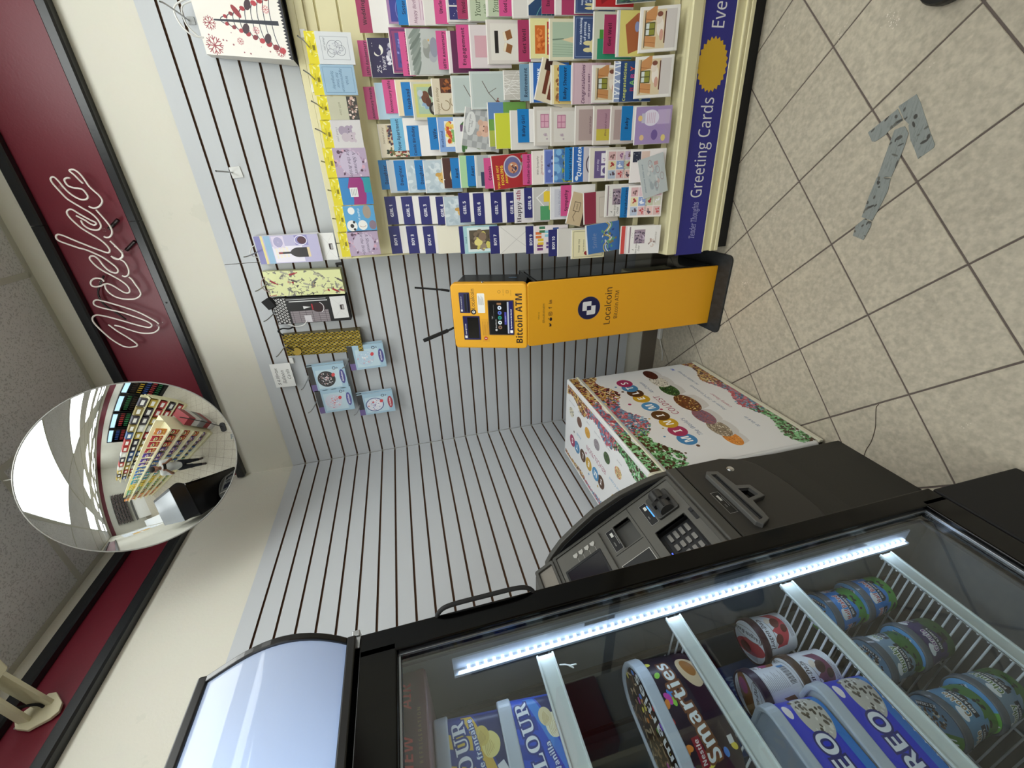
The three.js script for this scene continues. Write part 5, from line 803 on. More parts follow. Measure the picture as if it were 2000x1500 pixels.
{
  const cols = ['#e8d44a', '#e08a3a', '#8fcf4a', '#4a86d8', '#c94aa8', '#d8463f', '#8a4fd0', '#e8e060'];
  const side = wrapPrint('#2a1d2c', (g) => {
    g.fillStyle = '#2a1d2c'; g.fillRect(0, 0, 400, 240); for (let i = 0; i < 46; i++) { const x = rnd(400), y = rnd(240); if (x > 60 && x < 390 && y > 60 && y < 190) continue; g.fillStyle = cols[i % 8]; g.beginPath(); g.ellipse(x, y, 17, 11, rnd(3), 0, 7); g.fill(); }
    g.fillStyle = '#d9c3a0'; g.beginPath(); g.ellipse(318, 196, 66, 48, -0.3, 0, 7); g.fill(); g.fillStyle = '#a8743c'; g.beginPath(); g.ellipse(330, 196, 40, 26, -0.3, 0, 7); g.fill();
    g.save(); g.translate(30, 150); g.rotate(-0.12); g.font = 'bold 84px sans-serif'; g.lineWidth = 16; g.strokeStyle = '#7a4f34'; g.strokeText('Smarties', 0, 0, 350); g.fillStyle = '#e6ecec'; g.fillText('Smarties', 0, 0, 350); g.restore();
    g.fillStyle = '#8c2230'; g.fillRect(24, 48, 96, 36); g.fillStyle = '#e8e4e0'; g.font = 'bold 26px sans-serif'; g.fillText('Nestle', 30, 76); g.fillStyle = '#d9d9d6'; g.fillRect(56, 200, 26, 24);
  }, 0.24, 0.15, 0.757);
  const top = print(512, 320, (g, w, h) => { g.fillStyle = '#3a2a20'; g.fillRect(0, 0, w, h); for (let i = 0; i < 130; i++) { g.fillStyle = ['#7a5a3c', '#a88a64', '#5b4028', '#c9b08a'][i % 4]; g.beginPath(); g.ellipse(rnd(w), rnd(0.62 * h), rnd(8, 26), rnd(4, 10), rnd(3), 0, 7); g.fill(); } for (let i = 0; i < 26; i++) { g.fillStyle = cols[i % 8]; g.beginPath(); g.ellipse(rnd(w), rnd(h * 0.4, h), 16, 11, rnd(3), 0, 7); g.fill(); } g.fillStyle = '#f2f2ee'; g.font = 'bold 92px sans-serif'; g.lineWidth = 12; g.strokeStyle = '#2a1a12'; g.strokeText('Smarties', 70, 270); g.fillText('Smarties', 70, 270); });
  tub('oval ice cream tub with a dark candy printed label and frosty clear lid', 0.548, 1.108, 1.955, 0.235, 0.145, 0.128, 0.07, side, top, lidFrost, -0.12);
}
{
  const ore = wrapPrint('#2a35c8', (g) => {
    g.fillStyle = '#2836cc'; g.fillRect(0, 0, 400, 240); g.fillStyle = '#2a7fd0'; g.fillRect(0, 196, 400, 44);
    g.fillStyle = '#c9c2b6'; g.beginPath(); g.ellipse(330, 150, 84, 72, 0, 0, 7); g.fill(); for (let i = 0; i < 44; i++) { g.fillStyle = ['#4a4038', '#6b5f52', '#e6e0d4'][i % 3]; g.beginPath(); g.ellipse(330 + rnd(-70, 70), 150 + rnd(-58, 58), rnd(4, 12), rnd(3, 8), rnd(3), 0, 7); g.fill(); }
    g.font = 'bold 110px sans-serif'; g.lineWidth = 18; g.strokeStyle = '#1d2470'; g.strokeText('OREO', 16, 150, 260); g.fillStyle = '#eef0f4'; g.fillText('OREO', 16, 150, 260); g.fillStyle = '#f0e6e6'; g.beginPath(); g.ellipse(350, 44, 26, 18, 0, 0, 7); g.fill();
  }, 0.21, 0.13);
  tub('bright blue cookie ice cream tub, lower of the blue pair on the middle shelf', 0.565, 0.803, 2.1, 0.22, 0.135, 0.116, 0.034, ore, null, lidFrost, -0.05);
  tub('bright blue cookie ice cream tub resting on the other blue tub', 0.562, 0.92, 2.105, 0.22, 0.135, 0.116, 0.034, ore, null, lidFrost, 0.03);
}
// pints: tapered carton, rolled rim, printed lid
function pint(label, x, y, z, ry, sideM, topM, rimM, group) {
  const t = thing('ice_cream_pint', label, 'ice cream pint', [x, y, z], group, true); t.rotation.y = ry;
  part('carton', new THREE.CylinderGeometry(0.0475, 0.041, 0.088, 48, 1, true).translate(0, 0.044, 0), sideM, t); sideM.side = THREE.DoubleSide;
  part('base', new THREE.CylinderGeometry(0.0408, 0.0408, 0.003, 40).translate(0, 0.0035, 0), K.paper, t);
  const lid = part('lid', new THREE.LatheGeometry([[0.047, 0.08], [0.0502, 0.0805], [0.051, 0.083], [0.051, 0.0955], [0.0495, 0.0985], [0.0475, 0.0985], [0.0465, 0.0965], [0, 0.0965]].map((p) => new THREE.Vector2(...p)), 56), rimM, t);
  part('lid_print', new THREE.CircleGeometry(0.0462, 48).rotateX(-Math.PI / 2).rotateY(Math.PI / 2).translate(0, 0.0969, 0), topM, lid);
  return t;
}
const badge = (g, x, y, rx, ry, txt, fs) => { g.fillStyle = '#8a7a6c'; g.beginPath(); g.ellipse(x, y, rx + 4, ry + 4, 0, 0, 7); g.fill(); g.fillStyle = '#eef0f4'; g.beginPath(); g.ellipse(x, y, rx, ry, 0, 0, 7); g.fill(); g.fillStyle = '#2a1a26'; g.font = `italic bold ${fs}px serif`; g.textAlign = 'center'; g.fillText(txt, x, y + fs * 0.32); };
const hSide = (flav) => print(1024, 256, (g, w, h) => {
  g.fillStyle = '#e8e9ee'; g.fillRect(0, 0, w, h);
  for (const x of [128, 640]) { g.fillStyle = flav.a; g.beginPath(); g.moveTo(x - 150, 60); g.quadraticCurveTo(x - 40, 160, x, 90); g.quadraticCurveTo(x + 60, 220, x + 170, 100); g.lineTo(x + 170, 180); g.quadraticCurveTo(x, 270, x - 150, 150); g.fill(); g.fillStyle = flav.b; for (const [dx, dy, r] of [[-70, 120, 40], [60, 150, 46], [0, 190, 34]]) { g.beginPath(); g.ellipse(x + dx, dy, r, r * 0.7, 0.4, 0, 7); g.fill(); } g.fillStyle = '#f2e2d0'; g.beginPath(); g.ellipse(x + 90, 110, 30, 20, 0.4, 0, 7); g.fill(); badge(g, x - 10, 52, 120, 42, 'Häagen-Dazs', 42); g.fillStyle = '#5b5b70'; for (let i = 0; i < 3; i++) g.fillRect(x - 80, 222 + i * 9, 160 - i * 20, 3); }
  g.fillStyle = '#dfe0e6'; g.fillRect(330, 0, 200, h); g.fillStyle = '#8a8a94'; for (let i = 0; i < 14; i++) g.fillRect(350, 20 + i * 12, 130 - (i % 4) * 18, 3); g.fillStyle = '#22222c'; for (let i = 0; i < 18; i++) g.fillRect(360 + i * 8, 196, 3 + (i % 3), 44); g.fillStyle = '#4f86c0'; g.fillRect(500, 190, 24, 44);
}, 0.4);
const hTop = (flav) => print(300, 300, (g) => { g.fillStyle = '#e9eaf0'; g.fillRect(0, 0, 300, 300); g.fillStyle = flav.a; g.beginPath(); g.ellipse(150, 110, 150, 62, -0.2, 0, 7); g.fill(); g.fillStyle = flav.b; g.beginPath(); g.ellipse(200, 90, 54, 40, 0, 0, 7); g.fill(); badge(g, 150, 210, 130, 42, 'Häagen-Dazs', 42); g.fillStyle = '#6a6a80'; for (let i = 0; i < 7; i++) g.fillRect(90, 20 + i * 9, 120 - (i % 3) * 20, 3); });
{
  const straw = { a: '#c9404c', b: '#6d2a22' }, choc = { a: '#7a3a56', b: '#4a2a22' }, mocha = { a: '#8a5a34', b: '#a3487c' };
  const sS = hSide(straw), sM = hSide(mocha), maroon = mat('#3c1522', 0.35), brown = mat('#4a3327', 0.4);
  pint('white pint with red fruit print and maroon lid, standing alone', 0.52, 0.803, 1.848, 0.5, sS, hTop(straw), maroon);
  pint('white pint with brown swirl print and brown lid, lower of the stacked pair', 0.545, 0.803, 1.955, 0.3, hSide(choc), hTop(choc), brown);
  pint('white pint with purple lid stacked on another pint, barcode side showing', 0.545, 0.9025, 1.957, -1.0, sM, hTop(mocha), mat('#33203a', 0.35));
}
const bSide = (sky, grass, name, txt) => print(1024, 256, (g, w, h) => {
  g.fillStyle = sky; g.fillRect(0, 0, w, h); g.fillStyle = grass; g.beginPath(); g.moveTo(0, 150); for (let x = 0; x <= w; x += 32) g.lineTo(x, 170 + 26 * Math.sin(x * 0.02)); g.lineTo(w, h); g.lineTo(0, h); g.fill();
  for (let i = 0; i < 4; i++) { const x = 128 + i * 256; g.fillStyle = '#f1f4f6'; g.beginPath(); g.ellipse(x - 60, 60, 46, 22, 0, 0, 7); g.fill(); g.fillStyle = '#23201f'; for (let k = 0; k < 9; k++) { g.beginPath(); g.ellipse(x + rnd(-90, 90), rnd(140, 230), rnd(8, 24), rnd(6, 14), 0, 0, 7); g.fill(); } g.save(); g.translate(x, 110); g.fillStyle = '#2b2f36'; g.fillRect(-104, 8, 208, 34); g.textAlign = 'center'; g.font = 'bold 52px sans-serif'; g.lineWidth = 8; g.strokeStyle = '#f4f4f0'; g.strokeText(name, 0, 0, 210); g.fillStyle = txt; g.fillText(name, 0, 0, 210); g.fillStyle = '#eee'; g.font = 'bold 24px sans-serif'; g.fillText("BEN & JERRY'S", 0, 34); g.restore(); }
}, 0.4);
const bTop = (a, b, c) => print(300, 300, (g) => { g.fillStyle = a; g.fillRect(0, 0, 300, 300); g.fillStyle = b; g.fillRect(0, 0, 300, 110); g.fillStyle = '#eef2f2'; for (let i = 0; i < 3; i++) g.fillRect(60, 34 + i * 22, 180, 8); g.fillStyle = '#3a2c22'; for (let i = 0; i < 40; i++) { g.fillStyle = ['#3a2c22', '#d9d0bc', '#6b5238'][i % 3]; g.beginPath(); g.ellipse(150 + rnd(-90, 90), 170 + rnd(-40, 60), rnd(5, 16), rnd(4, 10), rnd(3), 0, 7); g.fill(); } g.fillStyle = c; g.fillRect(96, 236, 108, 30); g.fillStyle = '#f2f2f2'; g.font = 'bold 24px sans-serif'; g.fillText('ICE CREAM', 84, 262, 132); });
{
  const clearRim = mat('#6d7680', 0.2, { transmission: 0.35, thickness: 0 });
  const s1 = bSide('#2f86d8', '#4f9a3a', 'Half Baked', '#b5303a'), s2 = bSide('#7a94a8', '#3f6a2c', 'Chunky', '#5a7a3a'), s3 = bSide('#3c3064', '#3a5a30', 'Garcia', '#7a4a8a'), s4 = bSide('#5f8fb4', '#4a7a34', 'Cookie', '#8a6a3a');
  const T1 = bTop('#5fa4e0', '#6cb64a', '#23262c'), T2 = bTop('#6a8fae', '#4f7f34', '#23262c');
  const stack = (x, z, lo, hi, ry) => { pint(lo[0], x, 0.498, z, ry + 0.2, lo[1], T1, clearRim); pint(hi[0], x - 0.004, 0.5975, z + 0.003, ry, hi[1], hi[2], clearRim); };
  stack(0.54, 1.843, ['blue and green pint under another, nearest the lamp strip', s1], ['bright blue pint with a cow meadow print, top of the stack nearest the lamp strip', s1, T1], 0.4);
  stack(0.545, 1.965, ['dark purple pint under the grey blue one in the second stack', s3], ['grey blue pint with green lid, top of the second stack on the lower shelf', s2, T2], 0.2);
  stack(0.56, 2.09, ['green meadow pint under the cookie pint in the third stack', s2], ['sky blue cookie pint, top of the third stack on the lower shelf', s4, T2], 0.9);
}
{
  const t = thing('carton', 'dark blue carton standing at the back of the middle shelf', 'carton', [0.3, 0.803, 1.92]);
  const m = print(300, 420, (g, w, h) => { g.fillStyle = '#1d4a86'; g.fillRect(0, 0, w, h); g.fillStyle = '#6f94c0'; g.font = 'bold 50px sans-serif'; g.fillText('PREMIUM', 24, 190); g.font = '30px sans-serif'; g.fillText('ICE CREAM', 60, 240); });
  const side = mat('#1d4a86', 0.5), b = part('box', box(0.2, 0.4, 0.803, 1.03, 1.83, 2.0), side, t); b.material = [m, side, side, side, side, side];
}
// ================================================================ greeting card rack
const RACK_TURN = 0.0454, onRack = (x, y, z) => [1.185 + (x - 1.185) * Math.cos(RACK_TURN) + z * Math.sin(RACK_TURN), y, z * Math.cos(RACK_TURN) - (x - 1.185) * Math.sin(RACK_TURN)];   // it stands a little askew
{
  const t = thing('card_rack', 'cream metal greeting card rack with stepped tiers and a blue sign strip along its foot', 'card rack', [1.185, 0, 0]); t.rotation.y = RACK_TURN;
  const X0 = 1.165, X1 = 2.62, cr = K.cream;
  part('toe_kick', box(X0, X1, 0.0, 0.072, 0.08, 0.468), K.blackMatte, t);
  part('base_lip', [box(X0 - 0.012, X1, 0.07, 0.088, 0.08, 0.498, 0.003), box(X0 - 0.012, X1, 0.0885, 0.1, 0.08, 0.494, 0.003), box(X0 - 0.012, X1, 0.1005, 0.112, 0.08, 0.498, 0.003)], cr, t);
  part('base_front', box(X0 - 0.01, X1, 0.108, 0.352, 0.08, 0.49, 0.003), cr, t);
  part('top_ledge', [box(X0 - 0.014, X1, 0.312, 0.357, 0.08, 0.502, 0.003), box(X0 - 0.014, X1, 0.302, 0.312, 0.48, 0.498, 0.002)], cr, t);
  part('base_edge', box(X0 - 0.014, X1, 0.15, 0.158, 0.485, 0.496, 0.002), cr, t);
  const sg = print(2048, 208, (g, w, h) => {
    g.fillStyle = '#2a2a86'; g.fillRect(0, 0, w, h); g.fillStyle = '#e6e6ea'; g.font = '112px sans-serif'; g.fillText('Greeting Cards', 344, 144, 550); g.fillText('Everyday', 1211, 144, 330);
    g.font = 'italic 60px serif'; g.fillStyle = '#b9b9e0'; g.fillText('Tender Thoughts', 93, 134, 227); g.fillStyle = '#d3a92c'; g.beginPath(); for (let i = 0; i < 48; i++) { const a = (i * Math.PI) / 24, r = i % 2 ? 92 : 104; g[i ? 'lineTo' : 'moveTo'](1048 + 1.3 * r * Math.cos(a), 100 + 0.98 * r * Math.sin(a)); } g.fill();
  }, 0.4);
  part('sign_strip', box(X0 - 0.02, X1, 0.158, 0.306, 0.491, 0.494), mat('#2a2a86', 0.4), t);
  part('sign_print', sheet(1.46, 0.148).translate(1.15 + 0.73, 0.232, 0.4946), sg, t);
  // back with horizontal grooves, and top channel
  for (let k = 0; k < 5; k++) part('back_panel', box(1.203, X1, 1.86 - 0.085 * (k + 1) + 0.005, 1.86 - 0.085 * k - 0.003, 0.086, 0.1, 0.002), K.cream, t);
  part('back_sheet', box(1.203, X1, 0.3, 1.862, 0.068, 0.09), K.cream, t);
  part('top_channel', [box(1.2, X1, 1.85, 1.877, 0.066, 0.112, 0.002), box(1.2, X1, 1.82, 1.85, 0.103, 0.112, 0.002)], cr, t);
  for (const x of [1.36, 1.62, 1.88, 2.06, 2.3]) part('channel_clip', box(x - 0.014, x + 0.014, 1.828, 1.848, 0.112, 0.118, 0.002), K.white, t);
  part('upright', [box(1.198, 1.206, 0.3, 1.86, 0.068, 0.11), ...[0, 1, 2, 3, 4, 5].map((k) => box(1.1975, 1.1985, 1.6 - k * 0.05, 1.62 - k * 0.05, 0.088, 0.094))], K.cream, t);
  // stepped tiers that carry the cards
  for (let k = 0; k < 13; k++) { const y = 0.37 + 0.098 * k, z = 0.45 - 0.27 * (y - 0.37); part('tier', [box(1.21, X1, y - 0.006, y - 0.003, Math.max(0.092, z - 0.12), z - 0.03), box(1.21, X1, y - 0.003, y + 0.02, z - 0.0325, z - 0.03)], K.cream, t); }
  for (let c = 0; c < 9; c++) part('pocket_lip', box(1.2 + 0.146 * c, 1.2 + 0.146 * c + 0.138, 0.372, 0.425, 0.4925, 0.494), K.clear, t);
}
// printed fronts share one sheet of pictures: cells of 160 by 200
const CELL = { w: 160, h: 200, n: 12 }, cells = new Map();
const PICS = {
  cream: (g) => fillBg(g, '#e9e5d4'), plaingray: (g) => fillBg(g, '#d9d6d2'), grayblue: (g) => fillBg(g, '#c3ccd4'), skyplain: (g) => fillBg(g, '#b4cfe2'),
  friend: (g) => { fillBg(g, '#a9d3da'); fr(g, 10, 22, 140, 170, '#dfeef0'); words(g, 'Friend', 80, 18, 13, '#2d5560'); fr(g, 26, 34, 108, 130, '#5b5142'); blobs(g, 80, 100, 50, 60, ['#7a6a58', '#4a4038', '#9a8a76', '#d8cf6a'], 26, 20); el(g, 64, 84, 20, 24, '#e8dd8a'); el(g, 96, 110, 24, 22, '#8a7460'); },
  puppy: (g) => { fillBg(g, '#b9c8d2'); blobs(g, 70, 60, 70, 50, ['#c6d3dc', '#aebfcb', '#d4dee4'], 22, 18); el(g, 74, 96, 26, 24, '#d8b46a'); el(g, 100, 124, 40, 30, '#dcbc74'); el(g, 88, 74, 10, 16, '#c89c50'); el(g, 50, 106, 15, 12, '#dcbc7a'); el(g, 42, 110, 7, 7, '#2a2420'); el(g, 64, 90, 3, 3, '#2a2420'); blobs(g, 120, 120, 20, 16, ['#e6d89a', '#d8c27a'], 8, 9); },
  envelope: (g) => { fillBg(g, '#e6e4e1'); g.strokeStyle = '#bdbab8'; g.lineWidth = 2; ln(g, [[0, 0], [80, 96], [160, 0]]); ln(g, [[0, 200], [80, 96], [160, 200]]); g.fillStyle = '#f6f6f6'; for (let i = 0; i < 5; i++) { g.beginPath(); g.moveTo(10 + i * 32, 170); g.lineTo(34 + i * 30, 200); g.lineTo(14 + i * 32, 200); g.fill(); } },
  presents: (g) => { fillBg(g, '#e8dfe3'); [['#7a3a7a', 20, 16], ['#e6c23c', 52, 20], ['#d8703a', 90, 8], ['#3f7a5a', 120, 30], ['#5a3f8a', 30, 70], ['#8fc7da', 96, 62], ['#c9a0c9', 56, 96], ['#3c5a9a', 110, 110], ['#4f8a4a', 20, 130], ['#e8b04a', 70, 140]].forEach(([c, x, y]) => { fr(g, x, y, 36, 34, c); fr(g, x + 15, y, 6, 34, '#f6eee0'); }); },
  thanks: (g) => { fillBg(g, '#e9e2bd'); g.strokeStyle = '#6a6248'; g.lineWidth = 1.5; g.strokeRect(10, 12, 140, 176); words(g, 'THANK YOU', 72, 50, 14, '#4a4430'); words(g, 'Your kindness', 72, 76, 11, '#6a6450'); el(g, 30, 92, 12, 16, '#8c1f2a'); el(g, 44, 104, 14, 9, '#a32c34'); },
  smile: (g) => { fillBg(g, '#3f6fb0'); fr(g, 0, 0, 160, 5, '#dfe4ea'); words(g, 'Smile', 70, 60, 34, '#7f8fb4'); g.lineWidth = 5; [['#d9c24a', 0], ['#e6e6ea', 14], ['#7fae6a', 28]].forEach(([c, o]) => { g.strokeStyle = c; g.beginPath(); g.moveTo(0, 110 + o); g.bezierCurveTo(60, 60 + o, 60, 190, 90, 120 + o); g.bezierCurveTo(110, 70 + o, 130, 180, 160, 120 + o); g.stroke(); }); blobs(g, 70, 130, 60, 50, ['#8a7a4a', '#5fa07a', '#cdd6e0', '#2f4f90'], 22, 9); },
  redpack: (g) => { fillBg(g, '#e4d8dd'); fr(g, 0, 0, 160, 24, '#d8504c'); },
  newgrand: (g) => { fillBg(g, '#e7e4e2'); fr(g, 6, 10, 148, 7, '#8d7b84'); fr(g, 60, 40, 78, 66, '#a08d9c'); blobs(g, 99, 73, 36, 30, ['#4a3f56', '#cbbccd', '#7a6880', '#2f2838'], 40, 8); words(g, 'A', 24, 42, 15, '#3c3a36', 'italic'); words(g, 'New Grand', 34, 60, 13, '#3c3a36', 'italic'); words(g, 'Child', 30, 78, 14, '#3c3a36', 'italic'); words(g, '-  ʼ · ˙', 110, 34, 16, '#5b5850'); blobs(g, 60, 150, 26, 20, ['#b59a94', '#d8c9c2', '#8f7d7a'], 14, 8); words(g, 'joy and love', 90, 176, 12, '#8a8078', 'italic'); },
  happy4: (g) => { fillBg(g, '#dcd8dc'); words(g, 'Happy', 52, 34, 30, '#3d3440', 'bold', 'serif'); words(g, '4th', 130, 34, 30, '#8a2f4a', 'bold', 'serif'); },
  greenyellow: (g) => { fillBg(g, '#c3c2c0'); fr(g, 0, 40, 70, 160, '#4f9a68'); fr(g, 90, 60, 50, 60, '#e6c83a'); fr(g, 50, 90, 40, 40, '#d8d04a'); g.strokeStyle = '#eee'; g.lineWidth = 4; ln(g, [[70, 60], [110, 20], [150, 80]]); },
  silver: (g) => { fillBg(g, '#dcdce4'); fr(g, 12, 22, 136, 170, '#c6c7d4'); words(g, 'Happy Birthday', 80, 56, 17, '#8f90a8', 'italic'); },
  chocopink: (g) => { fillBg(g, '#c9b494'); fr(g, 0, 84, 160, 116, '#3f2a22'); g.strokeStyle = '#4a3a2c'; g.lineWidth = 2.5; g.strokeRect(70, 24, 44, 34); ln(g, [[70, 40], [40, 30], [20, 44]]); words(g, 'wish', 92, 46, 14, '#4a3a2c', 'italic'); },
  wine: (g) => { fillBg(g, '#cdc4ba'); fr(g, 0, 0, 160, 70, '#8c2a44'); g.strokeStyle = '#b5aca2'; g.lineWidth = 3; g.strokeRect(30, 90, 100, 90); },
  grid9: (g) => { fillBg(g, '#e8e2e0'); const c = ['#b4bfd4', '#e2d4ac', '#d9b2b4', '#dcb9bb', '#8fa3d0', '#dcc2c8', '#e6c4bf', '#c9cdb4', '#cdbad4', '#d7b7b4', '#d5d3c2', '#d8b5bd']; for (let r = 0; r < 4; r++) for (let k = 0; k < 3; k++) { const i = r * 3 + k, x = 10 + k * 48, y = 12 + r * 46; fr(g, x, y, 44, 42, c[i]); blobs(g, x + 22, y + 22, 13, 12, [['#5a4a5a'], ['#a8343a'], ['#7a5a5a'], ['#c2484a'], ['#f0f0f6'], ['#8a5a8a']][i % 6], 6, 7); } words(g, 'Congratulations', 80, 106, 14, '#3a3436', 'italic'); },
  moon: (g) => { fillBg(g, '#4a2a26'); el(g, 70, 80, 44, 44, '#e2d2a4'); for (let i = 0; i < 8; i++) el(g, rnd(160), rnd(200), 3, 3, '#fff'); el(g, 110, 120, 40, 26, '#3a201e'); },
  green: (g) => { fillBg(g, '#b5d8c2'); fr(g, 0, 0, 160, 40, '#a8cfa0'); fr(g, 0, 40, 62, 90, '#2f6a5a'); },
  navywhite: (g) => { fillBg(g, '#c9cac8'); fr(g, 60, 10, 100, 60, '#aab0b4'); fr(g, 8, 26, 70, 100, '#2f3f5c'); },
  fool: (g) => { fillBg(g, '#a8252c'); words(g, 'YOU ARE NOT', 60, 34, 17, '#e8d03c', 'bold'); words(g, 'FOOLING', 66, 58, 21, '#e8d03c', 'bold'); words(g, 'ANYBODY', 66, 80, 17, '#e8d03c', 'bold'); el(g, 100, 112, 52, 50, '#c9c2cc'); el(g, 100, 112, 46, 44, '#6a6a9a'); el(g, 96, 114, 26, 28, '#c98a6a'); blobs(g, 98, 116, 24, 24, ['#7a4a3a', '#e8d8c4', '#3a3a5a'], 12, 8); blobs(g, 120, 180, 34, 18, ['#5a6a4a', '#8a8a7a'], 12, 12); },
  rose: (g) => { fillBg(g, '#e4ddd8'); words(g, 'With Sympathy', 90, 34, 13, '#4a4444', 'italic'); words(g, 'Thinking of You', 92, 56, 13, '#7a3a3a', 'italic'); blobs(g, 44, 76, 26, 18, ['#b02c3c', '#8c1f2c', '#c24a54'], 20, 11); ln2(g, '#2f2a2a', [[44, 80], [20, 110]], 3); },
  bluesketch: (g) => { fillBg(g, '#7f8fcf'); fr(g, 8, 8, 144, 186, '#5f72bc'); blobs(g, 70, 70, 60, 50, ['#3f4a8a', '#9fb0e0', '#2f3a70', '#c9d0ee'], 40, 9); },
  landscape: (g) => { fillBg(g, '#5f8fc8'); fr(g, 0, 46, 160, 154, '#8aa04a'); blobs(g, 60, 40, 90, 40, ['#7fb4e0', '#4a78b4'], 24, 20); blobs(g, 70, 84, 70, 26, ['#d8cf4a', '#3f4a3a', '#e6e07a'], 26, 16); words(g, 'Happy Birthday', 90, 66, 22, '#2f3a2a', 'italic'); },
  qualatex: (g) => { fillBg(g, '#2a66b8'); words(g, 'Qualatex', 92, 44, 32, '#eef2f8', 'bold italic'); fr(g, 0, 56, 160, 144, '#c9c4cc'); g.strokeStyle = '#4a3f52'; g.lineWidth = 6; g.beginPath(); g.arc(80, 130, 56, 3.6, 6.1); g.stroke(); el(g, 18, 20, 12, 9, '#dfe6f2'); },
  hearts: (g) => { fillBg(g, '#e2dcd0'); fr(g, 16, 26, 128, 174, '#6a5a8c'); words(g, 'your day', 78, 50, 14, '#e6e0f0'); fr(g, 28, 64, 48, 54, '#ece8f0'); fr(g, 86, 64, 48, 54, '#ece8f0'); el(g, 52, 90, 16, 18, '#6a5a8c'); blobs(g, 110, 90, 16, 18, ['#c9a0b4', '#8a7aa8'], 8, 6); },
  starcard: (g) => { fillBg(g, '#e4dedd'); fr(g, 100, 10, 50, 46, '#242a40'); for (let i = 0; i < 6; i++) el(g, 104 + rnd(40), 14 + rnd(38), 1.6, 1.6, '#fff'); fr(g, 54, 58, 46, 46, '#e6d8b8'); el(g, 76, 80, 14, 14, '#4f4660'); fr(g, 10, 60, 40, 46, '#e0a0b4'); fr(g, 104, 60, 46, 46, '#d5bcb0'); words(g, 'today', 80, 140, 18, '#6a5a60', 'italic'); },
  palebaby: (g) => { fillBg(g, '#c6ced2'); words(g, 'Welcome little one', 80, 34, 14, '#5f7488', 'italic'); blobs(g, 80, 100, 60, 44, ['#b8c2c8', '#a9b4bc', '#cdb8b8', '#d6dadc'], 26, 15); g.strokeStyle = '#a89aa0'; g.lineWidth = 3; for (const [x, y] of [[40, 120], [100, 140], [130, 90], [70, 168]]) { g.beginPath(); g.arc(x, y, 14, 0, 7); g.stroke(); } fr(g, 120, 120, 14, 30, '#c9a0a0'); },
  xmas: (g) => { fillBg(g, '#e0d6c0'); words(g, 'Season of joy', 104, 26, 13, '#6a5a40', 'italic'); fr(g, 66, 40, 88, 40, '#cdbb96'); blobs(g, 106, 60, 44, 16, ['#3f2f3a', '#7a2f34', '#4a4a60'], 34, 8); blobs(g, 26, 110, 26, 80, ['#2f3a2a', '#4a5a3a', '#7a6a3a', '#a8423a'], 60, 9); words(g, '★', 24, 40, 26, '#c9794a'); },
  husband: (g) => { fillBg(g, '#7fa2d8'); words(g, 'Husband', 60, 24, 18, '#2f4a80', 'bold'); fr(g, 24, 34, 118, 160, '#e8e6de'); blobs(g, 90, 60, 46, 22, ['#d8733a', '#c24a2a', '#e8c85a'], 26, 14); blobs(g, 80, 100, 50, 30, ['#a8c88a', '#7fae6a'], 20, 16); },
  leaf: (g) => { fillBg(g, '#dedfe0'); [[20, 40], [130, 50], [40, 110], [120, 120]].forEach(([x, y], i) => { g.save(); g.translate(x, y); g.rotate(i); el(g, 0, 0, 24, 9, '#3f6a3a'); el(g, 12, 14, 18, 7, '#5a8a50'); g.restore(); }); fr(g, 96, 30, 30, 26, '#6a4a6a'); el(g, 64, 66, 16, 12, '#4a2430'); el(g, 90, 76, 12, 10, '#5a2f3a'); },
  checker: (g) => { fillBg(g, '#9fa2a4'); for (let r = 0; r < 8; r++) for (let k = 0; k < 6; k++) if ((r + k) % 2) fr(g, k * 27, r * 26, 27, 26, '#b9bcbd'); el(g, 96, 34, 50, 26, '#d6d8d8'); words(g, 'thinking of you', 96, 32, 11, '#6a6a70'); words(g, 'today', 96, 44, 11, '#6a6a70'); el(g, 86, 112, 34, 32, '#d8b4a0'); el(g, 62, 84, 12, 14, '#cda894'); el(g, 108, 84, 12, 14, '#cda894'); el(g, 86, 118, 15, 11, '#c49684'); el(g, 78, 104, 3, 3, '#4a3430'); el(g, 96, 104, 3, 3, '#4a3430'); el(g, 86, 170, 40, 34, '#c8a290'); },
  greenpuzzle: (g) => { fillBg(g, '#a9b44a'); fr(g, 60, 0, 100, 200, '#6a9a4a'); fr(g, 100, 0, 60, 80, '#5a80b4'); words(g, '✤', 40, 70, 40, '#7fae4a'); words(g, '✤', 60, 130, 30, '#c9cf5a'); },
  limepuzzle: (g) => { fillBg(g, '#c9cf3c'); words(g, '✤', 100, 60, 36, '#6aa04a'); words(g, '✤', 40, 100, 34, '#8fae3a'); fr(g, 0, 120, 160, 30, '#6f9a4a'); },
  pinkpkg: (g) => { fillBg(g, '#cfc9c2'); fr(g, 16, 14, 128, 180, '#d9d5d0'); g.strokeStyle = '#b06a8a'; g.lineWidth = 3; fr(g, 76, 34, 52, 42, '#d8a8bc'); g.strokeRect(76, 34, 52, 42); ln(g, [[76, 54], [128, 54]]); ln(g, [[100, 34], [100, 76]]); blobs(g, 40, 60, 16, 12, ['#b4a2b0', '#c9bcc4'], 8, 7); },
  mauve: (g) => { fillBg(g, '#d2c8c4'); fr(g, 18, 18, 126, 180, '#b09c9a'); words(g, 'special baby', 80, 84, 13, '#5a3a4a', 'italic'); },
  yellowpurple: (g) => { fillBg(g, '#d6ccc4'); fr(g, 18, 16, 60, 184, '#c9b948'); fr(g, 66, 16, 80, 184, '#b08a9a'); words(g, 'Blessed Arrival', 82, 70, 14, '#5a2f4a', 'italic'); },
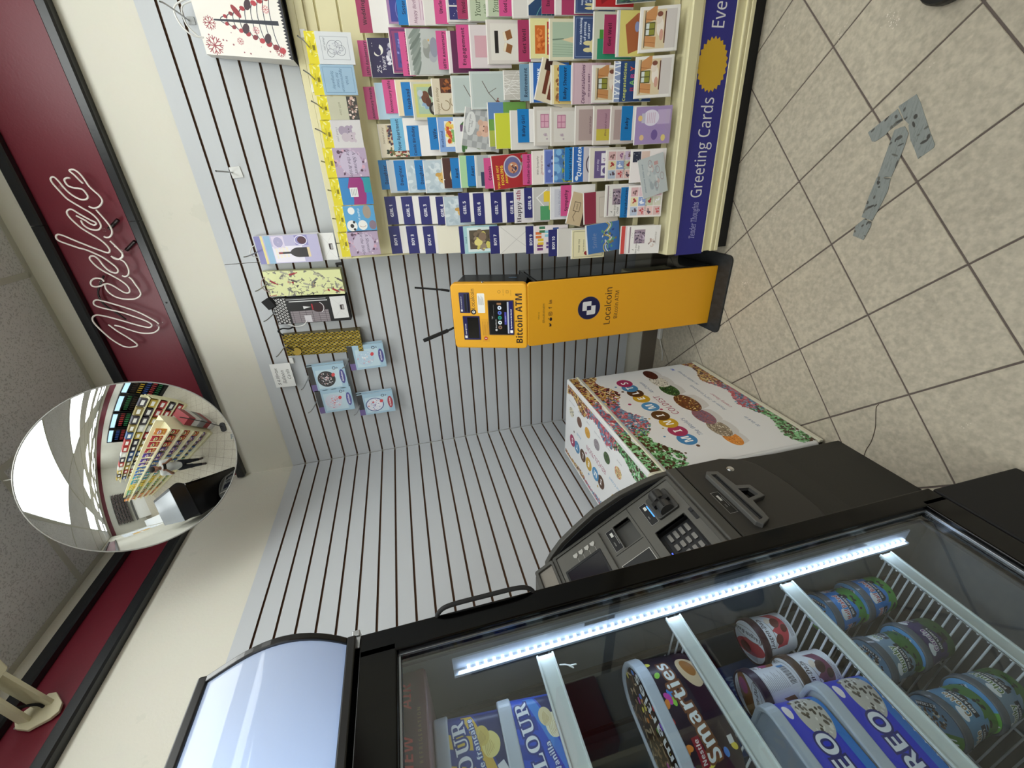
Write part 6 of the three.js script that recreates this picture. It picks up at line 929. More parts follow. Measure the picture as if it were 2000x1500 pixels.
  bottle: (g) => { fillBg(g, '#9c86b4'); fr(g, 84, 120, 60, 70, '#b5a2c4'); el(g, 112, 86, 34, 44, '#d8d2e2'); fr(g, 92, 34, 40, 20, '#b8b4c6'); el(g, 112, 26, 12, 12, '#d8b878'); g.strokeStyle = '#c2a0b8'; g.lineWidth = 3; for (let i = 0; i < 5; i++) ln(g, [[90, 66 + i * 10], [134, 66 + i * 10]]); for (let i = 0; i < 12; i++) words(g, '✦', rnd(150), 20 + rnd(170), 13, '#d8c27a'); el(g, 40, 110, 22, 18, '#6a5490'); el(g, 30, 40, 12, 12, '#d9b88a'); el(g, 26, 160, 14, 12, '#d8c478'); },
  creamswirl: (g) => { fillBg(g, '#e2d2b0'); g.strokeStyle = '#c9a878'; g.lineWidth = 6; for (let i = 0; i < 4; i++) { g.beginPath(); g.arc(60, 60, 18 + i * 18, 0.4, 3.6); g.stroke(); } },
  bike: (g) => { fillBg(g, '#c7c6b4'); fr(g, 12, 12, 138, 186, '#c9c87a'); fr(g, 26, 26, 112, 170, '#a8c0a4'); blobs(g, 84, 56, 40, 20, ['#8aa8c4', '#b4c8c0'], 14, 16); el(g, 96, 66, 26, 20, '#6a3f2c'); el(g, 76, 80, 20, 14, '#5a3426'); el(g, 48, 108, 28, 28, '#2f2a28'); el(g, 48, 108, 17, 17, '#9a948c'); el(g, 118, 108, 24, 26, '#33302c'); el(g, 112, 42, 14, 14, '#b8c4cc'); },
  scroll: (g) => { fillBg(g, '#d3c8b2'); fr(g, 96, 40, 64, 70, '#5a2f1e'); blobs(g, 126, 74, 26, 30, ['#a8622c', '#3a1c12', '#8a4a24'], 24, 9); g.strokeStyle = '#8a7858'; g.lineWidth = 4; for (const [x, y, r] of [[40, 60, 22], [60, 110, 26], [30, 140, 16]]) { g.beginPath(); g.arc(x, y, r, 0, 5.2); g.stroke(); } words(g, 'Happy Birthday', 60, 28, 17, '#7a6a4c', 'italic'); },
  paleblue: (g) => { fillBg(g, '#c2cccb'); fr(g, 10, 10, 140, 184, '#b6c2c0'); ln2(g, '#5a4a44', [[30, 130], [70, 90], [120, 60]], 3); ln2(g, '#5a4a44', [[70, 90], [90, 130]], 2); blobs(g, 34, 136, 12, 9, ['#7a4a44', '#8f7a74'], 6, 6); },
  wrap: (g) => { fillBg(g, '#c3c0ba'); g.strokeStyle = '#e9e8e6'; g.lineWidth = 2; for (let i = 0; i < 16; i++) ln(g, [[rnd(160), 0], [rnd(160), 70], [rnd(160), 200]]); g.strokeStyle = '#a8a298'; for (let i = 0; i < 12; i++) ln(g, [[i * 14, 30], [i * 14 + rnd(-8, 8), 200]]); },
  bluecard: (g) => { fillBg(g, '#2f66b4'); fr(g, 0, 0, 160, 16, '#dfe6ee'); words(g, 'MINK', 110, 50, 20, '#e8eef6', 'bold'); el(g, 24, 70, 15, 22, '#c9d6ea'); },
  choc: (g) => { fillBg(g, '#d9cfb6'); fr(g, 30, 30, 120, 20, '#6a3422'); fr(g, 118, 18, 40, 34, '#3a1f18'); fr(g, 14, 60, 86, 84, '#6f3a2a'); ln2(g, '#8a5a42', [[57, 60], [57, 144]], 3); ln2(g, '#8a5a42', [[14, 102], [100, 102]], 3); fr(g, 60, 100, 60, 60, '#cfd0a4'); },
  tan: (g) => { fillBg(g, '#d8c27e'); fr(g, 0, 0, 160, 14, '#e8dfc2'); blobs(g, 80, 34, 80, 10, ['#b0834a', '#8a5a34'], 16, 12); },
  congratpink: (g) => { fillBg(g, '#cdb2be'); g.strokeStyle = '#b897a8'; g.lineWidth = 2; for (let i = 0; i < 5; i++) ln(g, [[0, i * 40 + 10], [160, i * 40 + 10]]); words(g, 'Congratulations', 76, 66, 23, '#4a2a4a', 'bold italic'); words(g, 'on your BABY', 74, 92, 14, '#5a3a52', 'bold'); el(g, 80, 120, 8, 9, '#221a24'); for (let i = 0; i < 5; i++) words(g, '✶', 20 + i * 30, 36, 14, '#a07a90'); },
  curtain: (g) => { fillBg(g, '#e2dfda'); fr(g, 12, 14, 136, 172, '#d3c3a2'); fr(g, 12, 132, 136, 54, '#cbc5c2'); fr(g, 60, 30, 44, 46, '#8a8a3a'); fr(g, 60, 30, 44, 18, '#cfd6d4'); g.strokeStyle = '#3f3f24'; g.lineWidth = 3; g.strokeRect(60, 30, 44, 46); ln(g, [[82, 30], [82, 76]]); for (const [a, b, c] of [[24, 60, 1], [104, 140, -1]]) { g.fillStyle = '#c28a58'; g.beginPath(); g.moveTo(a, 26); g.lineTo(b, 30); g.lineTo(b - (c > 0 ? 6 : -26), 84); g.lineTo(a + (c > 0 ? -8 : 10), 84); g.fill(); ln2(g, '#9a6238', [[a + 14, 28], [a + 8, 82]], 2); } ln2(g, '#4a3420', [[18, 26], [146, 26]], 4); fr(g, 30, 126, 110, 6, '#5a3020'); el(g, 88, 104, 32, 18, '#e6ddd2'); el(g, 116, 96, 18, 16, '#dfd2c4'); el(g, 132, 100, 9, 14, '#7a4a3c'); el(g, 60, 112, 20, 10, '#c99a8a'); },
  congratblue: (g) => { fillBg(g, '#28467c'); fr(g, 0, 0, 160, 30, '#8f9fc4'); g.strokeStyle = '#f0f4fa'; g.lineWidth = 5; for (let i = 0; i < 12; i++) ln(g, [[i * 15, 2], [i * 15 + rnd(-14, 14), 30]]); words(g, 'Congratulations', 78, 62, 21, '#d8dc6a', 'bold'); words(g, 'B', 50, 106, 30, '#a83a5a', 'bold'); words(g, 'A', 76, 104, 30, '#8ac06a', 'bold'); words(g, 'B', 102, 106, 30, '#c04a8a', 'bold'); words(g, 'Y', 130, 104, 32, '#e0563a', 'bold'); for (let i = 0; i < 8; i++) el(g, 12 + i * 20, 144, 8, 8, ['#c9d6b4', '#e2c9b4', '#b4c9d6'][i % 3]); },
  night25: (g) => { fillBg(g, '#2b2450'); g.fillStyle = '#f0eee2'; g.beginPath(); g.arc(112, 48, 22, 0.3, 4.4); g.arc(104, 40, 18, 4.2, 0.6, true); g.fill(); words(g, '25', 32, 50, 28, '#f2f2f4', 'italic'); words(g, 'Years', 56, 74, 24, '#f2f2f4', 'italic'); for (let i = 0; i < 12; i++) el(g, rnd(150), rnd(190), 1.8, 1.8, '#fff'); blobs(g, 90, 104, 44, 18, ['#b8b4c4', '#e2e0ea', '#6a668a'], 18, 12); },
  magenta: (g) => { fillBg(g, '#8c3f70'); fr(g, 20, 26, 120, 50, '#4a4a90'); blobs(g, 80, 52, 54, 20, ['#6a6ab4', '#3a3a78', '#8f8fd0'], 24, 9); g.strokeStyle = '#5a2f6a'; g.lineWidth = 4; g.strokeRect(10, 10, 140, 184); },
  feather: (g) => { fillBg(g, '#b9bdbb'); for (let i = 0; i < 9; i++) { g.save(); g.translate(14 + i * 17, 40); g.rotate(0.5 + 0.05 * i); el(g, 0, 0, 40, 8, ['#6f7a74', '#8a948e', '#7f8a84'][i % 3]); g.restore(); } el(g, 84, 96, 26, 22, '#8f928e'); el(g, 108, 88, 16, 14, '#a8aaa4'); el(g, 66, 120, 22, 20, '#a6a8b0'); el(g, 96, 128, 34, 20, '#8f92a2'); el(g, 120, 104, 4, 4, '#caa05a'); },
  darkmag: (g) => { fillBg(g, '#dcd2d6'); fr(g, 0, 16, 160, 184, '#5c1f4c'); },
  pinkwed: (g) => { fillBg(g, '#d6cdd0'); fr(g, 40, 20, 80, 60, '#cfa3ae'); fr(g, 30, 80, 100, 4, '#dcb8c0'); words(g, 'wedding', 80, 110, 15, '#a08a94', 'italic'); },
  popcorn: (g) => { fillBg(g, '#d3cdc8'); fr(g, 14, 16, 132, 170, '#ddd9d2'); fr(g, 40, 36, 80, 18, '#1f1c1c'); for (const [x, r] of [[58, 0.3], [104, -0.3]]) { g.save(); g.translate(x, 100); g.rotate(r); fr(g, -16, -20, 32, 40, '#8a5a34'); fr(g, -16, -20, 32, 12, '#e6dcc6'); g.restore(); } },
  orange: (g) => { fillBg(g, '#e2dca0'); fr(g, 20, 24, 112, 50, '#cc6a2c'); blobs(g, 76, 50, 50, 20, ['#e08a4a', '#b8541e'], 20, 9); fr(g, 16, 84, 130, 40, '#b8352c'); words(g, 'NOT', 88, 110, 30, '#f0d84a', 'bold'); },
  curtaingreen: (g) => { fillBg(g, '#d6d2b8'); fr(g, 14, 14, 132, 186, '#a9bda8'); g.fillStyle = '#dcc9a4'; g.beginPath(); g.moveTo(80, 60); g.lineTo(110, 200); g.lineTo(50, 200); g.fill(); ln2(g, '#6f8474', [[80, 14], [84, 70]], 5); for (let i = 0; i < 5; i++) ln2(g, '#8fa690', [[24 + i * 10, 14], [20 + i * 9, 200]], 2); el(g, 44, 130, 7, 7, '#e6d27a'); el(g, 116, 130, 7, 7, '#e6d27a'); },
  bunny: (g) => { fillBg(g, '#384c78'); g.strokeStyle = '#8fa0c4'; g.lineWidth = 2; g.strokeRect(8, 8, 144, 184); words(g, 'Keep thinking', 104, 38, 15, '#dfe6f2', 'bold'); words(g, 'of getting', 104, 58, 15, '#dfe6f2', 'bold'); words(g, 'old yet?', 104, 78, 15, '#dfe6f2', 'bold'); el(g, 48, 104, 30, 26, '#d9cf9a'); el(g, 34, 70, 9, 24, '#d9cf9a'); el(g, 60, 70, 9, 24, '#d9cf9a'); el(g, 42, 100, 3, 3, '#222'); el(g, 58, 100, 3, 3, '#222'); },
  greencard: (g) => { fillBg(g, '#c6c9b8'); fr(g, 0, 30, 100, 40, '#4a8f3a'); fr(g, 0, 20, 70, 180, '#2f8a6a'); },
  cake: (g) => { fillBg(g, '#dcd07a'); fr(g, 0, 0, 160, 12, '#cfd4d8'); g.fillStyle = '#a8623c'; g.beginPath(); g.moveTo(10, 60); g.lineTo(110, 40); g.lineTo(150, 100); g.lineTo(30, 130); g.fill(); g.fillStyle = '#b8705a'; g.beginPath(); g.moveTo(30, 130); g.lineTo(150, 100); g.lineTo(150, 130); g.lineTo(34, 156); g.fill(); el(g, 104, 100, 18, 12, '#8f9ac4'); },
  bluepurp: (g) => { fillBg(g, '#a07aa8'); fr(g, 10, 14, 140, 180, '#3c3f92'); g.strokeStyle = '#7a86c8'; g.lineWidth = 3; g.beginPath(); g.arc(60, 120, 80, 4, 6); g.stroke(); words(g, '♕♕♕', 90, 40, 20, '#b8c0e8'); },
  pinkhappy: (g) => { fillBg(g, '#d8c6d0'); words(g, 'Happy Birthday', 80, 40, 21, '#6a3f5a', 'italic'); for (let i = 0; i < 9; i++) fr(g, 24, 56 + i * 12, 110 - (i % 3) * 24, 3, '#b894a8'); },
  squares: (g) => { fillBg(g, '#d6d2d0'); for (const [x, y] of [[12, 10], [84, 10], [12, 100], [84, 100]]) { fr(g, x, y, 64, 82, '#302f6c'); for (let i = 0; i < 9; i++) el(g, x + rnd(60), y + rnd(78), 1.8, 1.8, '#fff'); } },
  yours: (g) => { fillBg(g, '#b8c4aa'); fr(g, 0, 0, 160, 8, '#e2e0da'); words(g, 'Yours', 70, 56, 36, '#2f3f24', 'italic', 'serif'); words(g, 'is a life', 62, 84, 16, '#4a5a3a', 'italic'); words(g, 'so kind', 58, 104, 16, '#4a5a3a', 'italic'); },
  teal: (g) => { fillBg(g, '#e4e1dc'); g.fillStyle = '#27466c'; g.beginPath(); g.moveTo(0, 0); g.lineTo(60, 0); g.lineTo(160, 90); g.lineTo(160, 200); g.lineTo(0, 200); g.fill(); g.strokeStyle = '#6fb0a8'; g.lineWidth = 3; for (let i = 0; i < 4; i++) { g.beginPath(); g.moveTo(0, 40 + i * 24); g.quadraticCurveTo(80, 60 + i * 20, 160, 150 + i * 14); g.stroke(); } },
  plaincrim: (g) => { fillBg(g, '#dcd6d6'); fr(g, 0, 30, 110, 170, '#a63a64'); },
  redcard: (g) => { fillBg(g, '#d2cdc8'); fr(g, 20, 10, 140, 190, '#b0242c'); g.fillStyle = '#8c1a22'; g.beginPath(); g.moveTo(40, 40); g.lineTo(90, 80); g.lineTo(120, 30); g.fill(); },
  darkgreen: (g) => { fillBg(g, '#4a5a5c'); blobs(g, 80, 90, 80, 90, ['#2f4a3c', '#3c6a50', '#24404a', '#6a8a4a', '#1f2f3a'], 70, 16); },
};
function fillBg(g, c) { g.fillStyle = c; g.fillRect(0, 0, CELL.w, CELL.h); }
function fr(g, x, y, w, h, c) { g.fillStyle = c; g.fillRect(x, y, w, h); }
function el(g, x, y, a, b, c) { g.fillStyle = c; g.beginPath(); g.ellipse(x, y, a, b, 0, 0, 7); g.fill(); }
function ln(g, p) { g.beginPath(); p.forEach((q, i) => g[i ? 'lineTo' : 'moveTo'](...q)); g.stroke(); }
function ln2(g, c, p, w) { g.strokeStyle = c; g.lineWidth = w; ln(g, p); }
function words(g, s, x, y, f, c, style = '', fam = 'sans-serif') { g.fillStyle = c; g.textAlign = 'center'; g.font = `${style} ${f}px ${fam}`; g.fillText(s, x, y, 150); }
function blobs(g, x, y, a, b, cols, n, r) { for (let i = 0; i < n; i++) { const t = rnd(6.28), k = Math.sqrt(rnd()); g.fillStyle = cols[Math.floor(rnd(cols.length))]; g.beginPath(); g.ellipse(x + a * k * Math.cos(t), y + b * k * Math.sin(t), rnd(0.4, 1) * r, rnd(0.3, 0.9) * r, rnd(3), 0, 7); g.fill(); } }
const TAGC = { navy: ['#25276e', '#f0f0f4'], pink: ['#cf4f8c', '#3a1230'], blue: ['#0f78bf', '#0e1c3c'], crim: ['#a3345f', '#3a0e26'], ltblue: ['#6fb2d6', '#1c2f48'], grayblue: ['#7498b2', '#1c2c40'] };
for (const [k, , , , a] of CARDS) { const key = k === 'tag' ? a.join('|') : a; if (!cells.has(key)) cells.set(key, cells.size); }
const cardSheet = canvas(2048, 2048, (G) => {
  for (const [key, i] of cells) {
    G.save(); G.translate((i % CELL.n) * CELL.w, Math.floor(i / CELL.n) * CELL.h); G.beginPath(); G.rect(0, 0, CELL.w, CELL.h); G.clip();
    if (key.includes('|')) { const [c, s] = key.split('|'); fillBg(G, '#e9e6e4'); fr(G, 0, 0, CELL.w, 62, TAGC[c][0]); G.font = 'bold 23px sans-serif'; words(G, s, 80, 40, Math.min(23, 250 / Math.max(6, s.length) + 4), TAGC[c][1], 'bold'); } else PICS[key](G);
    G.restore();
  }
});
K.card = new THREE.MeshPhysicalMaterial({ map: cardSheet, roughness: 0.4 }); K.cardEdge = mat('#e4e1dc', 0.6);
function cardGeo(key, w, h, d) {
  const g = new THREE.BoxGeometry(w, h, d), i = cells.get(key), u0 = (i % CELL.n) * CELL.w + 1, v0 = Math.floor(i / CELL.n) * CELL.h + 1, U = g.attributes.uv;
  for (let k = 16; k < 20; k++) U.setXY(k, (u0 + U.getX(k) * (CELL.w - 2)) / 2048, 1 - (v0 + (1 - U.getY(k)) * (CELL.h - 2)) / 2048);
  return g.translate(0, -h / 2, -d / 2);
}
const cardMats = [K.cardEdge, K.cardEdge, K.cardEdge, K.cardEdge, K.card, K.cardEdge];
CARDS.forEach(([k, x, y, w, a, rot, h, label]) => {
  const isTag = k === 'tag', key = isTag ? a.join('|') : a, loose = a === 'palebaby', z = 0.47 - 0.27 * (y - 0.37) + (loose ? 0.035 : 0);
  const t = thing(isTag ? 'divider_tag' : 'greeting_card', label, isTag ? 'divider tag' : 'greeting card', onRack(x, y, z), isTag ? 'divider tags in the card rack' : 'greeting cards in the card rack', true);
  t.rotation.order = 'YXZ'; t.rotation.set(h < 0.16 && !loose ? -0.33 : -0.09, RACK_TURN, (rot * Math.PI) / 180);
  const f = part(isTag ? 'sheet' : 'front_card', cardGeo(key, w * 0.965, h, isTag ? 0.0016 : 0.0035), K.card, t); f.material = cardMats;
  if (!isTag && !loose) part('envelope', box(-w * 0.4825 - 0.001, w * 0.4825 + 0.001, -h, 0.0035, -0.0056, -0.0042), K.cardEdge, t);
});
// packs of thank-you cards hung on pegs along the top
{
  const packs = [
    [1.995, 0.102, 1.827, 1.655, 'bearsketch', 'white card pack with a grey bear drawing, rightmost of the pegged row'], [1.893, 0.1, 1.831, 1.664, 'sympathy', 'pale blue sympathy card pack in the pegged row'], [1.797, 0.082, 1.826, 1.674, 'floral', 'beige card pack with a dark floral strip in the pegged row'], [1.706, 0.102, 1.832, 1.675, 'bears', 'white card pack with two cuddling bears in the pegged row'],
    [1.6, 0.114, 1.845, 1.672, 'bride', 'mauve bridal shower card pack between the bear and dinosaur packs'], [1.49, 0.11, 1.843, 1.674, 'dino', 'blue and magenta dinosaur card pack with a white price sticker'], [1.376, 0.11, 1.848, 1.678, 'sports', 'sky blue sports ball card pack in the pegged row'], [1.272, 0.108, 1.853, 1.68, 'bride', 'mauve bridal shower card pack, leftmost of the pegged row'],
  ];
  const art = {
    bearsketch: (g) => { fillBg(g, '#dde1e6'); g.strokeStyle = '#9aa0ac'; g.lineWidth = 2; g.strokeRect(24, 24, 112, 150); for (const [x, y, r] of [[90, 70, 26], [76, 110, 34], [60, 78, 18], [104, 126, 20], [84, 66, 10]]) { g.strokeStyle = '#6f7482'; g.beginPath(); g.arc(x, y, r, 0, 7); g.stroke(); } blobs(g, 84, 100, 36, 40, ['#b4b8c4', '#c9ccd6'], 24, 6); words(g, 'thank you', 60, 160, 14, '#6a6f7c', 'italic'); },
    sympathy: (g) => { fillBg(g, '#9dbdd6'); g.strokeStyle = '#6a8cac'; g.lineWidth = 2; g.strokeRect(14, 14, 132, 172); words(g, 'With', 80, 60, 20, '#4a6a90', 'italic', 'serif'); words(g, 'Appreciation', 80, 88, 20, '#4a6a90', 'italic', 'serif'); words(g, 'for Your', 80, 114, 20, '#4a6a90', 'italic', 'serif'); words(g, 'Sympathy', 80, 140, 20, '#4a6a90', 'italic', 'serif'); },
    floral: (g) => { fillBg(g, '#c6c5ae'); fr(g, 0, 0, 160, 70, '#3c3a38'); blobs(g, 80, 36, 76, 30, ['#d6b4a8', '#e8d6cc', '#8a6a64', '#4a4a44'], 46, 11); words(g, 'with love', 80, 130, 22, '#8f8e74', 'italic'); },
    bears: (g) => { fillBg(g, '#d9d6d8'); for (const [x, y, c] of [[60, 90, '#a89ab0'], [98, 76, '#c9bcc8']]) { el(g, x, y, 28, 26, c); el(g, x - 20, y - 24, 10, 10, c); el(g, x + 20, y - 24, 10, 10, c); el(g, x, y + 38, 26, 26, c); el(g, x - 8, y - 4, 3, 3, '#333'); el(g, x + 8, y - 4, 3, 3, '#333'); } words(g, 'thank you', 80, 170, 18, '#8f8a96', 'italic'); },
    bride: (g) => { fillBg(g, '#b8a4c0'); blobs(g, 80, 100, 78, 96, ['#c9b4cc', '#a88aa8', '#e2d6e2', '#5a3f56', '#d6a8bc'], 60, 12); el(g, 80, 100, 62, 66, '#c9bcd4'); words(g, 'A Shower', 80, 84, 26, '#4a3f5a', 'italic', 'serif'); words(g, 'for the Bride', 80, 118, 24, '#4a3f5a', 'italic', 'serif'); },
    dino: (g) => { fillBg(g, '#2f86c8'); g.fillStyle = '#9c2f7c'; g.beginPath(); g.moveTo(0, 60); g.quadraticCurveTo(60, 20, 160, 50); g.lineTo(160, 130); g.quadraticCurveTo(100, 110, 60, 150); g.lineTo(0, 130); g.fill(); fr(g, 0, 0, 90, 46, '#2a9aa8'); fr(g, 60, 90, 54, 50, '#eef0f0'); g.fillStyle = '#888'; for (let i = 0; i < 4; i++) g.fillRect(66, 98 + i * 10, 40, 3); },
    sports: (g) => { fillBg(g, '#58a4d8'); el(g, 120, 160, 34, 34, '#f2f2f0'); el(g, 120, 160, 12, 12, '#222'); el(g, 98, 144, 8, 8, '#222'); el(g, 142, 146, 8, 8, '#222'); el(g, 118, 90, 30, 30, '#f2f2ee'); g.strokeStyle = '#8a5a4a'; g.lineWidth = 2; g.beginPath(); g.arc(104, 90, 26, 5.4, 7.1); g.stroke(); el(g, 40, 50, 40, 26, '#a89a8c'); el(g, 120, 24, 28, 24, '#8c7a8a'); el(g, 30, 150, 22, 22, '#f2f2f0'); words(g, 'thank you', 60, 110, 20, '#dfeaf2', 'italic'); },
  };
  const names = Object.keys(art), sh = canvas(1120, 200, (g) => names.forEach((n, i) => { g.save(); g.translate(i * 160 + 160, 200); g.rotate(Math.PI); g.beginPath(); g.rect(0, 0, 160, 200); g.clip(); art[n](g); g.restore(); }));
  const face = new THREE.MeshPhysicalMaterial({ map: sh, roughness: 0.3, clearcoat: 0.6, clearcoatRoughness: 0.2 });
  const yellow = print(256, 96, (g, w, h) => { g.fillStyle = '#e8d92c'; g.fillRect(0, 0, w, h); g.fillStyle = '#f4ef9a'; for (let i = 0; i < 8; i++) { g.beginPath(); g.ellipse(rnd(w), rnd(h), rnd(6, 24), rnd(3, 9), rnd(3), 0, 7); g.fill(); } g.fillStyle = '#8a7f1c'; g.font = '15px sans-serif'; g.fillText('Thank You Cards', 70, 44); g.fillRect(108, 54, 40, 22); }, 0.25, { m: { clearcoat: 0.7 } });
  packs.forEach(([x, w, yt, yb, key, label], i) => {
    const z = 0.195; const t = thing('card_pack', label, 'card pack', onRack(x, yb, z - 0.02), 'thank-you card packs on pegs'), ys = yt - 0.038; t.rotation.y = RACK_TURN; bases.set(t, [x, yb, z - 0.02]);
    const g = box(x - w / 2, x + w / 2, yb, ys, z - 0.014, z), U = g.attributes.uv; for (let k = 16; k < 20; k++) U.setX(k, (names.indexOf(key) + 0.005 + 0.99 * U.getX(k)) / names.length);
    const b = part('cards', g, K.cardEdge, t); b.material = [K.cardEdge, K.cardEdge, K.cardEdge, K.cardEdge, face, K.cardEdge];
    part('header', box(x - w / 2 - 0.001, x + w / 2 + 0.001, ys - 0.002, yt, z - 0.006, z - 0.003), yellow, t);
    const p = thing('peg_hook', i < 4 ? 'long bare wire peg above the ' + ['bear drawing', 'pale blue sympathy', 'floral strip', 'cuddling bears'][i] + ' card pack' : 'short wire peg holding the ' + ['first bridal', 'dinosaur', 'sports ball', 'leftmost bridal'][i - 4] + ' card pack', 'peg', onRack(x, 1.8, 0.1)); p.rotation.y = RACK_TURN; bases.set(p, [x, 1.8, 0.1]);
    const py = yt - 0.012, L = i < 4 ? 0.29 : 0.21;
    part('wire', tube([[x + 0.002, py - 0.002, 0.099], [x + 0.002, py, 0.16], [x + 0.004, py + 0.008, L * 0.85], [x + 0.008, py + 0.022, L]], 0.0026), hookMat, p);
    part('foot', box(x - 0.01, x + 0.014, py - 0.02, py + 0.012, 0.1, 0.104), hookMat, p);
  });
}
// ================================================================ things on the floor
{
  const t = thing('tape_arrow', 'worn grey duct tape arrow stuck to the floor tiles', 'floor arrow', [1.5, 0, 1.13]);
  const tp = print(256, 256, (g, w, h) => { g.fillStyle = '#838987'; g.fillRect(0, 0, w, h); for (let i = 0; i < 500; i++) { g.fillStyle = ['#7a807e', '#8c918f', '#707673'][i % 3]; g.fillRect(rnd(w), rnd(h), rnd(4, 40), 1.5); } for (let i = 0; i < 60; i++) { g.fillStyle = ['#4b4b47', '#5d5d58', '#3e3d3a'][i % 3]; g.beginPath(); g.ellipse(rnd(w), rnd(h), rnd(2, 12), rnd(2, 6), rnd(3), 0, 7); g.fill(); } }, 0.5);
  TAPE.forEach((p, i) => { const s = shapeOf(p.map(([x, z]) => [x, -z])); const g = metres(extrude(s, 0.0007).rotateX(-Math.PI / 2).translate(0, 0.0004 + 0.0004 * i, 0)); const U = g.attributes.uv; for (let k = 0; k < U.count; k++) U.setXY(k, U.getX(k) * 4, U.getY(k) * 4); part('tape_strip', g, tp, t); });
  tp.map.wrapS = tp.map.wrapT = THREE.RepeatWrapping;
}
{
  const t = thing('thread', 'thin dark thread curling on the floor by the bank machine', 'thread', [0.68, 0, 1.35]);
  part('strand', tube(THREAD.map(([x, z]) => [x, 0.0016, z]), 0.0011, 40, 5), mat('#4a3f36', 0.8), t);
}
{
  // foot of the wire bag stand at the end of the aisle shelving; only its edge is in the picture
  const t = thing('stand_base', 'black rounded base of a wire stand at the edge of the floor', 'stand base', [2.12, 0, 1.12]);
  part('foot', extrude(shapeOf(rrect(0.36, 0.2, 0.08, 0, 0, 8)), 0.05, 0.014).rotateX(-Math.PI / 2).rotateY(0.5).translate(2.105, 0.002, 1.115), mat('#141414', 0.5), t);
  part('post', rod([2.14, 0.04, 1.12], [2.14, 1.55, 1.12], 0.014), K.grayDark, t);
}
// scuffs and dropped grit: small flecks lying on the tiles
{
  const t = thing('floor_flecks', 'scattered white scuffs and grit flecks on the floor tiles', 'dirt', [1.3, 0, 1.0]); t.userData.kind = 'stuff';
  const fl = []; const put = (x, z, n, s, r) => { r *= 0.55; s *= 0.75; for (let i = 0; i < n * 0.6; i++) fl.push(new THREE.CircleGeometry(rnd(0.0008, r), 6).rotateX(-Math.PI / 2).scale(1, 1, rnd(0.5, 1.6)).rotateY(rnd(3)).translate(x + rnd(-s, s), 0.0009, z + rnd(-s, s))); };
  SCUFFS.forEach(([x, z, n, s, r]) => put(x, z, n, s, r));
  part('fleck', fl, mat('#d6cfc2', 0.8), t);
}
// ================================================================ the shop behind the camera, as the round mirror shows it
const SH = { x0: 2.25, x1: 3.15, z0: 1.55, z1: 7.6 };
function gondola(name, label, x0, x1, z0, z1, levels) {
  const t = thing(name, label, 'shelving', [(x0 + x1) / 2, 0, (z0 + z1) / 2]);
  part('plinth', box(x0 + 0.02, x1 - 0.02, 0, 0.12, z0, z1), K.cream, t);
  part('back_board', box((x0 + x1) / 2 - 0.02, (x0 + x1) / 2 + 0.02, 0.12, levels[levels.length - 1] + 0.22, z0, z1), K.cream, t);
  part('end_board', box(x0 + 0.02, x1 - 0.02, 0.12, 1.5, z0, z0 + 0.02), K.cream, t);
  for (const y of levels) { part('shelf', box(x0, x1, y - 0.02, y, z0 + 0.02, z1, 0.003), K.cream, t); part('price_edge', box(x0 - 0.008, x0, y - 0.035, y + 0.005, z0 + 0.02, z1), mat('#e6dfb8', 0.4), t); }
  return t;
}
const LV = [0.14, 0.48, 0.82, 1.16, 1.5];
const TIER = ['lowest', 'second lowest', 'middle', 'second highest', 'highest'];
const ORD = 'first second third fourth fifth sixth seventh eighth ninth tenth eleventh twelfth thirteenth fourteenth fifteenth sixteenth seventeenth eighteenth nineteenth twentieth twenty-first twenty-second twenty-third twenty-fourth'.split(' ');
gondola('aisle_shelving', 'long cream aisle shelving of snack bags, seen in the round mirror', SH.x0, SH.x1, SH.z0, SH.z1, LV);
gondola('aisle_shelving', 'second aisle shelving behind the snack aisle, seen in the round mirror', 4.3, 5.2, 1.2, 8.2, [0.14, 0.5, 0.86, 1.22, 1.58]);
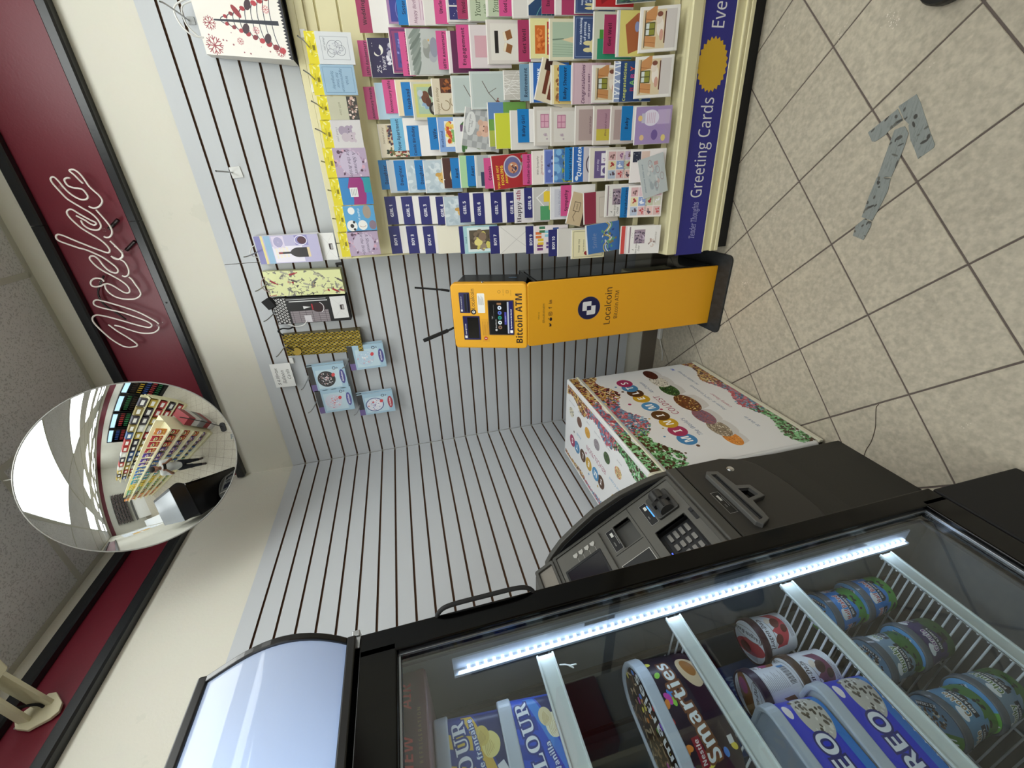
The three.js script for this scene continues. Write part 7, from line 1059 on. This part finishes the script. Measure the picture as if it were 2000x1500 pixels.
{
  const kinds = [['purple', '#5a3f8f'], ['yellow', '#d8c03a'], ['orange', '#d8843a'], ['blue', '#3f6fb4'], ['green', '#3f8f5a'], ['red', '#b4343c'], ['teal', '#3a9aa4'], ['dark', '#33303a']];
  const bagGeo = (w, h, d) => { const g = new THREE.BoxGeometry(0.001, h, w, 1, 6, 6), P = g.attributes.position; for (let i = 0; i < P.count; i++) { const v = P.getY(i) / h + 0.5, u = P.getZ(i) / w + 0.5, k = Math.pow(Math.sin(Math.PI * Math.min(0.98, Math.max(0.02, v))), 0.6) * Math.pow(Math.sin(Math.PI * Math.min(0.98, Math.max(0.02, u))), 0.6); P.setX(i, Math.sign(P.getX(i)) * d * 0.5 * k); } g.computeVertexNormals(); return g.translate(0, h / 2, 0); };
  const geo = bagGeo(0.2, 0.27, 0.09);
  const mats = kinds.map(([n, c], i) => { const art = canvas(96, 128, (g, w, h) => { g.fillStyle = c; g.fillRect(0, 0, w, h); g.fillStyle = i % 2 ? '#f2e6a0' : '#e8e4ea'; g.beginPath(); g.ellipse(48, 46, 34, 18, -0.2, 0, 7); g.fill(); g.fillStyle = ['#c2482e', '#3a2a5a'][i % 2]; g.fillRect(26, 40, 44, 10); for (let k = 0; k < 14; k++) { g.fillStyle = ['#d8a24a', '#e6c86a', '#b4703a'][k % 3]; g.beginPath(); g.ellipse(rnd(10, 86), rnd(76, 116), 10, 6, rnd(3), 0, 7); g.fill(); } }); return new THREE.MeshPhysicalMaterial({ map: art, roughness: 0.25 }); });
  const proto = {};
  for (let l = 0; l < 5; l++) for (let k = 0; k < 24; k++) {
    const seg = Math.floor(k / 3 + l * 0.7), kd = (seg * 3 + l * 5) % 8, z = SH.z0 + 0.18 + k * 0.245, key = kinds[kd][0], label = `${key} snack bag, ${ORD[k]} on the ${TIER[l]} shelf of the mirrored aisle`;
    const pos = [SH.x0 + 0.1 + rnd(0.03), LV[l] + 0.001, z + rnd(-0.01, 0.01)];
    if (!proto[kd]) { const t = thing('snack_bag', label, 'snack bag', pos, 'snack bags on the mirrored aisle', true); part('bag', geo, mats[kd], t); proto[kd] = t; } else copy(proto[kd], 'snack_bag', pos, rnd(-0.15, 0.15), label);
  }
  const boxM = ['#a83a3a', '#d0cfcb', '#3f5a8a', '#8a7a4a', '#44404a', '#b8a04a'].map((c) => mat(c, 0.5)), names = ['red', 'white', 'blue', 'tan', 'black', 'mustard'], bp = {};
  for (let l = 0; l < 5; l++) for (let k = 0; k < 14; k++) {
    const c = Math.floor(rnd(6)), label = `${names[c]} goods box, ${ORD[k]} on the ${TIER[l]} shelf of the back mirrored aisle`, pos = [4.48, [0.14, 0.5, 0.86, 1.22, 1.58][l] + 0.001, 1.5 + k * 0.47];
    if (!bp[c]) { const t = thing('goods_box', label, 'box', pos, 'boxed goods on the second mirrored aisle', true); part('carton', new RoundedBoxGeometry(0.26, 0.26, 0.4, 1, 0.01).translate(0, 0.13, 0), boxM[c], t); part('label', new THREE.PlaneGeometry(0.24, 0.12).rotateY(-Math.PI / 2).translate(-0.131, 0.14, 0), K.paper, t); bp[c] = t; } else copy(bp[c], 'goods_box', pos, 0, label);
  }
  // end of the aisle
  const e = thing('display_stack', 'stack of white and red boxed goods at the end of the mirrored aisle', 'display', [2.7, 0, 1.25]);
  for (let k = 0; k < 5; k++) part('box', new RoundedBoxGeometry(0.7, 0.22, 0.3, 1, 0.008).translate(2.75 + 0.02 * (k % 2), 0.115 + 0.225 * k, 1.32), [mat('#cfccc6', 0.5), mat('#8f2f34', 0.5), mat('#7f7d7c', 0.6)][k % 3], e);
}
// far walls: a bank of drinks coolers and a counter with shelves
for (let k = 0; k < 4; k++) {
  const t = thing('drinks_cooler', `drinks cooler ${['nearest the back wall', 'second from the back wall', 'third from the back wall', 'farthest from the back wall'][k]} along the right wall`, 'cooler', [7.6, 0, 1.0 + 1.5 * k]);
  const z = 1.0 + 1.5 * k;
  part('case', [box(7.3, 7.98, 0, 0.2, z - 0.7, z + 0.7), box(7.3, 7.98, 2.0, 2.35, z - 0.7, z + 0.7), box(7.9, 7.98, 0.2, 2, z - 0.7, z + 0.7), box(7.3, 7.98, 0.2, 2, z - 0.7, z - 0.66), box(7.3, 7.98, 0.2, 2, z + 0.66, z + 0.7)], K.black, t);
  part('sign', box(7.288, 7.3, 2.05, 2.3, z - 0.6, z + 0.6), new THREE.MeshStandardMaterial({ color: '#9fc4e0', emissive: new THREE.Color(0.5, 0.72, 0.9), emissiveIntensity: 0.8 }), t);
  for (let s = 0; s < 5; s++) part('shelf_of_drinks', [0, 1, 2, 3, 4, 5, 6].map((i) => new THREE.CylinderGeometry(0.045, 0.045, 0.22, 10).translate(7.55, 0.36 + s * 0.34, z - 0.54 + i * 0.18)), mat(['#2f7a4a', '#b4343c', '#2f4f9a', '#c9a02c', '#3a2a20'][(s + k) % 5], 0.3), t);
}
{
  const t = thing('counter', 'white service counter with grey shelving at the far end of the shop', 'counter', [2.6, 0, 9.8]);
  part('cabinet', box(0.9, 4.2, 0, 0.95, 9.4, 9.9, 0.01), K.white, t); part('worktop', box(0.86, 4.24, 0.95, 0.99, 9.34, 9.95, 0.006), K.gray, t);
  for (let k = 0; k < 6; k++) part('wall_shelf', box(0.9, 4.2, 1.15 + 0.22 * k, 1.17 + 0.22 * k, 10.5, 10.9), K.gray, t);
  part('stock', [0, 1, 2, 3, 4].flatMap((r) => [...Array(22)].map((_, i) => box(1.0 + i * 0.145, 1.11 + i * 0.145, 1.17 + 0.22 * r, 1.3 + 0.22 * r + 0.04 * ((i * 7 + r) % 3) * 0.5, 10.6, 10.72))), mat('#5b4f4c', 0.5), t);
  const p = thing('window_poster', 'yellow poster hanging in the shop window, seen at the edge of the round mirror', 'poster', [-0.05, 1.8, 6.3]);
  part('paper', box(-0.068, -0.06, 1.35, 2.1, 5.75, 6.9), mat('#d8a63c', 0.6), p);
  const s = thing('sill_counter', 'cream counter running below the shop window', 'counter', [0.2, 0, 6.9]);
  part('cabinet', box(0.0, 0.5, 0, 0.8, 5.2, 8.6, 0.01), K.cream, s); part('worktop', box(0.0, 0.54, 0.8, 0.84, 5.15, 8.65, 0.006), K.white, s);
}

// ================================================================ the person taking the picture, visible in the round mirror
{
  const yaw = 0.486536, bx = Math.sin(yaw), bz = Math.cos(yaw), rx = Math.cos(yaw), rz = -Math.sin(yaw);   // back and right of the person
  const foot = [1.55 + 0.42 * bx, 0, 2.2926 + 0.42 * bz];
  const W = (r, y, b) => [foot[0] + r * rx + b * bx, y, foot[2] + r * rz + b * bz];   // right, up, backwards
  const bones = (list) => list.map(([a, b, ra, rb]) => ({ a: V(...W(...a)), b: V(...W(...b)), ra, rb }));
  const fist = (s) => [[[s * 0.055, 1.565, -0.36], [s * 0.075, 1.6, -0.365], 0.024, 0.022], ...[0, 1, 2, 3].flatMap((i) => [[[s * 0.078, 1.545 + i * 0.021, -0.365], [s * 0.098, 1.548 + i * 0.021, -0.385], 0.009, 0.0085], [[s * 0.098, 1.548 + i * 0.021, -0.385], [s * 0.082, 1.548 + i * 0.021, -0.4], 0.0085, 0.008]]), [[s * 0.05, 1.56, -0.36], [s * 0.03, 1.6, -0.375], 0.011, 0.009]];
  const arm = (s) => [[[s * 0.19, 1.42, 0.02], [s * 0.23, 1.22, -0.1], 0.048, 0.04], [[s * 0.23, 1.22, -0.1], [s * 0.075, 1.54, -0.34], 0.038, 0.026]];
  const leg = (s, z) => [[[s * 0.09, 0.9, 0], [s * 0.1, 0.5, z * 0.5], 0.085, 0.06], [[s * 0.1, 0.5, z * 0.5], [s * 0.11, 0.1, z], 0.056, 0.04], [[s * 0.11, 0.07, z + 0.03], [s * 0.125, 0.04, z - 0.14], 0.04, 0.034]];
  const torso = [[[0, 0.95, 0], [0, 1.2, 0.01], 0.13, 0.125], [[0, 1.2, 0.01], [0, 1.36, 0.02], 0.125, 0.12], [[-0.15, 1.4, 0.02], [0.15, 1.4, 0.02], 0.075, 0.075]];
  const head = [[[0, 1.42, 0.02], [0, 1.56, 0.0], 0.055, 0.052], [[0, 1.62, -0.02], [0, 1.67, -0.005], 0.074, 0.086], [[0, 1.59, -0.055], [0, 1.575, -0.062], 0.045, 0.036], [[0, 1.63, -0.105], [0, 1.612, -0.114], 0.011, 0.014], [[-0.084, 1.64, 0.0], [-0.088, 1.62, 0.0], 0.014, 0.011], [[0.084, 1.64, 0], [0.088, 1.62, 0], 0.014, 0.011]];
  function skin(list, cell, grow, k) {
    const B = bones(list), lo = V(9, 9, 9), hi = V(-9, -9, -9);
    for (const q of B) for (const [p, r] of [[q.a, q.ra], [q.b, q.rb]]) { lo.min(p.clone().subScalar(r + 0.05)); hi.max(p.clone().addScalar(r + 0.05)); }
    const L = Math.max(hi.x - lo.x, hi.y - lo.y, hi.z - lo.z), c = lo.clone().add(hi).multiplyScalar(0.5), n = Math.ceil(L / cell), mc = new MarchingCubes(n, K.white, false, false, 400000), half = n / 2;
    mc.isolation = 0;
    const seg = B.map((q) => ({ ...q, d: q.b.clone().sub(q.a), l2: Math.max(1e-9, q.b.distanceToSquared(q.a)) }));
    for (let z = 0; z < n; z++) for (let y = 0; y < n; y++) for (let x = 0; x < n; x++) {
      const px = c.x + ((x - half) / half) * (L / 2), py = c.y + ((y - half) / half) * (L / 2), pz = c.z + ((z - half) / half) * (L / 2); let s = 0;
      for (const q of seg) { const ax = px - q.a.x, ay = py - q.a.y, az = pz - q.a.z, t = Math.max(0, Math.min(1, (ax * q.d.x + ay * q.d.y + az * q.d.z) / q.l2)), ex = ax - t * q.d.x, ey = ay - t * q.d.y, ez = az - t * q.d.z; s += Math.exp(-k * (Math.sqrt(ex * ex + ey * ey + ez * ez) - (q.ra + (q.rb - q.ra) * t) - grow)); }
      mc.field[z * n * n + y * n + x] = Math.log(s + 1e-30) / k;
    }
    mc.update();
    const g = new THREE.BufferGeometry(), cnt = mc.count, P = new Float32Array(cnt * 3), N = new Float32Array(cnt * 3);
    for (let i = 0; i < cnt; i++) { for (let a = 0; a < 3; a++) { P[3 * i + a] = mc.positionArray[3 * i + a] * (L / 2) + c.getComponent(a); N[3 * i + a] = mc.normalArray[3 * i + a]; } }
    g.setAttribute('position', new THREE.BufferAttribute(P, 3)); g.setAttribute('normal', new THREE.BufferAttribute(N, 3)); g.setAttribute('uv', new THREE.BufferAttribute(new Float32Array(cnt * 2), 2)); return g;
  }
  const t = thing('person', 'person in pale grey shirt and dark trousers holding up a phone, seen in the mirror', 'person', foot);
  const sk = mat('#8a5f48', 0.55);
  const bodyGeo = join([skin([...torso, ...head, ...arm(-1), ...arm(1), ...leg(-1, -0.05), ...leg(1, 0.06)], 0.014, 0, 60), skin(fist(-1), 0.0035, 0, 240), skin(fist(1), 0.0035, 0, 240)]);
  const b = part('body', bodyGeo, sk, t);
  const eye = (s) => new THREE.SphereGeometry(0.009, 12, 8).translate(...W(s * 0.032, 1.637, -0.088));
  part('eyes', [eye(-1), eye(1)], K.blackMatte, b); part('mouth', rod(W(-0.02, 1.583, -0.1), W(0.02, 1.583, -0.1), 0.004), mat('#6a3a34', 0.6), b);
  part('shirt', skin([...torso, ...arm(-1).slice(0, 1), ...arm(1).slice(0, 1)].map((q) => q), 0.014, 0.012, 60), mat('#c9cac4', 0.85), t);
  part('trousers', skin([[[0, 0.9, 0], [0, 0.98, 0], 0.125, 0.12], ...leg(-1, -0.05).slice(0, 2), ...leg(1, 0.06).slice(0, 2)], 0.014, 0.014, 60), mat('#1c1f27', 0.85), t);
  part('shoe', skin(leg(-1, -0.05).slice(2), 0.008, 0.008, 90), mat('#3a2f28', 0.6), t); part('shoe', skin(leg(1, 0.06).slice(2), 0.008, 0.008, 90), mat('#3a2f28', 0.6), t);
  part('hair', skin([[[0, 1.68, 0.03], [0, 1.7, -0.02], 0.085, 0.075], [[0, 1.63, 0.05], [0, 1.68, 0.04], 0.07, 0.08]], 0.008, 0.004, 80), mat('#15110f', 0.7), t);
  const ph = thing('phone', 'dark phone held sideways in both hands of the person', 'phone', W(0, 1.54, -0.4));
  const pg = new RoundedBoxGeometry(0.15, 0.074, 0.008, 3, 0.004), m = new THREE.Matrix4().makeRotationY(yaw).setPosition(...W(0, 1.579, -0.405));
  part('case', pg.applyMatrix4(m), K.black, ph);
  part('screen', new THREE.PlaneGeometry(0.14, 0.066).translate(0, 0, 0.0043).applyMatrix4(m), mat('#22262a', 0.1), ph);
}
renderer.render(scene, camera);
